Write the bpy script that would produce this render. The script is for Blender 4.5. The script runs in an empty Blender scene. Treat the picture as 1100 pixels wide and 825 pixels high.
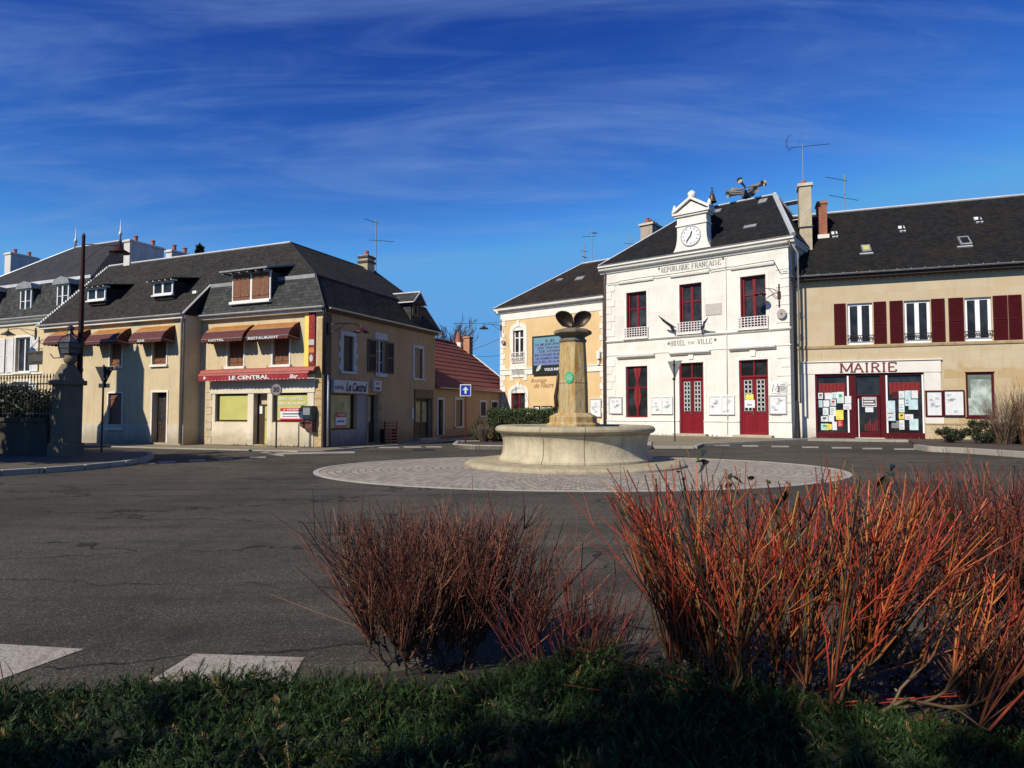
import bpy, math, random
import numpy as np
from mathutils import Vector, Matrix
R = math.radians
scene = bpy.context.scene
COL = scene.collection
random.seed(7); rng = np.random.default_rng(7)

# ------------------------------------------------------------------ camera, sky, sun, exposure
FPX, EYE, PITCH = 694.0, 1.35, math.atan(30.5/694.0)
cam = bpy.data.cameras.new('camera'); cam.sensor_width = 36.0; cam.lens = FPX/1100*36.0
cam.clip_start = 0.05; cam.clip_end = 3000
camo = bpy.data.objects.new('camera', cam); COL.objects.link(camo)
camo.location = (0, 0, EYE); camo.rotation_euler = (R(90)+PITCH, 0, 0)
scene.camera = camo
SUN_AZ, SUN_EL = R(43), R(38)          # azimuth measured to the left from straight behind the camera
sdir = Vector((-math.sin(SUN_AZ)*math.cos(SUN_EL), -math.cos(SUN_AZ)*math.cos(SUN_EL), math.sin(SUN_EL)))
world = bpy.data.worlds.new('World'); scene.world = world; world.use_nodes = True
wt = world.node_tree; wt.nodes.clear()
def wn(t, **k):
    n = wt.nodes.new(t)
    for a, b in k.items(): setattr(n, a, b)
    return n
sky = wn('ShaderNodeTexSky', sky_type='NISHITA'); sky.sun_disc = False
sky.sun_elevation = SUN_EL; sky.sun_rotation = math.atan2(sdir.x, sdir.y)
sky.altitude = 600; sky.air_density = 1.0; sky.dust_density = 0.15; sky.ozone_density = 3.0
hs = wn('ShaderNodeHueSaturation'); hs.inputs['Saturation'].default_value = 1.0; hs.inputs['Value'].default_value = 1.0
gm = wn('ShaderNodeGamma'); gm.inputs[1].default_value = 1.0
tint = wn('ShaderNodeMix', data_type='RGBA', blend_type='MULTIPLY'); tint.inputs[0].default_value = 1; tint.inputs[7].default_value = (1, 1, 1, 1)
tint.clamp_result = False
wt.links.new(sky.outputs[0], tint.inputs[6])
# deep polarised winter blue: each channel of the sky model gets its own contrast, capped near the sun
sp3 = wn('ShaderNodeSeparateColor'); cb3 = wn('ShaderNodeCombineColor'); wt.links.new(tint.outputs[2], sp3.inputs[0])
for i_, (g_, s_, cap) in enumerate(((2.6, .29, 1.8), (2.35, .37, 5.8), (1.5, 1.08, 12.0))):
    p_ = wn('ShaderNodeMath', operation='POWER'); p_.inputs[1].default_value = g_; wt.links.new(sp3.outputs[i_], p_.inputs[0])
    q_ = wn('ShaderNodeMath', operation='MULTIPLY'); q_.inputs[1].default_value = s_; wt.links.new(p_.outputs[0], q_.inputs[0])
    r_ = wn('ShaderNodeMath', operation='MINIMUM'); r_.inputs[1].default_value = cap; wt.links.new(q_.outputs[0], r_.inputs[0])
    wt.links.new(r_.outputs[0], cb3.inputs[i_])
wt.links.new(cb3.outputs[0], hs.inputs['Color'])
tc = wn('ShaderNodeTexCoord'); sp = wn('ShaderNodeSeparateXYZ'); wt.links.new(tc.outputs['Generated'], sp.inputs[0])
ad = wn('ShaderNodeMath', operation='ADD'); ad.inputs[1].default_value = 0.12; wt.links.new(sp.outputs[2], ad.inputs[0])
dx = wn('ShaderNodeMath', operation='DIVIDE'); dy = wn('ShaderNodeMath', operation='DIVIDE')
wt.links.new(sp.outputs[0], dx.inputs[0]); wt.links.new(ad.outputs[0], dx.inputs[1])
wt.links.new(sp.outputs[1], dy.inputs[0]); wt.links.new(ad.outputs[0], dy.inputs[1])
cb = wn('ShaderNodeCombineXYZ'); wt.links.new(dx.outputs[0], cb.inputs[0]); wt.links.new(dy.outputs[0], cb.inputs[1])
def cirrus(rot, sx, sy, seed, lo, hi, det=8, dist=0.6):
    mp = wn('ShaderNodeMapping'); mp.inputs['Rotation'].default_value = (0, 0, rot); mp.inputs['Scale'].default_value = (sx, sy, 1)
    mp.inputs['Location'].default_value = (seed, seed*.7, 0)
    wt.links.new(cb.outputs[0], mp.inputs[0])
    n = wn('ShaderNodeTexNoise'); n.inputs['Scale'].default_value = 1; n.inputs['Detail'].default_value = det
    n.inputs['Roughness'].default_value = .6; n.inputs['Distortion'].default_value = dist
    wt.links.new(mp.outputs[0], n.inputs['Vector'])
    m = wn('ShaderNodeMapRange'); m.interpolation_type = 'SMOOTHSTEP'
    m.inputs[1].default_value = lo; m.inputs[2].default_value = hi
    wt.links.new(n.outputs[0], m.inputs[0]); return m
c1 = cirrus(R(10), .75, 2.6, 4.1, .42, .78, 9, .9); c2 = cirrus(R(-8), .5, .8, 9.1, .30, .56, 4, .3); c3 = cirrus(R(16), 1.5, 7.0, 5.7, .44, .80, 8, 1.3)
mA = wn('ShaderNodeMath', operation='MULTIPLY'); wt.links.new(c1.outputs[0], mA.inputs[0]); wt.links.new(c2.outputs[0], mA.inputs[1])
mB = wn('ShaderNodeMath', operation='MULTIPLY_ADD'); wt.links.new(c3.outputs[0], mB.inputs[0]); mB.inputs[1].default_value = .35
wt.links.new(mA.outputs[0], mB.inputs[2])
mC = wn('ShaderNodeMath', operation='MULTIPLY'); wt.links.new(mB.outputs[0], mC.inputs[0]); mC.inputs[1].default_value = .50
mixc = wn('ShaderNodeMix', data_type='RGBA'); wt.links.new(mC.outputs[0], mixc.inputs[0])
wt.links.new(hs.outputs[0], mixc.inputs[6]); mixc.inputs[7].default_value = (3.2, 5.4, 10.5, 1)
bg = wn('ShaderNodeBackground'); bg.inputs[1].default_value = 0.055
wo = wn('ShaderNodeOutputWorld'); wt.links.new(mixc.outputs[2], bg.inputs[0]); wt.links.new(bg.outputs[0], wo.inputs[0])
sun = bpy.data.lights.new('sun', 'SUN'); sun.energy = 5.0; sun.angle = R(0.5); sun.color = (1, .91, .76)
suno = bpy.data.objects.new('sun', sun); COL.objects.link(suno)
suno.rotation_euler = (-sdir).to_track_quat('-Z', 'Y').to_euler(); suno.location = (-10, -10, 20)
vs = scene.view_settings; vs.view_transform = 'Standard'; vs.look = 'None'; vs.gamma = 1; vs.use_curve_mapping = False
vs.exposure = 0.22
scene.cycles.max_bounces = 5; scene.cycles.diffuse_bounces = 3; scene.cycles.glossy_bounces = 2
scene.cycles.transparent_max_bounces = 6; scene.cycles.use_denoising = True

# ------------------------------------------------------------------ measuring: photo pixel -> place on a real plane
def ray(px, py):
    v = (412.5-py)/FPX
    return Vector(((px-550)/FPX, math.cos(PITCH)-v*math.sin(PITCH), math.sin(PITCH)+v*math.cos(PITCH)))
def gnd(px, py, z=0.0):
    d = ray(px, py); t = (z-EYE)/d.z
    return Vector((d.x*t, d.y*t, z))
def dep(px, Y):                 # x for a column at depth Y
    return (px-550)/FPX*Y
def hz(py, Y): return EYE+(443-py)/FPX*Y
class Frame:
    def __init__(s, P, u):
        s.P = Vector((P[0], P[1])); s.u = Vector(u).normalized(); s.n = Vector((-s.u.y, s.u.x))
        s.rot = math.atan2(s.u.y, s.u.x)
    def at(s, px, py, y=0.0):
        d = ray(px, py); P = s.P+s.n*y; h = Vector((d.x, d.y))
        t = P.dot(s.n)/h.dot(s.n); q = h*t-P
        return q.dot(s.u), EYE+d.z*t
    def rect(s, l, r, t, b, y=0.0):
        m = (l+r)/2
        return s.at(l, (t+b)/2, y)[0], s.at(r, (t+b)/2, y)[0], s.at(m, b, y)[1], s.at(m, t, y)[1]
    def w(s, x, y, z=0): p = s.P+s.u*x+s.n*y; return Vector((p.x, p.y, z))

# ------------------------------------------------------------------ materials
MC = {}
def nmat(name):
    m = bpy.data.materials.new(name); m.use_nodes = True
    nt = m.node_tree; b = nt.nodes['Principled BSDF']; return m, nt, b
def N(nt, t, **k):
    n = nt.nodes.new(t)
    for a, v in k.items(): setattr(n, a, v)
    return n
def noise(nt, vec, scale, det=5, rough=.6, dist=0):
    n = N(nt, 'ShaderNodeTexNoise'); n.inputs['Scale'].default_value = scale; n.inputs['Detail'].default_value = det
    n.inputs['Roughness'].default_value = rough; n.inputs['Distortion'].default_value = dist
    if vec: nt.links.new(vec, n.inputs['Vector'])
    return n.outputs[0]
def mrange(nt, x, a, b, c=0.0, d=1.0):
    m = N(nt, 'ShaderNodeMapRange'); nt.links.new(x, m.inputs[0])
    for i, v in enumerate((a, b, c, d)): m.inputs[i+1].default_value = v
    return m.outputs[0]
def mixc_(nt, f, a, b, bt='MIX'):
    m = N(nt, 'ShaderNodeMix', data_type='RGBA', blend_type=bt)
    if isinstance(f, float): m.inputs[0].default_value = f
    else: nt.links.new(f, m.inputs[0])
    for i, v in ((6, a), (7, b)):
        if isinstance(v, tuple): m.inputs[i].default_value = v if len(v) == 4 else (*v, 1)
        else: nt.links.new(v, m.inputs[i])
    return m.outputs[2]
def mapping(nt, vec, sc=(1, 1, 1), rot=(0, 0, 0)):
    m = N(nt, 'ShaderNodeMapping'); m.inputs['Scale'].default_value = sc; m.inputs['Rotation'].default_value = rot
    nt.links.new(vec, m.inputs[0]); return m.outputs[0]
def bump(nt, b, h, st=.3, d=.01, prev=None):
    n = N(nt, 'ShaderNodeBump'); n.inputs['Strength'].default_value = st; n.inputs['Distance'].default_value = d
    nt.links.new(h, n.inputs['Height'])
    if prev: nt.links.new(prev, n.inputs['Normal'])
    nt.links.new(n.outputs[0], b.inputs['Normal']); return n.outputs[0]
def sc(c, k): return tuple(min(1, x*k) for x in c[:3])
def mat(name, col, rough=.6, var=.2, vs_=2.5, bmp=.15, bs=60, metal=0, spec=.5, coat=0):
    if name in MC: return MC[name]
    m, nt, b = nmat(name); o = N(nt, 'ShaderNodeTexCoord').outputs['Object']
    n1 = noise(nt, o, vs_, 6); n2 = noise(nt, o, vs_*9, 3)
    c = mixc_(nt, mrange(nt, n1, .3, .7), sc(col, 1-var), sc(col, 1+var))
    c = mixc_(nt, mrange(nt, n2, .35, .7, 0, .5*var+.05), c, sc(col, .55))
    nt.links.new(c, b.inputs['Base Color'])
    b.inputs['Roughness'].default_value = rough; b.inputs['Metallic'].default_value = metal
    b.inputs['Specular IOR Level'].default_value = spec; b.inputs['Coat Weight'].default_value = coat
    if bmp: bump(nt, b, noise(nt, o, bs, 4), bmp, .01)
    MC[name] = m; return m
def plaster(name, col, stain=(.30, .26, .2), amt=.5, joints=None, jc=.6):
    """rendered wall: blotches, thin runs below ledges, fine grain; optional ashlar joints (w,h)"""
    m, nt, b = nmat(name); tcn = N(nt, 'ShaderNodeTexCoord'); o = tcn.outputs['Object']; uv = tcn.outputs['UV']
    c = mixc_(nt, mrange(nt, noise(nt, o, .7, 6), .3, .72), sc(col, .86), sc(col, 1.1))
    c = mixc_(nt, mrange(nt, noise(nt, mapping(nt, o, (3, 3, .25)), 1.3, 7, .65), .52, .8, 0, amt), c, stain)
    c = mixc_(nt, mrange(nt, noise(nt, o, 7, 6), .5, .8, 0, amt*.6), c, sc(col, .62))
    # damp, splashed foot of the wall
    sz_ = N(nt, 'ShaderNodeSeparateXYZ'); nt.links.new(o, sz_.inputs[0])
    dn_ = N(nt, 'ShaderNodeMath', operation='MULTIPLY_ADD'); nt.links.new(noise(nt, o, 1.8, 6, .7), dn_.inputs[0]); dn_.inputs[1].default_value = -1.1; nt.links.new(sz_.outputs[2], dn_.inputs[2])
    c = mixc_(nt, mrange(nt, dn_.outputs[0], -.35, .15, .55, 0), c, sc(stain, .75))
    h = noise(nt, o, 45, 6)
    if joints:
        bt = N(nt, 'ShaderNodeTexBrick'); bt.inputs['Scale'].default_value = 1
        bt.inputs['Brick Width'].default_value = joints[0]; bt.inputs['Row Height'].default_value = joints[1]
        bt.inputs['Mortar Size'].default_value = joints[2] if len(joints) > 2 else .012
        bt.inputs['Mortar Smooth'].default_value = .2
        bt.inputs['Color1'].default_value = (1, 1, 1, 1); bt.inputs['Color2'].default_value = (*(3*[joints[3] if len(joints) > 3 else .9]), 1)
        bt.inputs['Mortar'].default_value = (jc, jc, jc, 1); bt.inputs['Bias'].default_value = -.1
        nt.links.new(uv, bt.inputs['Vector'])
        c = mixc_(nt, 1.0, c, bt.outputs[0], 'MULTIPLY')
        pv = bump(nt, b, bt.outputs['Fac'], -.5, .02)
        bump(nt, b, h, .25, .01, pv)
    else: bump(nt, b, h, .3, .012)
    nt.links.new(c, b.inputs['Base Color']); b.inputs['Roughness'].default_value = .88; b.inputs['Specular IOR Level'].default_value = .25
    return m
def slates(name, c1, c2, moss=(.10, .07, .035), mamt=.5, w=.22, h=.13, rough=.5, st=.6):
    m, nt, b = nmat(name); tcn = N(nt, 'ShaderNodeTexCoord'); uv = tcn.outputs['UV']; o = tcn.outputs['Object']
    bt = N(nt, 'ShaderNodeTexBrick'); bt.inputs['Scale'].default_value = 1; bt.inputs['Brick Width'].default_value = w
    bt.inputs['Row Height'].default_value = h; bt.inputs['Mortar Size'].default_value = .008; bt.inputs['Mortar Smooth'].default_value = .1
    bt.inputs['Color1'].default_value = (*c1, 1); bt.inputs['Color2'].default_value = (*c2, 1)
    bt.inputs['Mortar'].default_value = (*sc(c1, .25), 1); bt.inputs['Bias'].default_value = 0
    nt.links.new(uv, bt.inputs['Vector'])
    c = mixc_(nt, mrange(nt, noise(nt, o, .8, 7, .7), .48, .75, 0, mamt), bt.outputs[0], moss)
    c = mixc_(nt, mrange(nt, noise(nt, o, 9, 4), .55, .75, 0, .35), c, sc(c1, 2.2))
    c = mixc_(nt, mrange(nt, noise(nt, mapping(nt, uv, (2, .15, 1)), 1.5, 5), .5, .8, 0, .45), c, sc(c1, .4))
    nt.links.new(c, b.inputs['Base Color'])
    # saw-tooth so each course overlaps the next
    s = N(nt, 'ShaderNodeSeparateXYZ'); nt.links.new(uv, s.inputs[0])
    d = N(nt, 'ShaderNodeMath', operation='DIVIDE'); nt.links.new(s.outputs[1], d.inputs[0]); d.inputs[1].default_value = h
    f = N(nt, 'ShaderNodeMath', operation='FRACT'); nt.links.new(d.outputs[0], f.inputs[0])
    a = N(nt, 'ShaderNodeMath', operation='ADD'); nt.links.new(f.outputs[0], a.inputs[0]); nt.links.new(bt.outputs['Fac'], a.inputs[1])
    pv = bump(nt, b, a.outputs[0], -st, .03); bump(nt, b, noise(nt, o, 14, 5), .25, .03, pv)
    b.inputs['Roughness'].default_value = .85; b.inputs['Specular IOR Level'].default_value = .12
    return m
def bricks(name, c1=(.36, .12, .07), c2=(.25, .09, .05), mortar=(.35, .3, .25)):
    m, nt, b = nmat(name); uv = N(nt, 'ShaderNodeTexCoord').outputs['UV']
    bt = N(nt, 'ShaderNodeTexBrick'); bt.inputs['Scale'].default_value = 1; bt.inputs['Brick Width'].default_value = .23
    bt.inputs['Row Height'].default_value = .075; bt.inputs['Mortar Size'].default_value = .008
    for k, v in (('Color1', c1), ('Color2', c2), ('Mortar', mortar)): bt.inputs[k].default_value = (*v, 1)
    nt.links.new(uv, bt.inputs['Vector'])
    c = mixc_(nt, mrange(nt, noise(nt, uv, 3, 6), .45, .75, 0, .6), bt.outputs[0], (.12, .08, .06))
    nt.links.new(c, b.inputs['Base Color']); b.inputs['Roughness'].default_value = .9
    bump(nt, b, bt.outputs['Fac'], -.6, .01); return m
def vcmat(name, rough=.6, spec=.15):
    m, nt, b = nmat(name); a = N(nt, 'ShaderNodeVertexColor'); a.layer_name = 'Col'
    o = N(nt, 'ShaderNodeTexCoord').outputs['Object']
    c = mixc_(nt, mrange(nt, noise(nt, o, 60, 3), .4, .7, 0, .45), a.outputs[0], (.05, .035, .025))
    nt.links.new(c, b.inputs['Base Color']); b.inputs['Roughness'].default_value = rough; b.inputs['Specular IOR Level'].default_value = spec
    return m
def glass(name, col=(.02, .022, .025), rough=.06):
    m, nt, b = nmat(name); o = N(nt, 'ShaderNodeTexCoord').outputs['Object']
    c = mixc_(nt, mrange(nt, noise(nt, o, 1.3, 4), .4, .7), sc(col, .6), sc(col, 1.8))
    nt.links.new(c, b.inputs['Base Color']); b.inputs['Roughness'].default_value = rough
    b.inputs['Specular IOR Level'].default_value = .28; bump(nt, b, noise(nt, o, 2.2, 2), .05, .02); return m

# ------------------------------------------------------------------ mesh builder
class MB:
    def __init__(s, xf=None): s.v = []; s.f = []; s.m = []; s.xf = xf; s.uv = {}
    def add(s, vs, fs, m=0):
        o = len(s.v); s.v += [tuple(s.xf(*p)) if s.xf else tuple(p) for p in vs]
        for f in fs: s.f.append(tuple(o+i for i in f)); s.m.append(m)
        return s
    def quad(s, a, b, c, d, m=0): return s.add([a, b, c, d], [(0, 1, 2, 3)], m)
    def box(s, x0, x1, y0, y1, z0, z1, m=0):
        return s.add([(x0, y0, z0), (x1, y0, z0), (x1, y1, z0), (x0, y1, z0), (x0, y0, z1), (x1, y0, z1), (x1, y1, z1), (x0, y1, z1)],
                     [(0, 3, 2, 1), (4, 5, 6, 7), (0, 1, 5, 4), (1, 2, 6, 5), (2, 3, 7, 6), (3, 0, 4, 7)], m)
    def prism(s, pts, y0, y1, m=0):          # pts in (x,z), extruded along y
        n = len(pts); v = [(x, y0, z) for x, z in pts]+[(x, y1, z) for x, z in pts]
        a = sum(pts[i][0]*pts[(i+1) % n][1]-pts[(i+1) % n][0]*pts[i][1] for i in range(n))
        fs = [tuple(range(n)), tuple(range(2*n-1, n-1, -1))]+[(i, n+i, n+(i+1) % n, (i+1) % n) for i in range(n)]
        if a < 0: fs = [f[::-1] for f in fs]
        return s.add(v, fs, m)
    def moulding(s, pts, x0, x1, m=0):        # pts in (y,z), extruded along x
        n = len(pts); v = [(x0, y, z) for y, z in pts]+[(x1, y, z) for y, z in pts]
        fs = [tuple(range(n)), tuple(range(2*n-1, n-1, -1))]+[(i, n+i, n+(i+1) % n, (i+1) % n) for i in range(n)]
        return s.add(v, fs, m)
    def flat(s, pts, z0, z1, m=0):            # pts in (x,y), extruded in z
        n = len(pts); v = [(x, y, z0) for x, y in pts]+[(x, y, z1) for x, y in pts]
        return s.add(v, [tuple(range(n-1, -1, -1)), tuple(range(n, 2*n))]+[(i, (i+1) % n, n+(i+1) % n, n+i) for i in range(n)], m)
    def tube(s, pts, r, n=8, m=0, cap=True):
        pts = [Vector(p) for p in pts]; rs = r if isinstance(r, (list, tuple)) else [r]*len(pts)
        vs = []; up = None
        for i, p in enumerate(pts):
            t = (pts[min(i+1, len(pts)-1)]-pts[max(i-1, 0)]).normalized()
            if up is None: up = Vector((0, 0, 1)) if abs(t.z) < .9 else Vector((1, 0, 0))
            a = t.cross(up).normalized(); b = a.cross(t).normalized(); up = b
            for k in range(n):
                q = p+(a*math.cos(2*math.pi*k/n)+b*math.sin(2*math.pi*k/n))*rs[i]; vs.append(tuple(q))
        fs = []
        for i in range(len(pts)-1):
            for k in range(n): fs.append((i*n+k, i*n+(k+1) % n, (i+1)*n+(k+1) % n, (i+1)*n+k))
        if cap: fs += [tuple(range(n-1, -1, -1)), tuple(range((len(pts)-1)*n, len(pts)*n))]
        return s.add(vs, fs, m)
    def lathe(s, prof, n=32, c=(0, 0), a0=0, a1=2*math.pi, m=0, close=False):
        full = abs(a1-a0-2*math.pi) < 1e-6; k = n if full else n+1
        vs = [(c[0]+r*math.cos(a0+(a1-a0)*j/n), c[1]+r*math.sin(a0+(a1-a0)*j/n), z) for r, z in prof for j in range(k)]
        fs = []; P = len(prof)
        for i in range(P-1 if not close else P):
            for j in range(n):
                j2 = (j+1) % k; i2 = (i+1) % P
                fs.append((i*k+j, i*k+j2, i2*k+j2, i2*k+j))
        if not full:
            fs += [tuple(i*k for i in range(P)), tuple(i*k+n for i in range(P-1, -1, -1))]
        return s.add(vs, fs, m)
    def disc(s, c, ax, r, th, n=24, m=0, ry=None):   # disc whose axis is ax (unit vector), ellipse allowed
        c = Vector(c); ax = Vector(ax).normalized(); a = ax.cross(Vector((0, 0, 1)))
        a = a.normalized() if a.length > .01 else Vector((1, 0, 0)); b = a.cross(ax)
        ry = ry or r; vs = []
        for t in (0, th):
            for k in range(n): vs.append(tuple(c+ax*t+a*r*math.cos(2*math.pi*k/n)+b*ry*math.sin(2*math.pi*k/n)))
        return s.add(vs, [tuple(range(n-1, -1, -1)), tuple(range(n, 2*n))]+[(k, (k+1) % n, n+(k+1) % n, n+k) for k in range(n)], m)
    def wall(s, x0, x1, z0, z1, holes=(), T=.25, y=0, m=0):
        xs = sorted({x0, x1, *[h[0] for h in holes], *[h[1] for h in holes]}); zs = sorted({z0, z1, *[h[2] for h in holes], *[h[3] for h in holes]})
        for i in range(len(xs)-1):
            for j in range(len(zs)-1):
                cx, cz = (xs[i]+xs[i+1])/2, (zs[j]+zs[j+1])/2
                if xs[i] < x0-1e-6 or xs[i+1] > x1+1e-6 or zs[j] < z0-1e-6 or zs[j+1] > z1+1e-6: continue
                if any(h[0] < cx < h[1] and h[2] < cz < h[3] for h in holes): continue
                s.quad((xs[i], y, zs[j]), (xs[i+1], y, zs[j]), (xs[i+1], y, zs[j+1]), (xs[i], y, zs[j+1]), m)
        for a, b, c, d in holes:
            s.quad((a, y, c), (a, y, d), (a, y+T, d), (a, y+T, c), m); s.quad((b, y, d), (b, y, c), (b, y+T, c), (b, y+T, d), m)
            s.quad((a, y, d), (b, y, d), (b, y+T, d), (a, y+T, d), m); s.quad((b, y, c), (a, y, c), (a, y+T, c), (b, y+T, c), m)
            s.quad((a, y+T, c), (b, y+T, c), (b, y+T, d), (a, y+T, d), m)
        return s
    def build(s, name, mats, parent=None, smooth=False, bev=0, label=None):
        me = bpy.data.meshes.new(name); me.from_pydata(s.v, [], s.f)
        for m in (mats if isinstance(mats, (list, tuple)) else [mats]): me.materials.append(m)
        me.polygons.foreach_set('material_index', s.m)
        boxuv(me)
        if smooth: me.shade_smooth() if smooth is True else me.shade_smooth()
        o = bpy.data.objects.new(name, me); COL.objects.link(o)
        if parent: o.parent = parent
        if label: o['label'] = label
        if smooth == 'auto' or bev:
            if bev:
                md = o.modifiers.new('bevel', 'BEVEL'); md.width = bev; md.segments = 2; md.limit_method = 'ANGLE'; md.angle_limit = R(35)
            if smooth == 'auto':
                try: me.set_sharp_from_angle(angle=R(35))
                except Exception: pass
        return o
def boxuv(me):
    uvl = me.uv_layers.new(name='UVMap'); n = len(me.loops)
    if n == 0: return
    co = np.empty(len(me.vertices)*3); me.vertices.foreach_get('co', co); co = co.reshape(-1, 3)
    vi = np.empty(n, dtype=np.int32); me.loops.foreach_get('vertex_index', vi)
    pn = np.empty(len(me.polygons)*3); me.polygons.foreach_get('normal', pn); pn = pn.reshape(-1, 3)
    lt = np.empty(len(me.polygons), dtype=np.int32); me.polygons.foreach_get('loop_total', lt)
    nn = np.repeat(pn, lt, axis=0); t = np.stack([-nn[:, 1], nn[:, 0], np.zeros(n)], 1); L = np.linalg.norm(t, axis=1)
    fl = L < .05; t[fl] = (1, 0, 0); L[fl] = 1; t /= L[:, None]; b = np.cross(nn, t); p = co[vi]
    uv = np.stack([(p*t).sum(1), (p*b).sum(1)], 1); uvl.data.foreach_set('uv', uv.ravel())
def npmesh(name, V, F, mat_, parent=None, cols=None, smooth=False):
    """big meshes from arrays; F is (n,k) faces"""
    me = bpy.data.meshes.new(name); V = np.asarray(V, dtype=np.float32); F = np.asarray(F, dtype=np.int32); k = F.shape[1]
    me.vertices.add(len(V)); me.vertices.foreach_set('co', V.ravel())
    me.loops.add(F.size); me.loops.foreach_set('vertex_index', F.ravel())
    me.polygons.add(len(F)); me.polygons.foreach_set('loop_start', np.arange(0, F.size, k, dtype=np.int32))
    me.polygons.foreach_set('loop_total', np.full(len(F), k, dtype=np.int32))
    me.update(calc_edges=True)
    if cols is not None:
        a = me.color_attributes.new('Col', 'FLOAT_COLOR', 'POINT'); c = np.ones((len(V), 4), dtype=np.float32); c[:, :3] = cols
        a.data.foreach_set('color', c.ravel())
    me.materials.append(mat_)
    if smooth: me.shade_smooth()
    o = bpy.data.objects.new(name, me); COL.objects.link(o)
    if parent: o.parent = parent
    return o
def tag(o, label=None, cat=None, group=None, kind=None):
    for k, v in (('label', label), ('category', cat), ('group', group), ('kind', kind)):
        if v: o[k] = v
    return o
def thing(name, label, cat, loc=(0, 0, 0), rz=0, group=None):
    o = bpy.data.objects.new(name, None); COL.objects.link(o); o.location = loc; o.rotation_euler = (0, 0, rz)
    o.empty_display_size = .3
    return tag(o, label, cat, group)
def fthing(name, label, cat, F, group=None): return thing(name, label, cat, (F.P.x, F.P.y, 0), F.rot, group)
def copy_tree(o, loc, rz=None, label=None):
    def cp(a, par):
        c = a.copy(); COL.objects.link(c); c.parent = par
        for ch in a.children: cp(ch, c)
        return c
    c = cp(o, None); c.location = loc
    if rz is not None: c.rotation_euler = (0, 0, rz)
    if label: c['label'] = label
    return c
def text(s, x0, x1, z0, z1, y, m, parent, name='lettering', xf=None, th=.006, shear=0, bold=0, slope=0):
    cu = bpy.data.curves.new('t', 'FONT'); cu.body = s; cu.size = 1; cu.shear = shear; cu.offset = bold; cu.extrude = .5; cu.resolution_u = 3
    ob = bpy.data.objects.new('t', cu); COL.objects.link(ob); bpy.context.view_layer.update()
    me = bpy.data.meshes.new_from_object(ob.evaluated_get(bpy.context.evaluated_depsgraph_get()))
    bpy.data.objects.remove(ob); bpy.data.curves.remove(cu)
    n = len(me.vertices); co = np.empty(n*3); me.vertices.foreach_get('co', co); co = co.reshape(-1, 3)
    a, b = co[:, 0].min(), co[:, 0].max(); c, d = co[:, 1].min(), co[:, 1].max()
    X = x0+(co[:, 0]-a)/(b-a)*(x1-x0); Z = z0+(co[:, 1]-c)/(d-c)*(z1-z0)+slope*(X-x0); Y = y-th*(co[:, 2]+.5)
    P = np.stack([X, Y, Z], 1)
    if xf: P = np.array([xf(*p) for p in P])
    me.vertices.foreach_set('co', P.ravel().astype(np.float32)); me.materials.clear(); me.materials.append(m); me.update()
    o = bpy.data.objects.new(name, me); COL.objects.link(o); o.parent = parent
    return o

# ------------------------------------------------------------------ the palette
M = dict(
  white=mat('white paint', (.68, .67, .65), .55, .06, 2, .08), trim=mat('white trim', (.66, .64, .58), .7, .12, 2, .15),
  zinc=mat('zinc', (.30, .31, .32), .45, .25, 3, .1, metal=.6), zincw=mat('pale zinc', (.52, .53, .54), .5, .15, 3, .1, metal=.3),
  dark=mat('dark metal', (.02, .02, .022), .45, .3, 4, .1), maroon=mat('maroon paint', (.045, .006, .007), .4, .25, 4, .12),
  red=mat('town red paint', (.17, .006, .012), .45, .12, 3, .08, spec=.25), shut=mat('dark red shutters', (.055, .003, .006), .6, .2, 3, .1, spec=.15),
  wood=mat('brown wood', (.17, .065, .025), .6, .35, 7, .3), woodd=mat('dark brown wood', (.035, .016, .010), .6, .3, 6, .3),
  paper=mat('paper', (.62, .64, .65), .8, .1, 6, .02), paper2=mat('pale blue paper', (.45, .60, .62), .8, .2, 6, .02),
  ylw=mat('yellow paper', (.75, .60, .08), .7, .1, 5, .02), ink=mat('dark ink', (.03, .03, .04), .7, .2, 5, 0),
  blind=mat('yellow green blind', (.42, .41, .12), .75, .1, 1.5, .1), beige=mat('beige curtain', (.42, .34, .14), .8, .25, 3, .2),
  glass=glass('window glass'), glassb=glass('reflecting glass', (.028, .03, .034)), blindg=glass('pale green blind behind glass', (.36, .42, .37), .12),
  pot=mat('terracotta', (.32, .09, .05), .8, .3, 6, .2), lead=mat('lead flashing', (.22, .23, .24), .55, .3, 3, .15),
  curtain=mat('red curtain', (.17, .005, .006), .75, .4, 8, .2), steel=mat('galvanised steel', (.32, .32, .33), .4, .2, 4, .05, metal=.7),
  blue=mat('blue sign film', (.01, .04, .30), .35, .05, 3, 0), black=mat('black', (.012, .012, .013), .5, .2, 4, 0),
  green=mat('green sign', (.02, .36, .16), .5, .15, 5, 0), stone_trim=mat('pale cut stone', (.50, .45, .36), .85, .15, 2, .3),
  grey=mat('grey paint', (.20, .20, .21), .5, .2, 4, .05), silverg=mat('pale grey panel', (.42, .41, .42), .5, .1, 4, .05),  # silverg: plain pale grey for signs, frames and boxes
  redsg=mat('red sign enamel', (.50, .015, .02), .4, .1, 4, 0), navy=mat('navy cloth', (.015, .02, .10), .8, .2, 4, .1),
)

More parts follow.
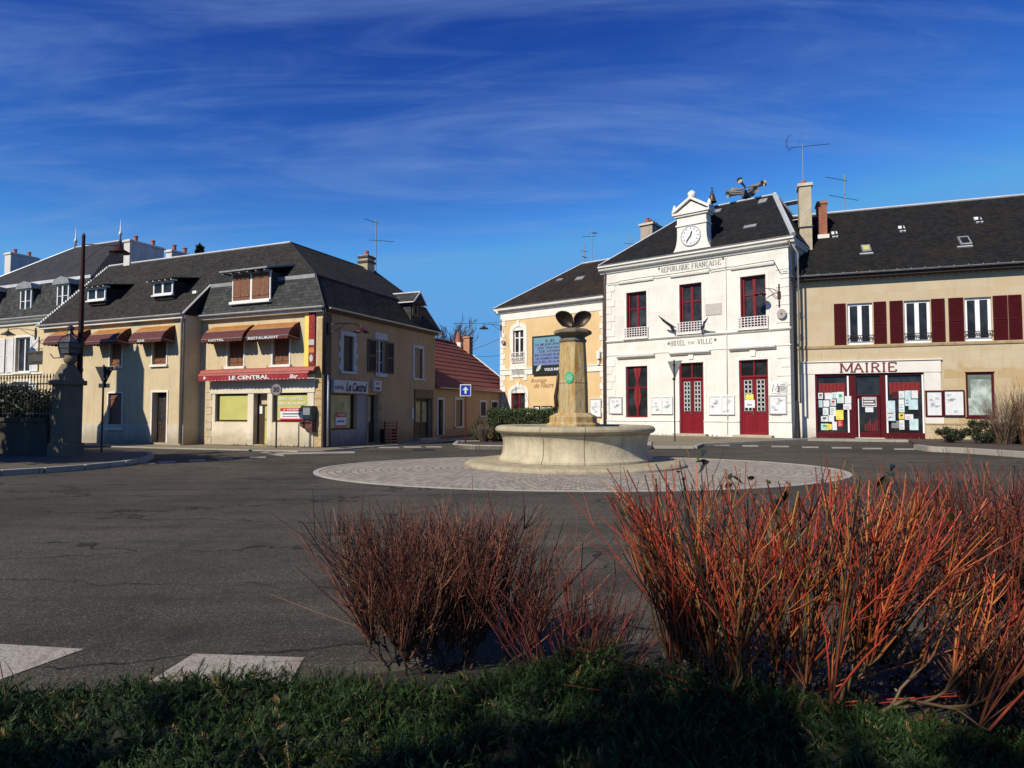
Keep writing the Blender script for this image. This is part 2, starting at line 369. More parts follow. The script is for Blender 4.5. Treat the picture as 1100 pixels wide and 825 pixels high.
# ------------------------------------------------------------------ frames of the facades (measured from the photograph)
FH = Frame((dep(347, 24.1), 24.1), (1620, -694))            # hotel front, origin at the street corner
def side(x, y, z): return (-y, x, z)                        # hotel side facade -> hotel coordinates
FS = Frame((FH.P.x, FH.P.y), (-FH.u.y, FH.u.x))
FT = Frame((13.6, 31.5), (883, -694))                        # town hall
sx = FT.at(651, 440)[0]; FT = Frame(tuple(FT.w(sx, 0)[:2]), (883, -694)); LT = -sx
FM = Frame((dep(857, 32.2), 32.2), (1950, -694))             # mairie office building
syl = FT.at(537, 440)[0]
FY = Frame(tuple(FT.w(syl, .06)[:2]), (883, -694)); LY = -syl-.01

# ------------------------------------------------------------------ ground
def m_asphalt():
    m, nt, b = nmat('asphalt'); o = N(nt, 'ShaderNodeTexCoord').outputs['Object']
    v = N(nt, 'ShaderNodeTexVoronoi'); v.inputs['Scale'].default_value = 150; nt.links.new(o, v.inputs['Vector'])
    agg = N(nt, 'ShaderNodeSeparateColor'); nt.links.new(v.outputs['Color'], agg.inputs[0])
    c = mixc_(nt, mrange(nt, agg.outputs[0], .1, .95), (.021, .0192, .0155), (.078, .071, .058))
    c = mixc_(nt, mrange(nt, agg.outputs[1], .95, .99), c, (.17, .16, .145))
    big = noise(nt, o, .16, 6, .6, .5)
    c = mixc_(nt, mrange(nt, big, .40, .60), c, mixc_(nt, 1.0, c, (1.6, 1.56, 1.48), 'MULTIPLY'))
    # darker tar bands worn along the way the traffic turns
    tr = noise(nt, mapping(nt, o, (.10, .8, 1), (0, 0, R(12))), 1.0, 6, .7, .8)
    c = mixc_(nt, mrange(nt, tr, .50, .68, 0, .6), c, (.018, .017, .016))
    c = mixc_(nt, mrange(nt, noise(nt, o, 2.6, 7, .75), .5, .72, 0, .6), c, (.02, .019, .018))
    # cracks
    wv = mapping(nt, o, (.22, .75, 1), (0, 0, R(8)))
    nz = N(nt, 'ShaderNodeTexNoise'); nz.inputs['Scale'].default_value = 2.4; nz.inputs['Detail'].default_value = 6; nt.links.new(o, nz.inputs['Vector'])
    wj = N(nt, 'ShaderNodeMix', data_type='VECTOR'); wj.inputs[0].default_value = .28
    nt.links.new(wv, wj.inputs[4]); nt.links.new(nz.outputs['Color'], wj.inputs[5])
    vc = N(nt, 'ShaderNodeTexVoronoi', feature='DISTANCE_TO_EDGE'); vc.inputs['Scale'].default_value = 1.3
    nt.links.new(wj.outputs[1], vc.inputs['Vector'])
    cr = mrange(nt, vc.outputs['Distance'], .0, .016, 1, 0)
    msk = mrange(nt, noise(nt, o, .33, 4), .38, .48)
    mm = N(nt, 'ShaderNodeMath', operation='MULTIPLY'); nt.links.new(cr, mm.inputs[0]); nt.links.new(msk, mm.inputs[1])
    c = mixc_(nt, mm.outputs[0], c, (.008, .008, .008))
    nt.links.new(c, b.inputs['Base Color']); b.inputs['Roughness'].default_value = .9; b.inputs['Specular IOR Level'].default_value = .1
    pv = bump(nt, b, v.outputs['Distance'], -.9, .012); bump(nt, b, mm.outputs[0], -.6, .02, pv)
    return m
road = MB().quad((-400, -100, 0), (400, -100, 0), (400, 700, 0), (-400, 700, 0)).build('road', m_asphalt()); tag(road, kind='structure')

def m_pave(name, col, w=.5, h=.5):
    return plaster(name, col, (.12, .10, .07), .5, (w, h, .008, .85), .45)
PAV = m_pave('pavement slabs', (.36, .30, .21)); PAVD = m_pave('tarred pavement', (.09, .08, .065), 40, 40); KERB = plaster('kerb stone', (.50, .47, .41), (.2, .17, .13), .5, (1.0, 3, .012, .85), .35)
def kerbed(name, pts, z, m, km=None, kw=.14):
    b = MB().flat(pts, -.05, z).build(name, m); tag(b, kind='structure')
def kerbline(name, pts, z0, z1, w=.15, closed=False):
    mb = MB(); L = [Vector(p[:2]) for p in pts]
    for i in range(len(L)-1):
        a, b = L[i], L[i+1]; t = (b-a).normalized(); n = Vector((-t.y, t.x))*w
        mb.flat([tuple(a), tuple(b), tuple(b+n), tuple(a+n)], z0, z1)
    o = mb.build(name, KERB, bev=.012); tag(o, kind='structure'); return o
h2 = lambda x, y: tuple(FH.w(x, y)[:2])
PZ = .04
kerbed('pavement', [h2(-40, -2.6), h2(-5.2, -2.3), h2(.6, -1.9), h2(1.05, -1.3), h2(1.15, 0), h2(1.15, 22), h2(-.2, 22), h2(-.2, .5), h2(-40, .5)], PZ, PAV)
kerbline('kerb', [h2(-40, -2.75), h2(-5.2, -2.45), h2(.65, -2.05), h2(1.2, -1.35), h2(1.3, 0), h2(1.3, 22)], -.05, PZ+.012)
# gate pavement on the left
gp = [gnd(x, y, .12) for x, y in ((-160, 513), (0, 505), (45, 502.5), (87, 499.5), (130, 495.5), (150, 492), (160, 488.5), (157, 486), (140, 484.6), (60, 483.5), (-160, 484))]
kerbed('pavement', [tuple(p[:2]) for p in gp], .12, PAVD)
kerbline('kerb', [gp[i][:2] for i in range(0, 9)], -.05, .132, -.14)
# town hall and mairie pavements
t2 = lambda x, y: tuple(FT.w(x, y)[:2]); m2 = lambda x, y: tuple(FM.w(x, y)[:2])
e1 = gnd(690, 479, .1); e2 = gnd(745, 479.2, .1); e3 = gnd(752, 476.5, .1); e0 = gnd(600, 478.5, .1)
kerbed('pavement', [t2(syl-1, .4), t2(syl-1, -2.5), tuple(e0[:2]), tuple(e1[:2]), tuple(e2[:2]), tuple(e3[:2]), m2(.2, -1.5), m2(4.5, -1.5), m2(20, -1.5), m2(20, .5), m2(-.2, .5), t2(LT+.2, .4)], .1, PAV)
kerbline('kerb', [e0, e1, e2, e3, m2(.2, -1.55), m2(4.4, -1.55)], -.05, .112, -.13)
# planted bed at the right, in front of the mairie
bk = [gnd(x, y, .14) for x, y in ((988, 479), (1003, 481), (1040, 482.5), (1100, 486.5), (1220, 495))]
kerbed('soil', [tuple(p[:2]) for p in bk]+[m2(22, -.6), m2(4.6, -.6)], .13, mat('soil', (.05, .035, .022), .95, .4, 3, .6, 30))
kerbline('kerb', bk, -.05, .19, -.2)
# planted island left of the fountain
ik = [gnd(x, y, .12) for x, y in ((486, 478), (510, 479.5), (560, 480), (640, 479.5), (700, 479), (700, 475), (600, 473), (490, 474.5), (486, 478))]
kerbed('soil', [tuple(p[:2]) for p in ik[:-1]], .13, mat('soil', (.05, .035, .022)))
kerbline('kerb', ik, -.05, .17, .16)

# painted markings
def m_mark(name, rust=False):
    m, nt, b = nmat(name); o = N(nt, 'ShaderNodeTexCoord').outputs['Object']
    c = mixc_(nt, mrange(nt, noise(nt, o, 1.4, 6), .3, .7), (.24, .215, .175), (.38, .35, .30))
    if rust:
        r = noise(nt, mapping(nt, o, (2.2, 1.3, 1), (0, 0, R(-35))), 1.1, 7, .7, 1.2)
        c = mixc_(nt, mrange(nt, r, .52, .66, 0, .8), c, (.15, .065, .025))
    c = mixc_(nt, mrange(nt, noise(nt, o, 55, 4, .8), .48, .64, 0, .8), c, (.09, .085, .08))
    nt.links.new(c, b.inputs['Base Color']); b.inputs['Roughness'].default_value = .8
    bump(nt, b, noise(nt, o, 90, 3), .5, .01); return m
MK = m_mark('road paint'); MKR = m_mark('road paint with rust', True)
def marks(quads, m=MK, z=.004):
    mb = MB()
    for q in quads:
        p = [gnd(x, y, z) for x, y in q]; mb.add([tuple(v) for v in p], [tuple(range(len(p)))])
    o = mb.build('road_marking', m)
    for pl in o.data.polygons:
        if pl.normal.z < 0: pl.flip()
    tag(o, kind='structure')
def bar(x0, x1, y, s=.8, k=0): return [(x0, y-s), (x1, y-s+k), (x1+1, y+s+k), (x0+1, y+s)]
marks([[(-40, 690), (0, 691.5), (90, 697), (0, 730), (-60, 752)], [(208, 702), (327, 706), (312, 732), (160, 732)]], MKR)
marks([bar(745, 762, 478.2), bar(766, 783, 478.2), bar(797, 814, 479), bar(828, 847, 479.6), bar(861, 879, 480.4), bar(893, 914, 481), bar(926, 947, 481.8), bar(960, 985, 482.5)])
marks([bar(378, 401, 480.6, .7), bar(406, 428, 480.6, .7), bar(433, 452, 480.2, .7), bar(457, 474, 480, .7)])
marks([bar(150, 166, 497.6, .8), bar(169, 188, 496.4, .8, -.5), bar(203, 220, 494.6, .8, -.5), bar(233, 250, 493, .7, -.4), bar(268, 285, 491.4, .7, -.4)])
marks([[(280, 486.6), (381, 484.8), (381, 486.8), (303, 488)], [(286, 485.2), (304, 488.5), (306, 490.2), (297, 489.2), (279, 486)]])
# manhole and drain covers on the road
for i, (x, y, r) in enumerate(((455, 483.2, .42), (472, 500.8, .3))):
    p = gnd(x, y, .006); o = MB().disc((0, 0, 0), (0, 0, 1), r, .008, 28).build('manhole_cover', mat('cast iron', (.03, .03, .032), .5, .3, 8, .4, metal=.5), bev=.003)
    o.location = p; tag(o, ('round iron manhole cover in the road before the hotel side' if i == 0 else 'small iron cover set in the cobbled ellipse left of the fountain'), 'manhole cover')

# ------------------------------------------------------------------ cobbled ellipse
def m_setts():
    m, nt, b = nmat('granite setts'); tcn = N(nt, 'ShaderNodeTexCoord'); uv = tcn.outputs['UV']; o = tcn.outputs['Object']
    nz = N(nt, 'ShaderNodeTexNoise'); nz.inputs['Scale'].default_value = 6; nt.links.new(o, nz.inputs['Vector'])
    w = N(nt, 'ShaderNodeMix', data_type='VECTOR'); w.inputs[0].default_value = .03; nt.links.new(uv, w.inputs[4]); nt.links.new(nz.outputs['Color'], w.inputs[5])
    bt = N(nt, 'ShaderNodeTexBrick'); bt.inputs['Scale'].default_value = 1; bt.inputs['Brick Width'].default_value = .15; bt.inputs['Row Height'].default_value = .15
    bt.inputs['Mortar Size'].default_value = .014; bt.inputs['Mortar Smooth'].default_value = .3
    bt.inputs['Color1'].default_value = (.41, .35, .26, 1); bt.inputs['Color2'].default_value = (.21, .18, .14, 1); bt.inputs['Mortar'].default_value = (.09, .08, .07, 1)
    nt.links.new(w.outputs[1], bt.inputs['Vector'])
    c = mixc_(nt, mrange(nt, noise(nt, o, .6, 6), .4, .7, 0, .3), bt.outputs[0], (.36, .33, .285))
    c = mixc_(nt, mrange(nt, noise(nt, o, 3, 6), .5, .75, 0, .5), c, (.15, .14, .13))
    nt.links.new(c, b.inputs['Base Color']); b.inputs['Roughness'].default_value = .7
    pv = bump(nt, b, bt.outputs['Fac'], -.8, .02); bump(nt, b, noise(nt, o, 30, 4), .4, .01, pv); return m
ex, ey, ea, eb = 1.55, 15.5, 6.02, 4.35
V, F, UV = [], [], []; nr, na = 24, 120
for i in range(nr+1):
    r = .25+.75*i/nr
    for j in range(na):
        a = 2*math.pi*j/na; V.append((ea*r*math.cos(a), eb*r*math.sin(a), .004+.05*(1-r*r)))
for i in range(nr):
    for j in range(na): F.append((i*na+j, i*na+(j+1) % na, (i+1)*na+(j+1) % na, (i+1)*na+j))
me = bpy.data.meshes.new('cobbled_ellipse'); me.from_pydata(V, [], F); uvl = me.uv_layers.new(name='UVMap'); k = 0
for i in range(nr):
    for j in range(na):
        for (jj, ii) in ((j, i), (j+1, i), (j+1, i+1), (j, i+1)):
            uvl.data[k].uv = (jj/na*2*math.pi*5.0, (.25+.75*ii/nr)*5.4); k += 1
me.materials.append(m_setts()); cob = bpy.data.objects.new('cobbled_paving', me); COL.objects.link(cob); cob.location = (ex, ey, 0); tag(cob, kind='structure')
mb = MB(); rr = []
for j in range(96):
    a = 2*math.pi*j/96; b_ = 2*math.pi*(j+.985)/96
    mb.add([(ea*q*math.cos(t), eb*q*math.sin(t), z) for z in (-.02, .014) for q, t in ((1, a), (1.022, a), (1.022, b_), (1, b_))],
           [(0, 3, 2, 1), (4, 5, 6, 7), (0, 1, 5, 4), (1, 2, 6, 5), (2, 3, 7, 6), (3, 0, 4, 7)])
o = mb.build('cobble_edging', mat('edging stone', (.33, .31, .27), .8, .2, 3, .3)); o.location = (ex, ey, 0); tag(o, kind='structure')

# ------------------------------------------------------------------ fountain
def m_stone(name, col, orange=0.0, dark=.5, cz=None):
    m, nt, b = nmat(name); o = N(nt, 'ShaderNodeTexCoord').outputs['Object']
    c = mixc_(nt, mrange(nt, noise(nt, o, 2.2, 7, .7), .3, .7), sc(col, .72), sc(col, 1.15))
    c = mixc_(nt, mrange(nt, noise(nt, mapping(nt, o, (3, 3, .5)), 1.6, 8, .75), .5, .74, 0, dark), c, (.16, .125, .075))
    c = mixc_(nt, mrange(nt, noise(nt, o, 26, 5, .8), .52, .72, 0, .55), c, sc(col, .45))
    if orange:
        r = noise(nt, mapping(nt, o, (6, 6, .8)), 1.5, 7, .65, .5)
        c = mixc_(nt, mrange(nt, r, .42, .58, 0, orange), c, (.36, .20, .045))
        r2 = noise(nt, mapping(nt, o, (7, 7, 1.2)), 1.9, 6, .65, .5)
        c = mixc_(nt, mrange(nt, r2, .60, .70, 0, .8), c, (.12, .05, .02))
    nt.links.new(c, b.inputs['Base Color']); b.inputs['Roughness'].default_value = .9; b.inputs['Specular IOR Level'].default_value = .2
    pv = bump(nt, b, noise(nt, o, 60, 5, .8), .6, .012); bump(nt, b, noise(nt, o, 9, 5), .4, .03, pv); return m
BAS = m_stone('basin limestone', (.46, .40, .28), 0, .55); COLM = m_stone('column limestone', (.46, .38, .22), .9, .35); RIM = m_stone('rim limestone', (.37, .32, .215), 0, .7)
fo = thing('fountain', 'round stone fountain basin with a stained octagonal column on the cobbled ellipse', 'fountain', (1.58, 16.4, 0))
prof = [(.3, .02), (2.86, .02), (2.86, .09), (2.82, .13), (2.76, .15), (2.66, .16), (.3, .16)]
mb = MB(); mb.lathe(prof, 96); sl = mb.build('base_slab', RIM, fo, smooth='auto')
for v in sl.data.vertices:
    a = math.atan2(v.co.y, v.co.x); r = math.hypot(v.co.x, v.co.y)
    if r > 2.7: f = 1+.008*math.sin(a*23)*math.sin(a*7+1); v.co.x *= f; v.co.y *= f
NB = 12
for j in range(NB):
    a0 = 2*math.pi*(j+.06)/NB; a1 = a0+2*math.pi/NB-.006
    wp = [(1.62, .16), (2.00, .16), (2.00, .22), (1.95, .26), (1.91, .34), (1.885, .48), (1.88, .62), (1.91, .74), (1.955, .80), (1.955, .835), (1.62, .835)]
    MB().lathe(wp, 8, a0=a0, a1=a1, close=True).build('basin_stone', BAS, fo, smooth='auto', bev=.008)
    rp = [(1.60, .838), (1.98, .838), (2.045, .86), (2.085, .905), (2.085, .955), (2.05, 1.0), (1.98, 1.025), (1.68, 1.025), (1.62, 1.01), (1.60, .97)]
    MB().lathe(rp, 8, a0=a0, a1=a1, close=True).build('rim_stone', RIM, fo, smooth='auto', bev=.006)
MB().lathe([(1.63, .17), (1.90, .2), (1.84, .5), (1.9, .82), (1.63, .83)], 64, close=True).build('mortar_core', mat('old mortar', (.10, .085, .06), .95), fo)
wm, nt, b = nmat('fountain water'); b.inputs['Base Color'].default_value = (.02, .03, .02, 1); b.inputs['Roughness'].default_value = .05
bump(nt, b, noise(nt, N(nt, 'ShaderNodeTexCoord').outputs['Object'], 8), .1, .01)
MB().disc((0, 0, .70), (0, 0, 1), 1.64, .03, 48).build('water', wm, fo)
rot8 = R(-90+2)
def octo(prof, rot=rot8):
    mb = MB(); mb.lathe([(r/math.cos(R(22.5)), z) for r, z in prof], 8, a0=rot, a1=rot+2*math.pi); return mb
# 2*pi span reads as a full ring, so no seam
co_ = Vector((-.03, 0, 0))
def bcol(name, prof, m=COLM, **k):
    o = octo(prof).build(name, m, fo, **k); o.location = co_; return o
bcol('column_plinth', [(0, .55), (.66, .55), (.66, 1.06), (.60, 1.09), (.585, 1.10), (.585, 1.24), (.55, 1.27), (.46, 1.31), (.42, 1.335), (0, 1.335)], bev=.012)
bcol('column_shaft', [(0, 1.33), (.375, 1.33), (.365, 1.9), (.345, 2.5), (.315, 3.12), (0, 3.12)], bev=.01)
bcol('column_shaft_joint', [(0, 2.08), (.362, 2.08), (.362, 2.094), (0, 2.094)], mat('old mortar', (.1, .085, .06)))
bcol('column_capital', [(0, 3.11), (.31, 3.11), (.34, 3.15), (.34, 3.2), (.30, 3.22), (.30, 3.26), (.44, 3.33), (.47, 3.35), (.47, 3.41), (.40, 3.45), (.2, 3.49), (0, 3.49)], m_stone('capital stone', (.16, .14, .10), 0, .8), bev=.012)
# bronze pair of shells on top
BRZ = mat('dark bronze', (.032, .021, .014), .42, .5, 6, .3, metal=.55)
OUTL = [(.004, -.02), (.004, .10), (.006, .21), (.04, .29), (.11, .35), (.20, .385), (.30, .395), (.40, .375), (.465, .32), (.475, .26), (.45, .19), (.40, .12), (.34, .05), (.28, 0), (.14, -.03)]
for sgn in (-1, 1):     # two dished bronze wings that meet in a V
    mb = MB(); no = len(OUTL); cx_, cz_ = .24, .19; nl = 6; vs = []; fs = []
    for sd2 in (0, 1):
        for l_ in range(nl+1):
            t = l_/nl
            for (u, w_) in OUTL: vs.append((sgn*(cx_+(u-cx_)*t)-.03, -.06-.10*t*t-.10*(w_-.2)*t+sd2*.025, 3.525+cz_+(w_-cz_)*t))
    for sd2 in (0, 1):
        o0 = sd2*(nl+1)*no
        for l_ in range(nl):
            for k in range(no): fs.append((o0+l_*no+k, o0+l_*no+(k+1) % no, o0+(l_+1)*no+(k+1) % no, o0+(l_+1)*no+k))
    o1 = (nl+1)*no
    for k in range(no): fs.append((nl*no+k, nl*no+(k+1) % no, o1+nl*no+(k+1) % no, o1+nl*no+k))
    mb.add(vs, fs).build('bronze_shell', BRZ, fo, smooth=True)
MB().tube([(-.03, .06, 3.46), (-.03, .05, 3.55), (-.03, .05, 3.74)], [.05, .03, .012], 10).build('shell_stem', mat('weathered lead', (.35, .34, .32), .6), fo, smooth=True)
# spouts
for sg in (-1,):
    sp_ = MB().tube([(sg*.30-.03, 0, 2.35), (sg*.39-.03, -.02, 2.30), (sg*.42-.03, -.03, 2.05), (sg*.46-.03, -.04, 1.75), (sg*.45-.03, -.05, 1.5), (sg*.52-.03, -.07, 1.38)], [.03, .045, .035, .055, .05, .02], 10)
    sp_.build('spout', BRZ, fo, smooth=True)
fo.scale = (.96, .96, 1)
# green warning disc
sd = MB().disc((0, 0, 0), (0, -1, 0), .115, .006, 28, ry=.145).build('warning_disc', M['green'], fo)
sd.location = (-.162, -.352, 2.22); sd.rotation_euler = (R(1.5), 0, R(-20.5))
for i, (a, b_) in enumerate(((-.05, .045), (-.08, -.01), (-.065, -.065))):
    t_ = text(('EAU', 'NON', 'POTABLE')[i], a, -a, b_, b_+.038, -.008, M['paper'], sd, th=.002)

# ------------------------------------------------------------------ facade pieces
def window(par, xf, x0, x1, z0, z1, y, mf, mg, cols=2, trans=(), fw=.055, name='window', mun=.03, label=None, bars=()):
    mb = MB(xf); mb.box(x0, x0+fw, y, y+.06, z0, z1).box(x1-fw, x1, y, y+.06, z0, z1).box(x0+fw, x1-fw, y, y+.06, z1-fw, z1).box(x0+fw, x1-fw, y, y+.06, z0, z0+fw)
    for k in range(1, cols):
        c = x0+(x1-x0)*k/cols; w = fw*.75 if k*2 == cols else mun/2
        mb.box(c-w, c+w, y-.012, y+.05, z0+fw, z1-fw)
    for t in trans:
        z = z0+(z1-z0)*t; mb.box(x0+fw, x1-fw, y-.008, y+.052, z-.035, z+.035)
    for t in bars:
        z = z0+(z1-z0)*t; mb.box(x0+fw, x1-fw, y+.005, y+.052, z-.014, z+.014)
    w = mb.build(name, mf, par, bev=.006, label=label)
    p = MB(xf).box(x0+fw*.5, x1-fw*.5, y+.03, y+.04, z0+fw*.5, z1-fw*.5).build('pane', mg, w)
    return w
def shutter(par, xf, x0, x1, z0, z1, y, m, kind='louvre', rail=.5):
    mb = MB(xf); f = .06
    if kind == 'louvre':
        mb.box(x0, x0+f, y-.035, y, z0, z1).box(x1-f, x1, y-.035, y, z0, z1)
        zr = z0+(z1-z0)*rail
        for z in (z0, zr-f/2, z1-f): mb.box(x0+f, x1-f, y-.033, y-.002, z, z+f)
        z = z0+f+.01
        while z < z1-f-.03:
            if abs(z+.02-zr) > f*.8: mb.add([(x0+f, y-.028, z), (x1-f, y-.028, z), (x1-f, y-.004, z+.04), (x0+f, y-.004, z+.04), (x0+f, y-.022, z-.006), (x1-f, y-.022, z-.006), (x1-f, y-.001, z+.034), (x0+f, y-.001, z+.034)],
                                            [(0, 1, 2, 3), (7, 6, 5, 4), (0, 4, 5, 1), (3, 2, 6, 7)])
            z += .045
        mb.box(x0+f, x1-f, y-.003, y, z0+f, z1-f)
    else:
        n = max(2, int(round((x1-x0)/.11))); w = (x1-x0)/n
        for i in range(n): mb.box(x0+i*w+.004, x0+(i+1)*w-.004, y-.03, y, z0, z1)
        for z in (z0+.15*(z1-z0), z1-.15*(z1-z0)): mb.box(x0+.02, x1-.02, y-.05, y-.031, z-.04, z+.04)
        mb.box(x0, x1, y-.02, y-.002, z0+.002, z1-.002)
    return mb.build('shutter', m, par)
def surround(par, xf, x0, x1, z0, z1, m, w=.16, quoin=0, y=0, t=.03, sill=True, label=None):
    mb = MB(xf); mb.box(x0-w, x0, y-t, y+.02, z0, z1+w).box(x1, x1+w, y-t, y+.02, z0, z1+w).box(x0, x1, y-t, y+.02, z1, z1+w)
    if quoin:
        z = z0+.05
        while z < z1: mb.box(x0-w-.1, x0-w, y-t*.9, y+.02, z, z+.22).box(x1+w, x1+w+.1, y-t*.9, y+.02, z, z+.22); z += .46
    if sill: mb.box(x0-w-.03, x1+w+.03, y-t-.06, y+.02, z0-.1, z0-.002)
    return mb.build('window_surround', m, par, bev=.008, label=label)
def door(par, xf, x0, x1, z0, z1, y, m, leaves=2, glassz=None, mg=None, name='door'):
    mb = MB(xf); w = (x1-x0)/leaves
    for k in range(leaves):
        a, b = x0+k*w+.004, x0+(k+1)*w-.004; f = .09
        mb.box(a, b, y+.02, y+.05, z0, z1); mb.box(a, a+f, y, y+.021, z0, z1).box(b-f, b, y, y+.021, z0, z1)
        zm = z0+(z1-z0)*.36
        for z in (z0, zm, z1-f): mb.box(a+f, b-f, y, y+.021, z, z+(f if z != z0 else .14))
        mb.box(a+f+.05, b-f-.05, y+.006, y+.022, z0+.2, zm-.06)
    d = mb.build(name, m, par, bev=.005)
    if mg:
        for k in range(leaves):
            a, b = x0+k*w+.1, x0+(k+1)*w-.1; MB(xf).box(a, b, y+.012, y+.022, z0+(z1-z0)*.36+.1, z1-.1).build('pane', mg, d)
    MB(xf).tube([(x0+w-.07 if leaves > 1 else x1-.08, y-.05, z0+1.0), (x0+w-.07 if leaves > 1 else x1-.08, y-.05, z0+1.14)], .014, 6).build('handle', M['steel'], d)
    return d
def pipe(par, xf, pts, r=.05, m=None, name='downpipe'): return MB(xf).tube(pts, r, 10).build(name, m or M['zinc'], par, smooth=True)
def gutter(par, xf, x0, x1, y, z, r=.07, m=None):
    mb = MB(xf); n = 8; pts = [(y-r*math.cos(math.pi*k/n), z-r*math.sin(math.pi*k/n)) for k in range(n+1)]
    pts += [(y+r*.8, z+.005), (y-r*.8, z+.005)][::1]
    mb.moulding([(a, b) for a, b in pts], x0, x1); return mb.build('gutter', m or M['zincw'], par)
def cap_text(*a, **k): return text(*a, **k)

# ------------------------------------------------------------------ hotel building (left)
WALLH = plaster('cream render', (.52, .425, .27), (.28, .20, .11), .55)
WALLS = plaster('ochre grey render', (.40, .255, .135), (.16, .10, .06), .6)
SURB = m_stone('grey white surround', (.50, .49, .48), 0, .2)
SLH = slates('hotel slates', (.020, .019, .018), (.042, .040, .035), (.05, .042, .028), mamt=.45, h=.10, w=.18)
SLM = slates('mansard slates', (.028, .030, .031), (.062, .064, .063), (.045, .045, .035), .45, .24, .15)
ho = fthing('hotel_building', 'cream corner hotel with slate roof, dark red awnings and a green-blinded shopfront', 'building', FH)
yb = -.78
xb1 = FH.at(198, 400, yb)[0]; xb0 = FH.at(45.5, 400, yb)[0]; xc0 = xb1; ZE = 5.28; DS = 8.27
def RH(l, r, t, b, y=0): return FH.rect(l, r, t, b, y)
def RS(l, r, t, b, y=0): return FS.rect(l, r, t, b, y)
# openings: BAR wing
b_up = [RH(74, 88, 368, 395.5, yb), RH(118.5, 131, 368, 393.5, yb), RH(164, 179, 366, 391.5, yb)]
b_lo = [RH(74.5, 87, 424.5, 459.5, yb), RH(116.5, 131, 422.5, 459.5, yb)]
b_do = RH(163.5, 179, 421.5, 478.5, yb); b_do = (*b_do[:2], PZ+.08, b_do[3])
W = MB(); W.wall(xb0, xb1, 0, ZE, b_up+b_lo+[b_do], .28, yb)
W.quad((xb1, yb, 0), (xb1, 0, 0), (xb1, 0, ZE), (xb1, yb, ZE)); W.quad((xb0, 5.4, 0), (xb0, yb, 0), (xb0, yb, ZE), (xb0, 5.4, ZE))
W.add([(xb0, -.95, ZE), (xb0, 2.3, 8.65), (xb0, 5.55, ZE)], [(0, 2, 1)])
c_up = [RH(245, 262, 357, 393.6), RH(293.4, 311, 356, 391.6)]
c_sh = [RH(231.6, 266.6, 423.6, 462.5), RH(293, 330.5, 423.6, 462.5)]; c_do = RH(272.7, 287.5, 422.7, 478); c_do = (*c_do[:2], PZ+.06, c_do[3])
c_sh = [(a, b, .98, c_do[3]) for a, b, c, d in c_sh]
W.wall(xc0, 0, 0, ZE, c_up+c_sh+[c_do], .28, 0)
W.quad((xb0, 5.4, 0), (-7.3, 5.4, 0), (-7.3, 5.4, ZE), (xb0, 5.4, ZE)); W.quad((-7.3, 5.4, 0), (-7.3, 8.27, 0), (-7.3, 8.27, ZE), (-7.3, 5.4, ZE)); W.quad((-7.3, DS, 0), (0, DS, 0), (0, DS, ZE), (-7.3, DS, ZE))
W.add([(.0, DS, ZE), (-.7, DS, 6.6), (-3.75, DS, 8.65), (-7.3, DS, ZE)], [(0, 1, 2, 3)])
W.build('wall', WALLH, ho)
s_up = [RS(368.6, 379.4, 361, 399), RS(404, 413.6, 365, 401), RS(445, 453.6, 374.5, 406.4)]
s_sh = RS(355.6, 382, 423, 461.5); s_d1 = RS(395.4, 405.4, 424, 476); s_d1 = (*s_d1[:2], PZ+.06, s_d1[3]); s_d2 = RS(446, 463.5, 428, 472); s_d2 = (*s_d2[:2], PZ+.1, s_d2[3])
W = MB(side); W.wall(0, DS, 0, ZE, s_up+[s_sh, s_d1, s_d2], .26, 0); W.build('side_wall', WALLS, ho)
# plinth on the bar wing, lower pale band
MB().box(xb0, b_do[0]-.0, yb-.02, yb+.01, 0, .86).box(b_do[1], xb1+.015, yb-.02, yb+.01, 0, .86).build('plinth', plaster('pale plinth', (.50, .45, .36), (.2, .17, .1), .6), ho)
# roof
rl0 = xb0-.12; yq_ = 2.3
aR = (-3.75, 2.3, 8.7); zr = 8.7; kk = (zr-ZE)/3.28; zb = ZE+kk*1.33
rf = MB(); yk = .35; xk = -.7; yB = 5.6; xB = -7.5; xG = DS+.35
rf.add([(xb0-.12, -.98, ZE), (xb1+.05, -.98, ZE), (xb1+.05, 2.3, zr), (rl0, 2.3, zr)], [(0, 1, 2, 3)])
rf.add([(xb1+.05, yk, zb), (xk, yk, zb), aR, (xb1+.05, 2.3, zr)], [(0, 1, 2, 3)])
rf.add([(xk, yk, zb), (xk, xG, zb-.1), (-3.75, xG, zr), aR], [(0, 1, 2, 3)])
rf.add([(rl0, 2.3, zr), aR, (xB, yB, ZE), (rl0, yB, ZE)], [(0, 1, 2, 3)])
rf.add([aR, (-3.75, xG, zr), (xB, xG, ZE), (xB, yB, ZE)], [(0, 1, 2, 3)])
roof = rf.build('roof', SLH, ho)
lm = MB()
lm.add([(xb1+.12, -.25, ZE), (.22, -.25, ZE), (xk, yk, zb), (xb1+.12, yk, zb)], [(0, 1, 2, 3)])
lm.build('mansard_roof', SLM, ho)
MB().add([(.22, -.25, ZE), (.22, xG, ZE), (xk, xG, zb-.1), (xk, yk, zb)], [(0, 1, 2, 3)]).build('mansard_roof', SLH, ho)
MB().add([(xb1+.05, -.98, ZE), (xb1+.05, -.25, ZE), (xb1+.05, yk, zb)], [(0, 1, 2)]).build('roof_cheek', SLH, ho)
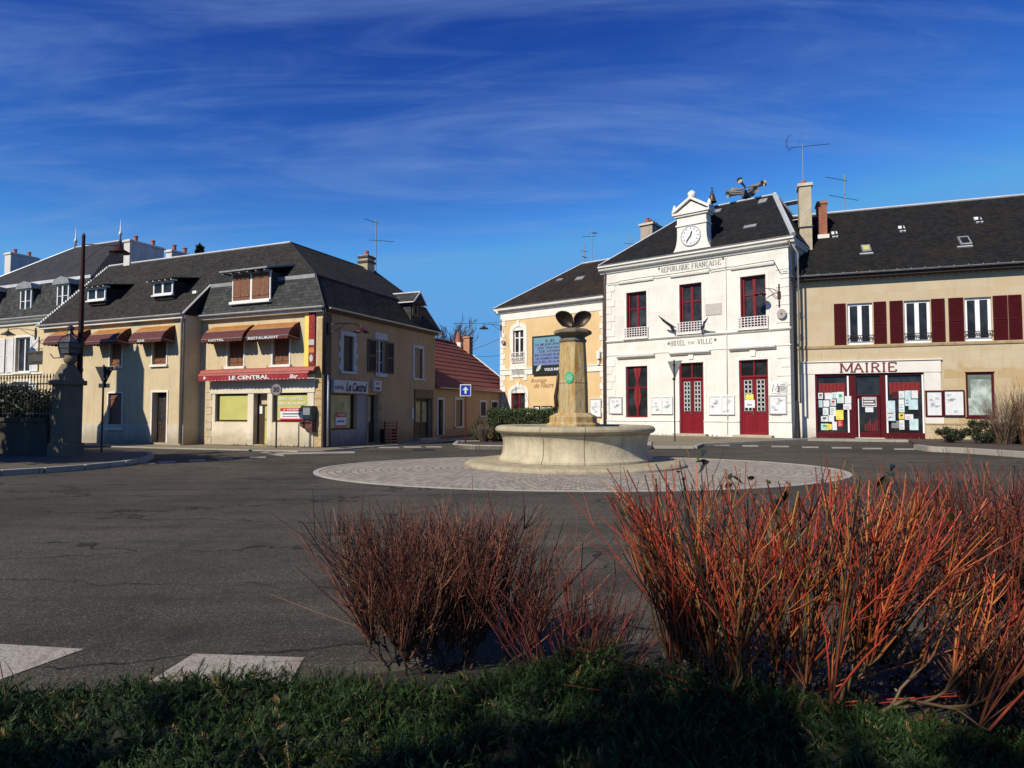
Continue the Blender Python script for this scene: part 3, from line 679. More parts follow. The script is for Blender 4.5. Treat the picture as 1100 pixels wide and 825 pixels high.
# ridge, hip and break flashings
fl = MB(); fl.tube([(rl0, 2.3, zr+.02), (-3.75, 2.3, zr+.02)], .045, 6); fl.build('ridge_flashing', M['zincw'], ho)
MB().tube([(-3.75, 2.3, zr+.01), (xk, yk, zb+.01), (.22, -.25, ZE+.01)], .022, 5).build('hip_flashing', M['dark'], ho)
MB().tube([(-3.75, 2.3, zr+.01), (-3.75, xG, zr+.01)], .03, 5).build('ridge_flashing', M['dark'], ho)
MB().tube([(xk, yk, zb+.01), (xk, xG, zb-.09)], .025, 5).build('break_flashing', M['dark'], ho)
MB().box(xb1+.14, xk-.02, yk-.05, yk+.02, zb-.12, zb+.03).build('break_flashing', M['lead'], ho)
vg = MB()
for i in range(34):      # stepped mortar verge of the left gable
    t = i/34; a = Vector((xb0-.12, -.98, ZE+.03)).lerp(Vector((rl0, 2.3, zr+.03)), t); vg.box(a.x-.05, a.x+.05, a.y-.04, a.y+.04, a.z-.04, a.z+.03)
vg.tube([(xb0-.13, -.98, ZE), (rl0-.01, 2.3, zr)], .04, 5); vg.build('verge', M['trim'], ho)
vg = MB(); vg.tube([(xb1+.07, -.98, ZE+.02), (xb1+.07, yk, zb+.02)], .04, 5); vg.build('verge', M['trim'], ho)
# eaves: soffit box + gutter
MB().box(xb0-.05, xb1+.03, -.97, yb, ZE-.16, ZE-.01).box(xb1+.03, .1, -.2, .0, ZE-.16, ZE-.01).build('eaves_board', M['trim'], ho, bev=.01)
gutter(ho, None, xb0-.1, xb1+.06, -1.02, ZE+.02); gutter(ho, None, xb1+.1, .2, -.29, ZE+.02)
MB(side).box(.0, DS+.1, -.16, 0, ZE-.14, ZE-.01).build('eaves_board', M['woodd'], ho); gutter(ho, side, 0, DS+.1, -.26, ZE+.0, m=M['zinc'])
# downpipes
pipe(ho, None, [(xb1+.02, -.95, ZE-.05), (xb1-.08, -.87, ZE-.25), (xb1-.08, -.86, .1)])
pipe(ho, None, [(.12, -.2, ZE), (.1, -.1, ZE-.3), (.09, -.08, 2.75)], .06, M['black'])
pipe(ho, side, [(.17, -.08, 2.75), (.17, -.08, .08)], .045, M['zincw'])
MB().box(-.03, .045, -.02, .4, .05, ZE-.2).build('corner_post', M['woodd'], ho, bev=.01)
# stone quoins at the corner
q = MB(); z = .06; i = 0
xq = RH(338.5, 345, 400, 410)[0]
while z < 2.7:
    h = .3; q.box(xq+(.05 if i % 2 else 0), -.035, -.028, .02, z, z+h-.012); z += h; i += 1
q.box(xq+.09, -.05, -.028, .02, 2.75, 4.9); q.build('quoin', m_stone('rough quoin stone', (.50, .38, .22), .35, .3), ho, bev=.01)
q = MB(); xs_ = RH(221.5, 231, 430, 440)
z = .06; i = 0
while z < 2.3: q.box(xc0+.34, xc0+.34+(.42 if i % 2 else .34), -.022, .02, z, z+.288); z += .3; i += 1
q.build('quoin', m_stone('pale quoin stone', (.52, .44, .32), .2, .3), ho, bev=.01)
# BAR wing windows
for i, (a, b, c, d) in enumerate(b_up):
    surround(ho, None, a, b, c, d, M['trim'], .07, 0, yb)
    m_ = (a+b)/2
    shutter(ho, None, a+.01, m_-.006, c, d, yb+.12, M['wood'], 'board'); shutter(ho, None, m_+.006, b-.01, c, d, yb+.12, M['wood'], 'board')
for i, (a, b, c, d) in enumerate(b_lo):
    surround(ho, None, a, b, c, d, M['trim'], .06, 0, yb); m_ = (a+b)/2
    shutter(ho, None, a+.01, m_-.006, c, d, yb+.1, M['wood'], 'board'); shutter(ho, None, m_+.006, b-.01, c, d, yb+.1, M['wood'], 'board')
a, b, c, d = b_do
surround(ho, None, a, b, c, d, M['trim'], .08, 0, yb, sill=False)
door(ho, None, a+.02, b-.02, c, d-.02, yb+.22, M['woodd'], 2, 1, M['glass'])
# window awnings
AWT = mat('sunlit-tone awning cloth', (.30, .125, .022), .8, .25, 4, .2); AWF = mat('maroon awning cloth', (.075, .011, .009), .8, .25, 5, .2)  # top panels get a lighter tone: sunlight put into the cloth colour
def awning(l, r, top, low, ybase, word=None, wfrac=(.2, .75)):
    x0 = FH.at(l, (top+low)/2, ybase)[0]; x1 = FH.at(r, (top+low)/2, ybase)[0]; zt = FH.at((l+r)/2, top, ybase)[1]
    p = .62; zc = FH.at((l+r)/2-9, low, ybase-p)[1]; zv = zc+.13; y = ybase
    dz_ = zt-zv; pr = [(0, zt), (-.24, zt-.20*dz_), (-.42, zt-.47*dz_), (-.54, zt-.70*dz_), (-p, zv)]
    mb = MB(); n = 10
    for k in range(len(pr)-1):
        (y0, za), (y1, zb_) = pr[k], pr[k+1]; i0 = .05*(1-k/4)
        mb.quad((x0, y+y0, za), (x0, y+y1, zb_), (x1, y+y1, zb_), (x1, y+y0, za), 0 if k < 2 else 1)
    for xx in (x0, x1): # pleated ends, folded like a fan
        ce = (xx, y, zc+.05)
        for k in range(len(pr)-1):
            for h_ in (0, 1):
                t0, t1 = h_/2, (h_+1)/2
                P = lambda t: (xx, y+pr[k][0]*(1-t)+pr[k+1][0]*t, pr[k][1]*(1-t)+pr[k+1][1]*t)
                a_, b_ = P(t0), P(t1); off = .03*(1 if h_ else -1)
                mb.add([ce, a_, b_, (xx+off, (a_[1]+b_[1])/4+y/2, (a_[2]+b_[2]+2*ce[2])/4)], [(0, 1, 3), (1, 2, 3), (2, 0, 3)], 1)
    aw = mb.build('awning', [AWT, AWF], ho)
    MB().tube([(x0, y-.425, zt-.47*dz_+.004), (x1, y-.425, zt-.47*dz_+.004)], .012, 5).tube([(x0, y-p, zv), (x1, y-p, zv)], .014, 5).tube([(x0, y, zc+.05), (x0, y-p, zv), ], .012, 5).tube([(x1, y, zc+.05), (x1, y-p, zv)], .012, 5).build('frame', M['zinc'], aw)
    v = MB(); ns = 10; w = (x1-x0)/ns
    def scal(pa, pb):
        k_ = 5; A = Vector(pa); B = Vector(pb)
        for i in range(k_):
            t0, t1 = i/k_, (i+1)/k_; d0 = .1+.035*math.sin(math.pi*t0); d1 = .1+.035*math.sin(math.pi*t1)
            p0, p1 = A.lerp(B, t0), A.lerp(B, t1)
            v.add([tuple(p0), tuple(p1), (p1.x, p1.y, p1.z-d1), (p0.x, p0.y, p0.z-d0)], [(3, 2, 1, 0)])
    for i in range(ns): scal((x0+i*w, y-p, zv), (x0+(i+1)*w, y-p, zv))
    for xx in (x0, x1):
        for i in range(4): scal((xx, y-p+i*p/4, zv), (xx, y-p+(i+1)*p/4, zv))
    v.build('valance', AWF, aw)
    if word:
        L = x1-x0; text(word, x0+L*wfrac[0], x0+L*wfrac[1], zv-.095, zv-.01, y-p-.006, M['paper'], aw, bold=.02, th=.004)
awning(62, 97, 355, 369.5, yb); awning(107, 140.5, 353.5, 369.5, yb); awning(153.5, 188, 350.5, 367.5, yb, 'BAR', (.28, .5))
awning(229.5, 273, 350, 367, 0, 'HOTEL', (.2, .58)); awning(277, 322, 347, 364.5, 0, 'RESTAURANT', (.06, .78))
# front first floor windows (shutters half shut under the awnings)
for a, b, c, d in c_up:
    surround(ho, None, a, b, c, d, M['trim'], .07); m_ = (a+b)/2
    shutter(ho, None, a+.01, m_-.006, c, d, .12, M['wood'], 'board'); shutter(ho, None, m_+.006, b-.01, c, d, .12, M['wood'], 'board')
    for xx in (a-.2, b+.2): MB().tube([(xx, -.02, c-.1), (xx, -.1, c-.1), (xx, -.1, c+.0)], .012, 5).build('shutter_catch', M['dark'], ho)
# shopfront
zs = c_do[3]
for (l, r) in ((xc0+.72, c_sh[0][0]), (c_sh[0][1], c_do[0]), (c_do[1], c_sh[1][0]), (c_sh[1][1], xq-.02)):
    MB().box(l, r, -.035, .01, .06, zs).build('pilaster', plaster('shopfront paint', (.62, .56, .44), (.3, .24, .15), .35), ho, bev=.006)
MB().box(xc0+.72, c_do[0]-.002, -.034, .01, .062, .94).box(c_do[1]+.002, xq-.03, -.034, .01, .062, .94).build('stall_riser', plaster('shopfront riser', (.60, .53, .40), (.3, .24, .15), .35), ho)
zf0, zf1 = zs+.01, FH.at(280, 410, 0)[1]
MB().box(xc0+.62, xq+.03, -.06, .01, zf0, zf1+.25).build('fascia', plaster('fascia paint', (.62, .56, .44), (.3, .24, .15), .25), ho, bev=.008)
for i, (a, b, c, d) in enumerate(c_sh):
    w_ = window(ho, None, a, b, c, d, .1, M['woodd'], M['glass'], 1, (), .06, 'shop_window')
    bl = MB().box(a+.16, b-.07, .06, .075, c+.07, d-.07).build('blind', M['blind'], w_)
    if i == 1:
        L = b-a; x_ = a+.16; H_ = d-c
        text('BAR  HOTEL', x_+.12, b-.25, c+.76*H_, c+.86*H_, .05, M['trim'], w_, bold=.02)
        text('RESTAURANT', x_+.04, b-.14, c+.59*H_, c+.69*H_, .05, M['trim'], w_, bold=.02)
        x_a, x_b = x_+.18, b-.22; z_a = c+.07
        MB().box(x_a, x_b, .045, .056, z_a, z_a+.42*H_).build('poster', M['paper'], w_)
        MB().box(x_a, x_b, .038, .044, z_a+.31*H_, z_a+.42*H_).box(x_a, x_b, .038, .044, z_a, z_a+.06*H_).build('poster_band', M['redsg'], w_)
        text('A VENDRE', x_a+.14, x_b-.14, z_a+.335*H_, z_a+.395*H_, .035, M['paper'], w_, bold=.02)
        MB().box(x_a+.1, x_b-.12, .041, .0445, z_a+.2*H_, z_a+.24*H_).box(x_a+.1, x_b-.3, .041, .0445, z_a+.12*H_, z_a+.14*H_).build('print', M['navy'], w_)
a, b, c, d = c_do
dd = MB().box(a+.03, a+.36, .2, .25, c, d-.5).box(a, b, .18, .26, d-.48, d-.42).box(a, a+.05, .18, .26, c, d).box(b-.05, b, .18, .26, c, d).build('door_frame', M['woodd'], ho)
dr = MB().box(a+.38, b-.06, .19, .24, c+.02, d-.5).build('door', M['blind'], ho); MB().box(a+.44, b-.12, .18, .19, c+.75, d-.6).build('pane', M['blind'], dr); MB().box(a+.38, b-.06, .175, .189, c+.95, c+1.0).build('handle', M['steel'], dr)
MB().box(a+.1, a+.24, .19, .199, c+1.2, c+1.5).box(b-.2, b-.08, .17, .178, c+1.65, c+1.85).build('notice', M['paper'], dr)
# long shop awning: cassette, roller and scalloped red valance
xa0, xa1 = FH.at(214.5, 400, -.35)[0], FH.at(335.8, 395, -.35)[0]; za = FH.at(275, 397, -.35)[1]
aw = MB().moulding([(-.36, za-.1), (-.32, za+.02), (-.1, za+.08), (0, za+.08), (0, za-.06), (-.3, za-.14)], xa0, xa1+.05).build('shop_awning', mat('faded red cassette', (.30, .065, .045), .6, .2, 3, .1), ho, bev=.006)
za2 = FH.at(275, 401.5, -.45)[1]
MB().moulding([(-.47, za2-.03), (-.45, za2+.04), (-.38, za2+.06), (-.36, za2-.03)], xa0+.04, xa1-.1).build('front_bar', mat('faded red cassette', (.4, .09, .06)), aw)
v = MB(); x = xa0+.05; nS = 30; w = (xa1-.15-x)/nS; hv = .2
for i in range(nS):
    for k in range(4):
        t0, t1 = k/4, (k+1)/4; v.quad((x+(i+t0)*w, -.46, za2-.02), (x+(i+t1)*w, -.46, za2-.02), (x+(i+t1)*w, -.455-.01*math.sin(i), za2-hv-.05*math.sin(math.pi*t1)), (x+(i+t0)*w, -.455-.01*math.sin(i), za2-hv-.05*math.sin(math.pi*t0)))
v.build('valance', mat('red awning cloth', (.26, .008, .022), .7, .25, 5, .2), aw)
L = xa1-xa0; text('LE CENTRAL', xa0+L*.30, xa0+L*.655, za2-.2, za2-.055, -.468, M['paper'], aw, bold=.03)
text('Bar', xa0+L*.83, xa0+L*.90, za2-.21, za2-.06, -.468, M['paper'], aw, bold=.02, shear=.3); MB().disc((xa0+L*.07, -.464, za2-.11), (0, -1, 0), .06, .004, 10).build('emblem', M['paper'], aw)
# vertical enseigne: yellow edge and dark red panel with pictures
yx = RH(328.2, 332.6, 334, 394); rx = RH(332.6, 339.3, 333, 392)
MB().box(yx[0], yx[1], -.05, .0, yx[2], yx[3]).build('yellow_panel', mat('yellow enamel', (.72, .56, .10), .5, .08, 3, 0), ho)
rp_ = MB().box(rx[0]+.01, rx[1], -.07, .0, rx[2], rx[3]).build('vertical_sign', mat('dark red enamel', (.17, .012, .01), .5, .4, 9, .1), ho, bev=.005); rz = rx[3]-rx[2]
for i, ch in enumerate('HOTEL'): text(ch, rx[0]+.06, rx[1]-.05, rx[3]-.13-(i+.9)*.2, rx[3]-.13-(i+.2)*.2, -.073, M['redsg'], rp_, bold=.02)
MB().box(rx[0]+.02, rx[1]-.02, -.078, -.07, rx[2]+rz*.36, rx[2]+rz*.46).disc(((rx[0]+rx[1])/2, -.072, rx[2]+rz*.12), (0, -1, 0), .085, .006, 16, ry=.14).build('pictogram', M['silverg'], rp_)
MB().box(rx[0]+.02, rx[1]-.02, -.077, -.07, rx[2]+rz*.22, rx[2]+rz*.31).build('pictogram', mat('orange enamel', (.45, .15, .03), .5), rp_)
# dispenser and letter box hung on the corner
p_ = RH(331, 341, 436, 451.5); di = fthing('vending_box', 'dark green vending box on the corner of the cream hotel', 'vending box', FH)
MB().box(p_[0], p_[1], -.33, -.04, p_[2], p_[3]).build('casing', mat('dark teal enamel', (.01, .035, .045), .3, .2), di, bev=.02); MB().box(p_[0]+.06, p_[1]-.06, -.35, -.33, p_[2]+.2, p_[3]-.07).build('front_panel', M['grey'], di); MB().box(p_[0]+.08, p_[1]-.08, -.36, -.33, p_[2]+.05, p_[2]+.12).build('slot', M['black'], di)
p_ = RH(327.5, 340.5, 452, 464); di = fthing('menu_case', 'rusty maroon menu case under the vending box', 'menu case', FH)
MB().prism([(p_[0], p_[3]), (p_[1], p_[3]), (p_[1], p_[2]), (p_[0]+.25, p_[2]+.1), (p_[0], p_[3]-.2)], -.28, -.04).build('case', mat('rusty maroon', (.10, .03, .02), .6, .4, 8), di, bev=.01); MB().box(p_[0]+.04, p_[1]-.04, -.3, -.28, p_[3]-.1, p_[3]-.03).build('lid', M['maroon'], di)
# front dormer with brown shutters
yd = -.12
d0, d1, dz0, dz1 = RH(249.5, 290.5, 292.5, 324.5, yd)
dm = MB().box(d0, d1, yd, yd+.05, dz0, dz1).build('dormer', M['white'], ho)
MB().box(d0+.02, d1-.02, yd+.05, 1.3, dz0-.3, dz1-.02).build('dormer_body', SLM, ho)
for k in range(2):
    w = (d1-d0)/2; a = d0+k*w+.06; b = a+w-.12; m_ = (a+b)/2
    shutter(dm, None, a+.01, m_-.005, dz0+.12, dz1-.06, yd+.0, M['wood'], 'board'); shutter(dm, None, m_+.005, b, dz0+.12, dz1-.06, yd+.0, M['wood'], 'board')
MB().box(d0-.05, d1+.05, yd-.12, yd+.1, dz0-.06, dz0+.05).build('sill', M['white'], dm, bev=.01)
drf = MB(); ov = .35
drf.add([(d0-ov, yd-.35, dz1+.02), (d1+ov*.4, yd-.35, dz1+.02), (d1+ov, 2.0, dz1+.62), (d0-ov+.3, 2.0, dz1+.62), (d0-ov, yd-.35, dz1+.08), (d1+ov*.4, yd-.35, dz1+.08), (d1+ov, 2.0, dz1+.7), (d0-ov+.3, 2.0, dz1+.7)], [(3, 2, 1, 0), (4, 5, 6, 7), (0, 1, 5, 4), (1, 2, 6, 5), (3, 7, 6, 2), (0, 4, 7, 3)])
for i in range(6): x = d0-ov+.1+i*(d1-d0+ov)/5.4; drf.box(x, x+.07, yd-.3, yd+.1, dz1-.05, dz1+.03)
drf.build('dormer_roof', M['lead'], ho)
MB().tube([(d0-.15, -.1, dz0-.35), (d0+.0, -.02, dz0-.0)], .03, 5).build('flashing', M['zincw'], ho)
# small dormers of the bar wing
for l, r, t, b in ((94, 113, 309, 322.5), (164.5, 185.5, 302, 316.5)):
    y_ = -.32; a, b_, c, d = RH(l, r, t, b, y_)
    w_ = window(ho, None, a, b_, c, d, y_, M['white'], M['glass'], 2, (), .07, 'dormer_window')
    MB().box(a+.02, b_-.02, y_+.05, 1.0, c-.2, d-.01).build('dormer_body', SLH, w_)
    rf2 = MB(); rf2.add([(a-.2, y_-.22, d+.02), (b_+.2, y_-.22, d+.02), (b_+.25, 1.1, d+.3), (a-.15, 1.1, d+.3), (a-.2, y_-.22, d+.07), (b_+.2, y_-.22, d+.07), (b_+.25, 1.1, d+.36), (a-.15, 1.1, d+.36)], [(3, 2, 1, 0), (4, 5, 6, 7), (0, 1, 5, 4), (1, 2, 6, 5), (3, 7, 6, 2), (0, 4, 7, 3)])
    rf2.build('dormer_roof', SLH, w_)
    rr_ = MB()
    for i in range(5): x = a-.15+i*(b_-a+.25)/4; rr_.box(x, x+.05, y_-.2, y_+.1, d-.03, d+.03)
    rr_.box(a-.03, b_+.03, y_-.07, y_+.05, c-.06, c); rr_.build('rafter_ends', M['white'], w_)
MB().box(*(lambda s: (s[0], s[0]+.22))(FH.at(211, 312, .1)), -.1, .1, 6.28, 6.4).build('roof_vent', M['paper'], ho)
# chimneys on the ridge
CHW = plaster('chimney render', (.56, .54, .50), (.2, .18, .15), .6)
def chimney(par, F, l, r, t, y, dp, zlow, m, pots=2, xf=None, potm=None, hpot=.28, rim=True, lab=None):
    a, b, c, d = F.rect(l, r, t, t+10, y)
    ch = MB(xf).box(a, b, y, y+dp, zlow, d).build('chimney', m, par, bev=.015, label=lab)
    if rim: MB(xf).box(a-.05, b+.05, y-.05, y+dp+.05, d-.14, d-.04).build('chimney_cap', m, ch, bev=.01)
    for k in range(pots):
        f = (k+.5)/pots; px_ = a+(b-a)*(.5 if dp > (b-a) else f); py_ = y+dp*(f if dp > (b-a) else .5)
        c_ = MB(xf); c_.tube([(px_, py_, d-.02), (px_, py_, d+hpot*.8), (px_, py_, d+hpot*.85), (px_, py_, d+hpot)], [.10, .085, .11, .11], 12); c_.build('chimney_pot', potm or M['pot'], ch)
    return ch
chimney(ho, FH, 133, 139.5, 257, 2.2, 1.9, 7.6, CHW, 2); chimney(ho, FH, 178, 184.5, 268, 2.5, 1.2, 7.6, CHW, 2)
# side facade dressing
a, b, c, d = s_up[0]; surround(ho, side, a, b, c, d, SURB, .17, 1); m_ = (a+b)/2
shutter(ho, side, a+.01, m_-.006, c, d, .1, M['woodd'], 'board'); shutter(ho, side, m_+.006, b-.01, c, d, .1, M['woodd'], 'board')
a, b, c, d = s_up[1]; MB(side).box(a-.1, b+.15, -.03, .02, d, d+.3).box(a-.1, b+.1, -.08, .02, c-.16, c).build('window_surround', SURB, ho, bev=.01)
window(ho, side, a, b, c, d, .08, M['silverg'], M['glassb'], 2, (), .05, bars=(.33, .66))
shutter(ho, side, a-.62, a-.04, c+.0, d-.05, -.02, M['woodd']); shutter(ho, side, b+.04, b+.62, c, d-.05, -.02, M['woodd'])
a, b, c, d = s_up[2]; surround(ho, side, a, b, c, d, SURB, .15, 0); m_ = (a+b)/2
shutter(ho, side, a+.01, m_-.006, c, d, .08, M['maroon'], 'board'); shutter(ho, side, m_+.006, b-.01, c, d, .08, M['maroon'], 'board')
a, b, c, d = s_sh
w_ = window(ho, side, a, b, c, d, .1, M['woodd'], M['glass'], 1, (), .05, 'shop_window'); MB(side).box(a+.06, b-.25, .07, .085, c+.06, d-.05).build('curtain', M['beige'], w_)
MB(side).box(a+.35, b-.55, .045, .06, c+.1, c+.62).build('poster', M['paper'], w_); MB(side).box(a+.35, b-.55, .038, .045, c+.48, c+.66).box(a+.35, b-.55, .038, .045, c+.1, c+.17).build('poster_band', M['redsg'], w_)
text('A VENDRE', a+.42, b-.62, c+.52, c+.62, .034, M['paper'], w_, xf=side); MB(side).box(a+.42, b-.65, .041, .0445, c+.30, c+.35).build('print', M['navy'], w_); MB(side).box(a+.75, b-.7, .05, .06, c+.85, c+1.05).build('notice', M['grey'], w_)
MB(side).box(.45, s_d1[0]-.2, -.03, .01, PZ, c-.02).box(b+.03, s_d1[0]-.2, -.03, .01, c-.02, d).build('shopfront_panel', plaster('grey shopfront render', (.24, .22, .22), (.1, .08, .07), .4), ho)
a, b, c, d = RS(356, 392.5, 409, 422.3); fs_ = MB(side).box(a, b, -.14, 0, c, d).build('fascia_sign', M['silverg'], ho, bev=.01)
text('HOTEL', a+.06, a+(b-a)*.27, c+.12, c+.26, -.143, M['ink'], fs_, xf=side, bold=.02); text('Le Central', a+(b-a)*.33, b-.08, c+.06, d-.06, -.143, M['ink'], fs_, xf=side, shear=.35, bold=.03)
a, b, c, d = RS(399.2, 406.8, 409, 420.5); fs_ = MB(side).box(a, b, -.14, 0, c, d).build('box_sign', M['silverg'], ho, bev=.01); text('BAR', a+.12, b-.12, d-.18, d-.06, -.143, M['redsg'], fs_, xf=side, bold=.02); text('HOTEL', a+.08, b-.08, c+.06, c+.18, -.143, M['ink'], fs_, xf=side, bold=.03)
a, b, c, d = s_d1; door(ho, side, a+.02, b-.02, c, d, .16, M['woodd'], 1, 1, M['glass'])
MB(side).box(a-.12, a, -.02, .02, PZ, d).build('door_jamb', m_stone('dark jamb stone', (.26, .2, .14), .2), ho)
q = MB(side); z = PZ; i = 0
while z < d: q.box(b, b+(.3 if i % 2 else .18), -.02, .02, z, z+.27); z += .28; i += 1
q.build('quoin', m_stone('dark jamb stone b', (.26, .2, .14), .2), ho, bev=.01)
a, b, c, d = s_d2; door(ho, side, a+.25, b-.05, c, d-.05, .18, M['woodd'], 2, 1, M['beige'])
MB(side).box(a-.1, b+.1, -.05, .02, d, d+.42).box(a-.1, a, -.03, .02, c, d).box(b, b+.1, -.03, .02, c, d).build('door_surround', M['woodd'], ho, bev=.01)
MB(side).box(a-.15, b+.2, -.4, 0, 0, c).build('doorstep', m_stone('step stone', (.3, .27, .22)), ho, bev=.02)
MB(side).box(a-.35, a-.2, -.04, 0, c+.9, c+1.4).build('meter_box', M['silverg'], ho)
# side dormer near the far end
def dside(x, y, z): return side(x, y, z)
a, b, c, d = RS(443.5, 452.3, 325.5, 344.5, -.05); y_ = -.05
sd_ = window(ho, side, a, b, ZE+.55, d, y_, M['woodd'], M['woodd'], 2, (), .08, 'dormer_window')
db = MB(side); ah = (a+b)/2; zp = d+.5
db.box(a-.06, b+.06, y_+.06, 2.6, ZE+.2, d).build('dormer_body', SLM, sd_)
db = MB(side); db.add([(a-.22, y_-.15, d-.05), (ah, y_-.15, zp), (b+.22, y_-.15, d-.05), (a-.22, 3.0, d-.05), (ah, 3.2, zp), (b+.22, 3.0, d-.05)], [(0, 3, 4, 1), (1, 4, 5, 2), (0, 1, 2), (0, 2, 5, 3)]); db.build('dormer_roof', SLM, sd_)
db = MB(side); db.tube([(ah, y_-.17, zp+.02), (ah, 3.1, zp+.02)], .04, 5).tube([(a-.24, y_-.17, d-.06), (ah, y_-.17, zp)], .03, 5).tube([(b+.24, y_-.17, d-.06), (ah, y_-.17, zp)], .03, 5).tube([(a-.24, y_-.17, d-.04), (a-.24, 2.4, d-.04)], .035, 5).build('bargeboard', M['zincw'], sd_)
# ridge-end chimney
cx = MB().box(-4.05, -3.5, DS-.75, DS-.15, 8.0, 9.35).build('chimney', bricks('yellow chimney brick', (.42, .34, .2), (.32, .25, .14)), ho, bev=.02)
MB().box(-4.1, -3.45, DS-.8, DS-.1, 8.95, 9.05).box(-4.1, -3.45, DS-.8, DS-.1, 9.2, 9.3).build('chimney_cap', M['woodd'], cx)
MB().tube([(-3.78, DS-.45, 9.3), (-3.78, DS-.45, 9.6)], .12, 10).build('chimney_pot', M['pot'], cx)

# ------------------------------------------------------------------ cream mansard house at the far left
FC = Frame(tuple(FH.w(xb0-.13, .95)[:2]), (1620, -694))
ch = fthing('mansard_house', 'cream house with grey mansard roof and white shutters behind the iron railing', 'house', FC)
WALLC = plaster('pale cream render', (.56, .45, .27), (.3, .22, .12), .4)
w1 = FC.rect(17, 32.5, 362.5, 399.5); w0 = (w1[0]-2.75, w1[1]-2.75, w1[2], w1[3]); zc_ = FC.at(30, 343)[1]; X0 = -11
zg0, zg1 = .9, 2.9
lows = [(w1[0], w1[1], zg0, zg1), (w0[0], w0[1], zg0, zg1)]
W = MB(); W.wall(X0, -.02, 0, zc_, [w0, w1]+lows, .25); W.quad((X0, 8, 0), (X0, 0, 0), (X0, 0, zc_), (X0, 8, zc_)); W.quad((-.02, 0, 0), (-.02, 8, 0), (-.02, 8, zc_), (-.02, 0, zc_)); W.quad((-.02, 8, 0), (X0, 8, 0), (X0, 8, zc_), (-.02, 8, zc_)); W.build('wall', WALLC, ch)
for (a, b, c, d) in [w0, w1]+lows:
    surround(ch, None, a, b, c, d, M['trim'], .12)
    window(ch, None, a, b, c, d, .1, M['white'], M['glass'], 2, (), .06); wd = (b-a)/2
    shutter(ch, None, a-.12-wd, a-.12, c, d, -.035, M['white']); shutter(ch, None, b+.12, b+.12+wd, c, d, -.035, M['white'])
zb_ = FC.at(30, 398)[1]; MB().box(X0, -.02, -.05, 0, zb_-.2, zb_-.1).build('string_course', M['trim'], ch)
MB().moulding([(0, zc_-.3), (-.1, zc_-.28), (-.14, zc_-.12), (-.28, zc_-.08), (-.3, zc_+.02), (0, zc_+.04)], X0, .02).build('cornice', M['trim'], ch); gutter(ch, None, X0, 0, -.33, zc_+.06)
zk = FC.at(40, 303.5, .5)[1]
pa = FC.at(81, 266, 4.2); pb = FC.at(129, 262, 4.2)
X1 = .0
rf = MB(); rf.add([(X0, -.2, zc_), (X1, -.2, zc_), (X1, .5, zk), (X0, .5, zk)], [(0, 1, 2, 3)]); rf.add([(X1, -.2, zc_), (X1, 8.2, zc_), (X1, 7.6, zk), (X1, .5, zk)], [(0, 1, 2, 3)]).build('mansard_roof', SLM, ch)
hl = (FC.at(0, 302.5, .5)[0]-1.2)
rf = MB(); zp_ = pa[1]
rf.add([(X0, .5, zk), (X1, .5, zk), (pb[0], 4.2, zp_), (pa[0], 4.2, zp_), (X0+.5, 4.2, zk+.4), (X0+.5, 7.8, zk), (X1, 7.8, zk)],
       [(0, 1, 2, 3), (0, 3, 4), (3, 5, 4), (1, 6, 2), (6, 5, 3, 2)]).build('roof', slates('dark slates', (.030, .032, .036), (.045, .047, .052), mamt=.25), ch)
MB().box(X0, X1, .42, .55, zk-.12, zk+.04).build('break_flashing', M['zincw'], ch); MB().tube([(pa[0], 4.2, zp_), (pb[0], 4.2, zp_)], .05, 6).tube([(X0, .5, zk), (pa[0], 4.2, zp_)], .04, 6).build('ridge_flashing', M['zincw'], ch)
for l, r, t, b in ((21.5, 33.5, 310.5, 336.5), (61, 73.5, 305.5, 330), (-17, -4, 314, 341)):
    a, b_, c, d = FC.rect(l, r, t, b, .0)
    w_ = window(ch, None, a, b_, c, d, .0, M['white'], M['glass'], 2, (), .07, 'dormer_window', bars=(.5,))
    mb = MB(); mb.box(a-.05, b_+.05, .06, 1.2, c-.1, d).build('dormer_body', SLM, w_)
    m_ = (a+b_)/2; mb = MB(); mb.prism([(a-.2, d), (b_+.2, d), (b_+.1, d+.25), (m_, d+.38), (a-.1, d+.25)], -.12, 1.6).build('dormer_roof', M['lead'], w_)
chimney(ch, FC, 5, 11.5, 271, 3.2, 1.6, zk-.2, CHW, 2)
for q_ in (pa, pb):
    MB().tube([(q_[0], 4.2, zp_-.1), (q_[0], 4.2, zp_+.3), (q_[0], 4.2, zp_+.35), (q_[0], 4.2, zp_+.5), (q_[0], 4.2, zp_+.55), (q_[0], 4.2, zp_+1.2)], [.08, .05, .12, .05, .03, .01], 8).build('finial', M['zincw'], ch, smooth=True)

# ------------------------------------------------------------------ low house with red roof behind the hotel
_p = FS.w(DS, 0)*1.1; FL = Frame((_p.x, _p.y), (-FH.u.y, FH.u.x))
lo = fthing('low_house', 'single storey brown house with a red tiled roof beyond the hotel side wall', 'house', FL)
LL = FL.at(555, 430)[0]; ZL = 2.75; YR = 4.6; ZR = 6.32
def RL(l, r, t, b): return FL.rect(l, r, t, b)
ld = RL(470.5, 475.6, 429.5, 472); ld = (*ld[:2], .12, ld[3]); lw = [RL(489.4, 496.3, 429.5, 458), RL(516, 521.5, 432, 446.5), RL(528, 534, 432, 446.5)]
W = MB(); W.wall(0, LL, 0, ZL, lw+[ld], .22); W.quad((LL, 0, 0), (LL, 9.1, 0), (LL, 9.1, ZL), (LL, 0, ZL)); W.quad((0, 9.1, 0), (0, 0, 0), (0, 0, ZL), (0, 9.1, ZL)); W.quad((LL, 9.1, 0), (0, 9.1, 0), (0, 9.1, ZL), (LL, 9.1, ZL))
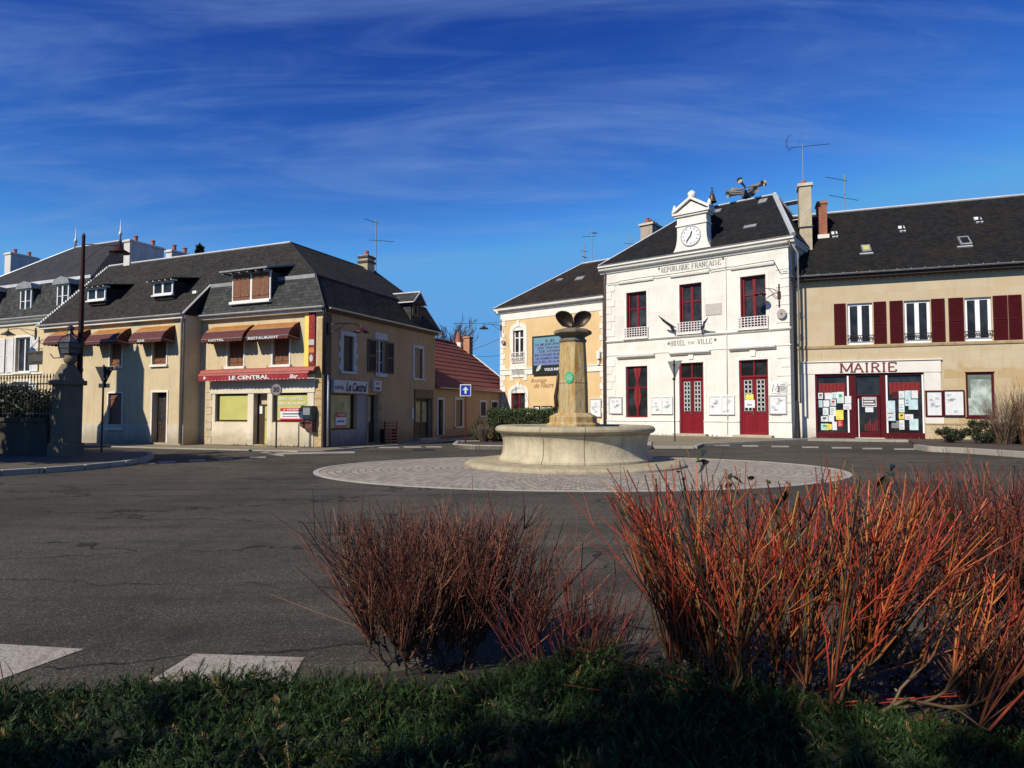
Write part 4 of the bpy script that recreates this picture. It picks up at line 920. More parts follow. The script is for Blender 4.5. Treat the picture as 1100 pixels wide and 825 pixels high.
W.add([(LL, 0, ZL), (LL, 9.1, ZL), (LL, YR, 6.2)], [(0, 1, 2)]); W.add([(0, 0, ZL), (0, 9.1, ZL), (0, YR, 6.2)], [(2, 1, 0)])
W.build('wall', WALLS, lo)
for a, b, c, d in lw:
    surround(lo, None, a, b, c, d, SURB, .14); m_ = (a+b)/2; shutter(lo, None, a, m_-.005, c, d, .07, M['maroon'], 'board'); shutter(lo, None, m_+.005, b, c, d, .07, M['maroon'], 'board')
surround(lo, None, ld[0], ld[1], ld[2], ld[3], SURB, .14, sill=False); door(lo, None, ld[0], ld[1], ld[2], ld[3], .14, M['woodd'], 1)
def m_tiles():
    m, nt, b = nmat('red tiles'); tcn = N(nt, 'ShaderNodeTexCoord'); uv = tcn.outputs['UV']; o = tcn.outputs['Object']
    bt = N(nt, 'ShaderNodeTexBrick'); bt.inputs['Scale'].default_value = 1; bt.inputs['Brick Width'].default_value = .25; bt.inputs['Row Height'].default_value = .33
    bt.inputs['Mortar Size'].default_value = .02; bt.inputs['Mortar Smooth'].default_value = .4; bt.offset = 0
    for k_, v_ in (('Color1', (.19, .034, .016)), ('Color2', (.12, .026, .013)), ('Mortar', (.04, .012, .008))): bt.inputs[k_].default_value = (*v_, 1)
    nt.links.new(uv, bt.inputs['Vector']); c = mixc_(nt, mrange(nt, noise(nt, o, 1.2, 6), .5, .8, 0, .5), bt.outputs[0], (.12, .05, .03))
    nt.links.new(c, b.inputs['Base Color']); b.inputs['Roughness'].default_value = .85; bump(nt, b, bt.outputs['Fac'], -.8, .03); return m
TIL = m_tiles(); rf = MB(); n = 12; sl_ = Vector((0, YR+.2, ZR-.03-ZL+.08))
for i in range(n):        # courses that overlap like pantiles, each lip casts its own line
    t0, t1 = i/n, (i+1)/n; y0 = -.2+sl_.y*t0; y1 = -.2+sl_.y*t1; z0 = ZL-.08+sl_.z*t0; z1 = ZL-.08+sl_.z*t1; lf = .06
    rf.add([(-.0, y0, z0+lf), (LL+.15, y0, z0+lf), (LL+.15, y1, z1+.01), (0, y1, z1+.01)], [(0, 1, 2, 3)]); rf.add([(0, y0, z0), (LL+.15, y0, z0), (LL+.15, y0, z0+lf), (0, y0, z0+lf)], [(0, 1, 2, 3)])
    rf.add([(LL+.15, y0, z0-.06), (LL+.15, y1, z1-.06), (LL+.15, y1, z1+.01), (LL+.15, y0, z0+lf)], [(0, 1, 2, 3)])
rf.add([(0, 9.3, ZL-.1), (LL+.15, 9.3, ZL-.1), (LL+.15, YR, ZR), (0, YR, ZR)], [(3, 2, 1, 0)])
rf.build('roof', TIL, lo); MB().tube([(0, YR, ZR), (LL+.15, YR, ZR)], .1, 8).build('ridge_tiles', TIL, lo)
gutter(lo, None, 0, LL, -.28, ZL-.04, m=M['zinc']); MB().box(LL-.5, LL+.2, YR-.4, YR+.4, ZR-.6, ZR+.1).build('gable_coping', M['trim'], lo)
lc = MB().box(LL-.25, LL+.3, YR-1.0, YR-.5, 5.4, ZR+.55).build('chimney', bricks('orange brick', (.5, .2, .08), (.38, .14, .06)), lo, bev=.02); MB().box(LL-.3, LL+.35, YR-1.05, YR-.45, ZR+.40, ZR+.5).build('chimney_cap', bricks('orange brick cap', (.4, .16, .07)), lc)
MB().tube([(LL-.05, YR, ZR), (LL-.05, YR, ZR+.4), (LL-.05, YR, ZR+.85)], [.26, .2, .12], 10).build('chimney_pot', M['pot'], lc)
# parapet coping running down the far gable
MB().tube([(LL+.12, YR, ZR+.02), (LL+.12, -.2, ZL-.02)], .05, 5).build('verge', M['trim'], lo)

# ------------------------------------------------------------------ town hall (white, clock) 
WALLT = plaster('white town hall stone', (.67, .65, .59), (.40, .36, .28), .22, (1.3, .46, .005, .97), .80)
TRT = mat('town hall trim', (.67, .65, .59), .75, .1, 2, .2, 40)
SLT = slates('town hall slates', (.009, .010, .012), (.019, .020, .023), (.035, .024, .012), .5)
th = fthing('town_hall', 'white town hall with red windows, clock pediment and hipped slate roof', 'town hall', FT)
def RT(l, r, t, b, y=0): return FT.rect(l, r, t, b, y)
DT = 9.0; ZT = FT.at(750, 281)[1]
up = [RT(673, 694.6, 313.5, 362), RT(730, 753.9, 304.5, 356.5), RT(795.5, 822.7, 296, 351.5)]
gz = RT(672.4, 695.6, 393.4, 448.4); ds = [RT(730, 756, 389.6, 466.4), RT(794.4, 825.6, 386.4, 467.4)]; ds = [(a, b, .22, d) for a, b, c, d in ds]
ztop = FT.at(750, 277)[1]
W = MB(); W.wall(0, LT, 0, ztop, up+[gz]+ds, .32); W.quad((0, DT, 0), (0, 0, 0), (0, 0, ztop), (0, DT, ztop)); W.quad((LT, 0, 0), (LT, DT, 0), (LT, DT, ztop), (LT, 0, ztop)); W.quad((LT, DT, 0), (0, DT, 0), (0, DT, ztop), (LT, DT, ztop)); W.build('wall', WALLT, th)
# plinth with openings left for the doors
zp = FT.at(750, 453)[1]; xs = [0, ds[0][0], ds[0][1], ds[1][0], ds[1][1], LT+.04]
pl = MB()
for a, b in ((0, 1), (2, 3), (4, 5)): pl.box(xs[a], xs[b], -.05, .01, 0, zp).box(xs[a], xs[b], -.09, .01, zp, zp+.07)
pl.build('plinth', TRT, th, bev=.01)
# string courses
z1 = FT.at(750, 361)[1]; z2 = FT.at(750, 369.5)[1]
MB().moulding([(0, z1-.03), (-.06, z1-.01), (-.11, z1+.05), (-.11, z1+.09), (0, z1+.12)], -.02, LT+.1).build('string_course', TRT, th)
MB().box(0, LT+.05, -.03, .0, z2-.36, z2-.30).build('string_course', TRT, th)
# hood mouldings above the ground floor, ledges above the first floor
for l, r, t in ((664, 703.6, 383.5), (720, 763.6, 379.5), (784, 834, 374.5)):
    a, b, _, z = RT(l, r, t-3, t+3); z = FT.at((l+r)/2, t)[1]
    MB().moulding([(0, z-.08), (-.10, z-.06), (-.2, z+.02), (-.22, z+.1), (0, z+.13)], a, b).build('hood_moulding', TRT, th, bev=.005)
for l, r, t in ((665, 702, 301.5), (720.5, 762, 294), (785, 832, 285.5)):
    a, b, _, _ = RT(l, r, t-2, t+2); z = FT.at((l+r)/2, t+1)[1]
    MB().moulding([(0, z-.05), (-.09, z-.03), (-.12, z+.05), (0, z+.09)], a, b).build('hood_moulding', TRT, th, bev=.004)
cbl = MB()
prev = None
for l, r, t in ((652, 664, 304.5), (665, 702, 299.5), (703, 719.5, 296), (720.5, 762, 291.5), (763, 784, 288.6), (785, 831, 283.5), (838, 846, 292)):
    a = FT.at(l, t+(r-l)*.08, -.1); b = FT.at(r, t-(r-l)*.08, -.1)
    pts = ([prev] if prev else [])+[(a[0], -.13, a[1]), (b[0], -.13, b[1])]; cbl.tube(pts, .018, 5); prev = pts[-1]
cbl.build('facade_cable', M['dark'], th)
# corner chains of long and short blocks
q = MB()
for x0_, sg in ((0, 1), (LT, -1)):
    z = zp+.08; i = 0
    while z < ztop-.9:
        w = .62 if i % 2 else .42; h = .44; a, b = (x0_, x0_+sg*w) if sg > 0 else (x0_-w, x0_+.02)
        if not (z2-.4 < z+h and z < z1+.15): q.box(a, b, -.03, .0, z, z+h-.02)
        z += h; i += 1
q.build('quoin', TRT, th, bev=.008)
# cornice
zc = ztop
MB().moulding([(0, zc-.15), (-.07, zc-.13), (-.12, zc-.02), (-.26, zc+.04), (-.30, zc+.16), (-.38, zc+.2), (-.38, zc+.28), (0, zc+.32)], -.3, LT+.36).build('cornice', TRT, th)
MB(lambda x, y, z: (LT-y, x, z)).moulding([(0, zc-.15), (-.07, zc-.13), (-.12, zc-.02), (-.26, zc+.04), (-.30, zc+.16), (-.36, zc+.2), (-.36, zc+.275), (0, zc+.32)], 0, DT).build('cornice', TRT, th)
gutter(th, None, -.3, LT+.34, -.3, zc+.36, .06, M['zinc'])
ze = zc+.33; yr = 4.0; pr_ = FT.at(832, 209, yr); zr2 = pr_[1]; xr1 = pr_[0]; xr0 = FT.at(766, 223, yr)[0]-.0
xr0 = min(xr0, FT.at(745, 228, yr)[0])
rf = MB(); E = [(-.3, -.36, ze), (LT+.36, -.36, ze), (LT+.36, DT+.2, ze), (-.3, DT+.2, ze)]; A = [(xr0, yr, zr2), (xr1, yr, zr2), (xr1, yr+.6, zr2), (xr0, yr+.6, zr2)]
rf.add(E+A, [(0, 1, 5, 4), (1, 2, 6, 5), (2, 3, 7, 6), (3, 0, 4, 7), (4, 5, 6, 7)]); rf.build('roof', SLT, th)
MB().tube([(LT+.34, -.34, ze+.02), (xr1, yr, zr2+.02)], .13, 6).tube([(xr0, yr, zr2+.02), (xr1, yr, zr2+.02)], .05, 6).tube([(-.28, -.34, ze+.02), (xr0, yr, zr2+.02)], .05, 6).tube([(LT+.34, DT+.18, ze+.02), (xr1, yr+.6, zr2+.02)], .08, 6).build('hip_flashing', M['zincw'], th)
def on_roof(F, P0, nrm, px, py):   # photo pixel -> point on a tilted roof plane in the frame's own coordinates
    d = ray(px, py); C_ = Vector((0, 0, EYE)); o = Vector(((C_.x-F.P.x)*F.u.x+(C_.y-F.P.y)*F.u.y, (C_.x-F.P.x)*F.n.x+(C_.y-F.P.y)*F.n.y, EYE))
    dl = Vector((d.x*F.u.x+d.y*F.u.y, d.x*F.n.x+d.y*F.n.y, d.z)); t = (Vector(P0)-o).dot(nrm)/dl.dot(nrm); return o+dl*t
nT = Vector((0, -(zr2-ze), yr+.36)).normalized()
def roofpatch(par, F, P0, nrm, l, r, t, b, m, name='roof_vent', th_=.05, label=None):
    c = on_roof(F, P0, nrm, (l+r)/2, (t+b)/2); a = on_roof(F, P0, nrm, l, (t+b)/2); e = on_roof(F, P0, nrm, r, (t+b)/2); u = on_roof(F, P0, nrm, (l+r)/2, t); v = on_roof(F, P0, nrm, (l+r)/2, b)
    w = (e-a).length/2; h = (u-v).length/2; X = Vector((1, 0, 0)); S = nrm.cross(X); S = -S if S.z < 0 else S
    vs = [tuple(c+X*i*w+S*j*h+nrm*k) for k in (0, th_) for i, j in ((-1, -1), (1, -1), (1, 1), (-1, 1))]
    return MB().add(vs, [(0, 3, 2, 1), (4, 5, 6, 7), (0, 1, 5, 4), (1, 2, 6, 5), (2, 3, 7, 6), (3, 0, 4, 7)]).build(name, m, par, label=label)
P0T = (0, -.36, ze)
for l, r, t, b in ((816, 823, 214.5, 218), (800, 811.5, 242.3, 244.6), (768, 774, 225.5, 228)): roofpatch(th, FT, P0T, nT, l, r, t, b, M['lead'])
nTs = Vector(((zr2-ze), 0, (LT+.36-xr1))).normalized()
for l, r, t, b in ((841, 845, 218, 221.5), (851, 856, 236.5, 240)): roofpatch(th, FT, (LT+.36, 0, ze), nTs, l, r, t, b, M['zincw'])
# first floor windows, their rails
for i, (a, b, c, d) in enumerate(up):
    surround(th, None, a, b, c, d, TRT, .14, t=.02, sill=False)
    window(th, None, a+.02, b, c, d, .2, M['red'], M['glassb'], 2, (.64,), .10)
    MB().box(a+.02, a+.06, .02, .2, c, d).box(a+.06, a+.16, .15, .2, c, d).build('folded_shutter', M['red'], th, bev=.004)
    r_ = MB(); x0, x1 = a-.08, b+.1; h = .52; yy = -.14; nc = 9
    for k in range(nc+1): x = x0+(x1-x0)*k/nc; r_.box(x-.016, x+.016, yy-.016, yy+.016, c-.02, c+h)
    for k in range(5): z = c+k*h/4; r_.box(x0, x1, yy-.02, yy+.02, z-.014, z+.014)
    for x in (x0, x1): r_.box(x-.015, x+.015, yy, .0, c+h-.03, c+h).box(x-.015, x+.015, yy, 0, c-.0, c+.03)
    r_.build('window_railing', M['white'], th); MB().box(a-.14, b+.14, -.18, .02, c-.14, c-.03).build('sill', TRT, th, bev=.01)
# ground floor window and doors
a, b, c, d = gz; surround(th, None, a, b, c, d, TRT, .14, t=.02, sill=False); w_ = window(th, None, a, b, c, d, .12, M['red'], M['glass'], 2, (.58,), .08, bars=())
cm = MB(); 
for sg in (-1, 1):      # tied red curtain seen through the glass
    xm = (a+b)/2+sg*.02; n = 12
    for k in range(n):
        t0, t1 = k/n, (k+1)/n; f = lambda t: .03+.17*abs(math.cos(t*math.pi*1.5))**1.2; zz = lambda t: d-.1-(d-c-.55)*t
        cm.add([(xm, .118, zz(t0)), (xm+sg*f(t0), .105, zz(t0)), (xm+sg*f(t1), .105, zz(t1)), (xm, .118, zz(t1))], [(0, 1, 2, 3)])
cm.build('curtain', M['curtain'], w_)
for (a, b, c, d) in ds:
    surround(th, None, a, b, c, d, TRT, .16, t=.022, sill=False); zt = d-(d-c)*.235
    fr = MB().box(a, a+.09, .1, .22, c, d).box(b-.09, b, .1, .22, c, d).box(a+.09, b-.09, .1, .22, d-.09, d).box(a+.09, b-.09, .08, .22, zt, zt+.1).box((a+b)/2-.04, (a+b)/2+.04, .1, .22, zt+.1, d-.09).build('door_frame', M['red'], th, bev=.006)
    MB().box(a+.09, b-.09, .17, .18, zt+.1, d-.09).build('pane', M['glass'], fr)
    dr = door(th, None, a+.09, b-.09, c, zt, .14, M['red'], 2, 1, M['glass'])
    g = MB(); w = (b-a-.18)/2
    for k in range(2):     # white wrought iron grilles
        x0 = a+.09+k*w+.12; x1 = x0+w-.24; zA = c+(zt-c)*.36+.14; zB = zt-.13; xm = (x0+x1)/2
        g.box(x0, x0+.018, .12, .135, zA, zB).box(x1-.018, x1, .12, .135, zA, zB).box(xm-.008, xm+.008, .12, .135, zA, zB)
        for j in range(7):
            z = zA+(zB-zA)*(j+.5)/7; rr = (zB-zA)/15
            for s_ in (-1, 1): g.tube([(xm+s_*(x1-xm)*.5+math.cos(t)*(x1-xm)*.45, .127, z+math.sin(t)*rr) for t in [2*math.pi*q_/10 for q_ in range(11)]], .009, 4, cap=False)
            g.box(x0, x1, .12, .135, z+rr*1.0, z+rr*1.0+.014)
    g.build('grille', M['white'], dr)
    MB().box(a-.25, b+.25, -.45, .1, .05, .215).build('doorstep', m_stone('step stone', (.42, .36, .26)), th, bev=.015)
    MB().prism([((a+b)/2-.12, d+.17), ((a+b)/2+.12, d+.17), ((a+b)/2+.16, d+.5), ((a+b)/2-.16, d+.5)], -.07, 0).build('keystone', TRT, th, bev=.01)
# notices on the second door
a, b, c, d = ds[1]; xm = a+.45
no = fthing('door_notice', 'yellow and white paper notices taped on the right red town hall door', 'notice', FT)
p1 = RT(801, 809.5, 423.8, 429.2, .13); p2 = RT(800, 811, 429.5, 438, .13)
MB().box(p1[0], p1[1], .112, .118, p1[2], p1[3]).build('yellow_sheet', M['ylw'], no); MB().box(p2[0], p2[1], .112, .118, p2[2], p2[3]).build('white_sheet', M['paper'], no); MB().box(p2[0]+.12, p2[1]-.15, .108, .1115, p2[2]+.12, p2[2]+.17).build('print', M['ink'], no)
# painted letters
LT_ = mat('faded black letters', (.10, .10, .105), .8, .5, 20, 0)
a = FT.at(710.5, 288, 0); b = FT.at(740, 283.5, 0); a2 = FT.at(743, 282.8); b2 = FT.at(774.5, 278)
zz = FT.at(742, 286.0)[1]
def serifed(word, x0, x1, z0, h, y, m, par, th_=.01, st=.16, name='lettering', tail=True):
    """capital letters drawn from strokes, with slab serifs"""
    G = {'M': [(0, 0, 0, 1), (1, 0, 1, 1), (0, 1, .5, .1), (1, 1, .5, .1)], 'A': [(0, 0, .5, 1), (1, 0, .5, 1), (.22, .36, .78, .36)], 'I': [(.5, 0, .5, 1)],
         'R': [(.15, 0, .15, 1), (.15, 1, .6, 1), (.6, 1, .85, .86), (.85, .86, .85, .66), (.85, .66, .6, .52), (.6, .52, .15, .52), (.5, .52, .95, 0)],
         'E': [(.1, 0, .1, 1), (.1, 1, .9, 1), (.1, .52, .7, .52), (.1, 0, .9, 0), (.9, 1, .9, .8), (.9, 0, .9, .22)],
         'P': [(.15, 0, .15, 1), (.15, 1, .6, 1), (.6, 1, .85, .86), (.85, .86, .85, .66), (.85, .66, .6, .5), (.6, .5, .15, .5)],
         'U': [(.1, 1, .1, .3), (.1, .3, .35, 0), (.35, 0, .65, 0), (.65, 0, .9, .3), (.9, .3, .9, 1)], 'B': [(.1, 0, .1, 1), (.1, 1, .65, 1), (.65, 1, .8, .76), (.8, .76, .6, .54), (.1, .54, .65, .54), (.65, .54, .9, .28), (.9, .28, .65, 0), (.65, 0, .1, 0)],
         'L': [(.15, 0, .15, 1), (.15, 0, .9, 0), (.9, 0, .9, .2)], 'Q': [(.1, .5, .3, 1), (.3, 1, .7, 1), (.7, 1, .9, .5), (.9, .5, .7, 0), (.7, 0, .3, 0), (.3, 0, .1, .5), (.55, .25, .95, -.1)],
         'O': [(.1, .5, .3, 1), (.3, 1, .7, 1), (.7, 1, .9, .5), (.9, .5, .7, 0), (.7, 0, .3, 0), (.3, 0, .1, .5)], 'H': [(.1, 0, .1, 1), (.9, 0, .9, 1), (.1, .5, .9, .5)], 'T': [(.5, 0, .5, 1), (.05, 1, .95, 1)],
         'F': [(.15, 0, .15, 1), (.15, 1, .9, 1), (.15, .54, .7, .54)], 'N': [(.1, 0, .1, 1), (.1, 1, .9, 0), (.9, 0, .9, 1)], 'C': [(.9, .85, .65, 1), (.65, 1, .3, .95), (.3, .95, .1, .5), (.1, .5, .3, .05), (.3, .05, .65, 0), (.65, 0, .9, .15)],
         'Ç': [(.9, .85, .65, 1), (.65, 1, .3, .95), (.3, .95, .1, .5), (.1, .5, .3, .05), (.3, .05, .65, 0), (.65, 0, .9, .15), (.5, 0, .55, -.2)], 'S': [(.85, .85, .5, 1), (.5, 1, .15, .8), (.15, .8, .25, .58), (.25, .58, .75, .42), (.75, .42, .85, .2), (.85, .2, .5, 0), (.5, 0, .12, .15)],
         'V': [(.05, 1, .5, 0), (.95, 1, .5, 0)], 'D': [(.1, 0, .1, 1), (.1, 1, .6, 1), (.6, 1, .9, .5), (.9, .5, .6, 0), (.6, 0, .1, 0)]}
    wd = {'I': .42, 'M': 1.25}; tot = sum(wd.get(c, 1) for c in word)+.28*(len(word)-1); k = (x1-x0)/tot; mb = MB(); x = x0; lay = 0
    for c in word:
        w = wd.get(c, 1)*k
        for (ax, az, bx, bz) in G[c]:
            A_ = Vector((x+ax*w, z0+az*h)); B_ = Vector((x+bx*w, z0+bz*h)); t = (B_-A_); L_ = t.length; t.normalize(); n = Vector((-t.y, t.x)); vert = abs(t.y) > .75
            hw = (st if vert else st*.55)*h/2*(.8 if c in 'AMVN' and (bx > ax) == (bz > az) and abs(t.x) > .1 else 1)
            lay = (lay+1) % 7; yo = y-th_-lay*.0007
            P = [A_+n*hw, B_+n*hw, B_-n*hw, A_-n*hw]; mb.prism([(p.x, p.y) for p in P], yo, y)
        for sx_, sz_ in {'M': ((0, 0), (1, 0), (0, 1), (1, 1)), 'A': ((0, 0), (1, 0)), 'I': ((.5, 0), (.5, 1)), 'R': ((.15, 0), (.95, 0)), 'E': (), 'P': ((.15, 0),), 'H': ((.1, 0), (.9, 0), (.1, 1), (.9, 1)), 'T': ((.5, 0),), 'F': ((.15, 0),), 'N': ((.1, 0), (.9, 1), (.1, 1)), 'L': ((.15, 1),), 'V': ((.05, 1), (.95, 1)), 'U': ((.1, 1), (.9, 1))}.get(c, ()):
            cx_ = x+sx_*w; cz_ = z0+sz_*h; s = .17*k; hh = .035*h; mb.box(cx_-s, cx_+s, y-th_-.006, y, cz_-hh, cz_+hh)
        x += w+.28*k
    return mb.build(name, m, par)
hL = .27
serifed('REPUBLIQUE', a[0], b[0], zz-.13, hL, -.002, LT_, th, .004, .13); serifed('FRANÇAISE', a2[0], b2[0], zz-.13, hL, -.002, LT_, th, .004, .13)
for px_, py_ in ((708, 288.7), (776.7, 277.8), (718.3, 369.2), (768.3, 365)):
    s = FT.at(px_, py_, 0); MB().prism([(s[0]-.08, s[1]), (s[0], s[1]-.1), (s[0]+.08, s[1]), (s[0], s[1]+.1)], -.006, 0).build('star', LT_, th)
z_ = FT.at(742, 370.4)[1]
serifed('HOTEL', FT.at(720.5, 368)[0], FT.at(736, 368)[0], z_, .26, -.002, LT_, th, .004, .13); serifed('VILLE', FT.at(749.5, 366)[0], FT.at(765, 366)[0], z_, .26, -.002, LT_, th, .004, .13)
text('DE', FT.at(739.6, 367)[0], FT.at(746, 367)[0], z_+.03, z_+.18, -.002, LT_, th, th=.003)
# plaque
p_ = RT(758, 775.3, 326, 338.3); MB().box(p_[0], p_[1], -.03, 0, p_[2], p_[3]).build('stone_plaque', mat('grey stone plaque', (.42, .39, .34), .7, .15, 12, .2), th, bev=.005)
# clock pediment
pz0 = ze-.1; yq = -.22
def T2(px, py): return FT.at(px, py, yq)
xl, xr = T2(727.3, 250)[0], T2(758.8, 250)[0]; zsh = T2(743, 229)[1]; zs2 = T2(743, 240.5)[1]; xa, xb = T2(718.5, 270)[0], T2(768.5, 262)[0]; xm = (xl+xr)/2; zap = T2(741.5, 210.5)[1]
out = [(xa, pz0), (xb, pz0), (xb, pz0+.12), (xb-.12, pz0+.14)]
for k in range(6): t = k/5*math.pi/2; out.append((xr+(xb-.12-xr)*(1-math.sin(t)), pz0+.14+(1.0)*(1-math.cos(t))))
out += [(xr, zsh), (xl, zsh)]
for k in range(5, -1, -1): t = k/5*math.pi/2; out.append((xl-(xl-xa-.12)*(1-math.sin(t)), pz0+.14+(1.0)*(1-math.cos(t))))
out += [(xa+.12, pz0+.14), (xa, pz0+.12)]
pd = MB().prism(out, yq, .45).build('clock_pediment', TRT, th, bev=.008)
MB().box(xl-.06, xr+.06, yq-.06, .46, zs2-.05, zs2+.05).build('moulding', TRT, pd, bev=.01)
MB().box(xl-.22, xr+.22, yq-.16, .5, zsh-.02, zsh+.1).box(xl-.12, xr+.12, yq-.09, .48, zsh-.12, zsh-.02).build('moulding', TRT, pd, bev=.01)
MB().prism([(xl-.1, zsh+.1), (xr+.1, zsh+.1), (xm, zap-.28)], yq-.03, .45).build('gable', TRT, pd)
for sg, xe in ((-1, xl-.22), (1, xr+.22)):
    n_ = Vector((xm-xe, zap-.2-zsh-.1)).normalized(); nn = Vector((-n_.y, n_.x))*(.14 if sg < 0 else -.14)
    MB().prism([(xe, zsh+.1), (xm, zap-.2), (xm+nn.x*0, zap-.2+.16), (xe+nn.x*0, zsh+.26)], yq-.17, .5).build('raking_cornice', TRT, pd, bev=.006)
MB().tube([(xm, yq+.1, zap-.1), (xm, yq+.1, zap+.05), (xm, yq+.1, zap+.18), (xm, yq+.1, zap+.3)], [.24, .2, .22, .08], 12).build('acroterion', TRT, pd, smooth=True)
for xe in (xl-.16, xr+.16): MB().tube([(xe, yq+.05, zsh+.2), (xe, yq+.05, zsh+.45), (xe, yq+.05, zsh+.62)], [.12, .1, .03], 8).build('acroterion', TRT, pd, smooth=True)
MB().add([(xl+.05, .45, pz0), (xr+.02, .45, pz0), (xr+.02, .45, zsh+.05), (xm, .45, zap-.35), (xl+.05, .45, zsh+.05), (xl+.05, 4.4, pz0), (xr+.02, 4.4, pz0), (xr+.02, 3.9, zsh+.05), (xm, 4.2, zap-.35), (xl+.05, 3.9, zsh+.05)],
         [(0, 1, 2, 3, 4), (1, 6, 7, 2), (2, 7, 8, 3), (3, 8, 9, 4), (4, 9, 5, 0)]).build('dormer_body', SLT, pd)
cz = T2(742, 253.3)
ck = MB().disc((cz[0], yq-.004, cz[1]), (0, -1, 0), .52, .03, 40).build('clock_face', mat('clock enamel', (.72, .74, .76), .35, .04), pd)
MB().lathe([(.50, 0), (.50, .05), (.56, .05), (.56, 0)], 40, close=True).build('clock_rim', mat('clock rim', (.35, .36, .37), .5), ck).matrix_local = Matrix.Translation((cz[0], yq-.004, cz[1])) @ Matrix.Rotation(R(90), 4, 'X')
tk = MB()
for h in range(12):
    t = h*math.pi/6; s, c = math.sin(t), math.cos(t)
    for q_, w_ in ((.40, .022),):
        P = [(cz[0]+s*r+c*w, cz[1]+c*r-s*w) for r, w in ((.36, -w_), (.36, w_), (.45, w_), (.45, -w_))]; tk.prism(P, yq-.04, yq-.034)
def hand(ang, L_, w_, yo):
    s, c = math.sin(ang), math.cos(ang); P = [(cz[0]+s*r+c*w, cz[1]+c*r-s*w) for r, w in ((-.08, -w_), (-.08, w_), (L_*.75, w_*1.3), (L_, 0), (L_*.75, -w_*1.3))]; tk.prism(P, yo-.006, yo)
hand(R(12.6*30), .27, .035, yq-.046); hand(R(218), .40, .028, yq-.056); tk.build('clock_hands', M['ink'], ck)
# chimney behind the left hip
a, b, c, d = FT.rect(688, 700, 240, 270, 5.2)
tc_ = MB().box(a, b+.05, 5.2, 6.9, 9, d).build('chimney', plaster('town hall chimney', (.36, .31, .24), (.15, .12, .1), .5), th, bev=.02); MB().box(a-.1, b+.15, 5.1, 7.0, d-.12, d+.02).build('chimney_cap', M['stone_trim'], tc_, bev=.01)
for k in range(4): y_ = 5.4+k*.42; MB().tube([((a+b)/2, y_, d), ((a+b)/2, y_, d+.3), ((a+b)/2, y_, d+.38)], [.15, .13, .15], 10).build('chimney_pot', M['pot'], tc_)
# bell on the ridge behind the pediment
bp = FT.at(765.2, 222, 3.6); be = fthing('roof_bell', 'small dark bronze bell on a post behind the clock pediment', 'bell', FT)
zb2 = FT.at(765, 217, 3.6)[1]
MB().tube([(bp[0], 3.6, zb2-1.4), (bp[0], 3.6, zb2+.9)], .03, 6).build('post', M['dark'], be)
mb = MB(); mb.lathe([(.27, zb2-.02), (.20, zb2+.1), (.155, zb2+.3), (.13, zb2+.42), (.05, zb2+.5), (.0, zb2+.5)], 20, c=(bp[0], 3.6)).build('bell', mat('bell bronze', (.09, .055, .03), .45, .4, 6, .2, metal=.6), be, smooth=True)
MB().tube([(bp[0]-.1, 3.6, zb2+.5), (bp[0]-.1, 3.6, zb2+.62), (bp[0]+.1, 3.6, zb2+.62), (bp[0]+.1, 3.6, zb2+.5)], .025, 5).tube([(bp[0], 3.6, zb2+.6), (bp[0]-.05, 3.6, zb2+.85)], .02, 5).build('yoke', M['dark'], be)
# siren horns
hp = FT.at(801.5, 206, 4.2); si = fthing('siren_horns', 'cluster of grey warning horns on the town hall roof ridge', 'siren', FT)
hx, hzz = hp; MB().tube([(hx, 4.2, zr2-.3), (hx, 4.2, hzz+.1)], .05, 8).box(hx-.22, hx+.22, 4.0, 4.4, hzz-.35, hzz+.05).build('mast', M['dark'], si)
HRN = mat('grey horn paint', (.20, .17, .13), .5, .2, 5, .1)
for k, (ax, ay, az, dz_) in enumerate(((-1, -.35, .1, .0), (-.75, -.75, -.12, -.1), (-.8, .5, .2, .2), (0, -1, .12, .22), (1, -.35, .1, .05), (.8, -.8, -.1, -.12), (.75, .5, .2, .25), (0, 1, .1, .1))):
    dv = Vector((ax, ay, az)).normalized(); c0 = Vector((hx, 4.2, hzz+dz_)); n = 14
    pts = [c0+dv*.1, c0+dv*.5, c0+dv*.9, c0+dv*1.08, c0+dv*1.12]; o_ = MB().tube(pts, [.045, .06, .10, .155, .18], n, cap=False).tube([c0+dv*1.0, c0+dv*1.001], [.14, .14], n).build('horn', HRN, si, smooth='auto')
# right side pipes between the two town buildings
for k, (dx_, col_, rr) in enumerate(((.18, M['dark'], .06), (.36, M['grey'], .045))):
    pipe(th, None, [(LT+.05+dx_*.3, -.3+k*.12, zc+.1), (LT+.05+dx_, .02+k*.1, zc-.5), (LT+.05+dx_, .02+k*.1, 1.8 if k else .12)], rr, col_)
MB().tube([(LT+.28, -.02, 1.9), (LT+.28, -.02, .1)], [.09, .14], 10).build('pipe_guard', M['black'], th)
pipe(th, None, [(FT.at(780.5, 350)[0], -.06, zc-.2), (FT.at(780.5, 350)[0], -.06, .2)], .022, M['trim'])
pipe(th, None, [(.05, -.1, zc-.1), (.02, -.12, zc-.6), (.02, -.12, .15)], .05, mat('brown pipe', (.10, .06, .045), .5))

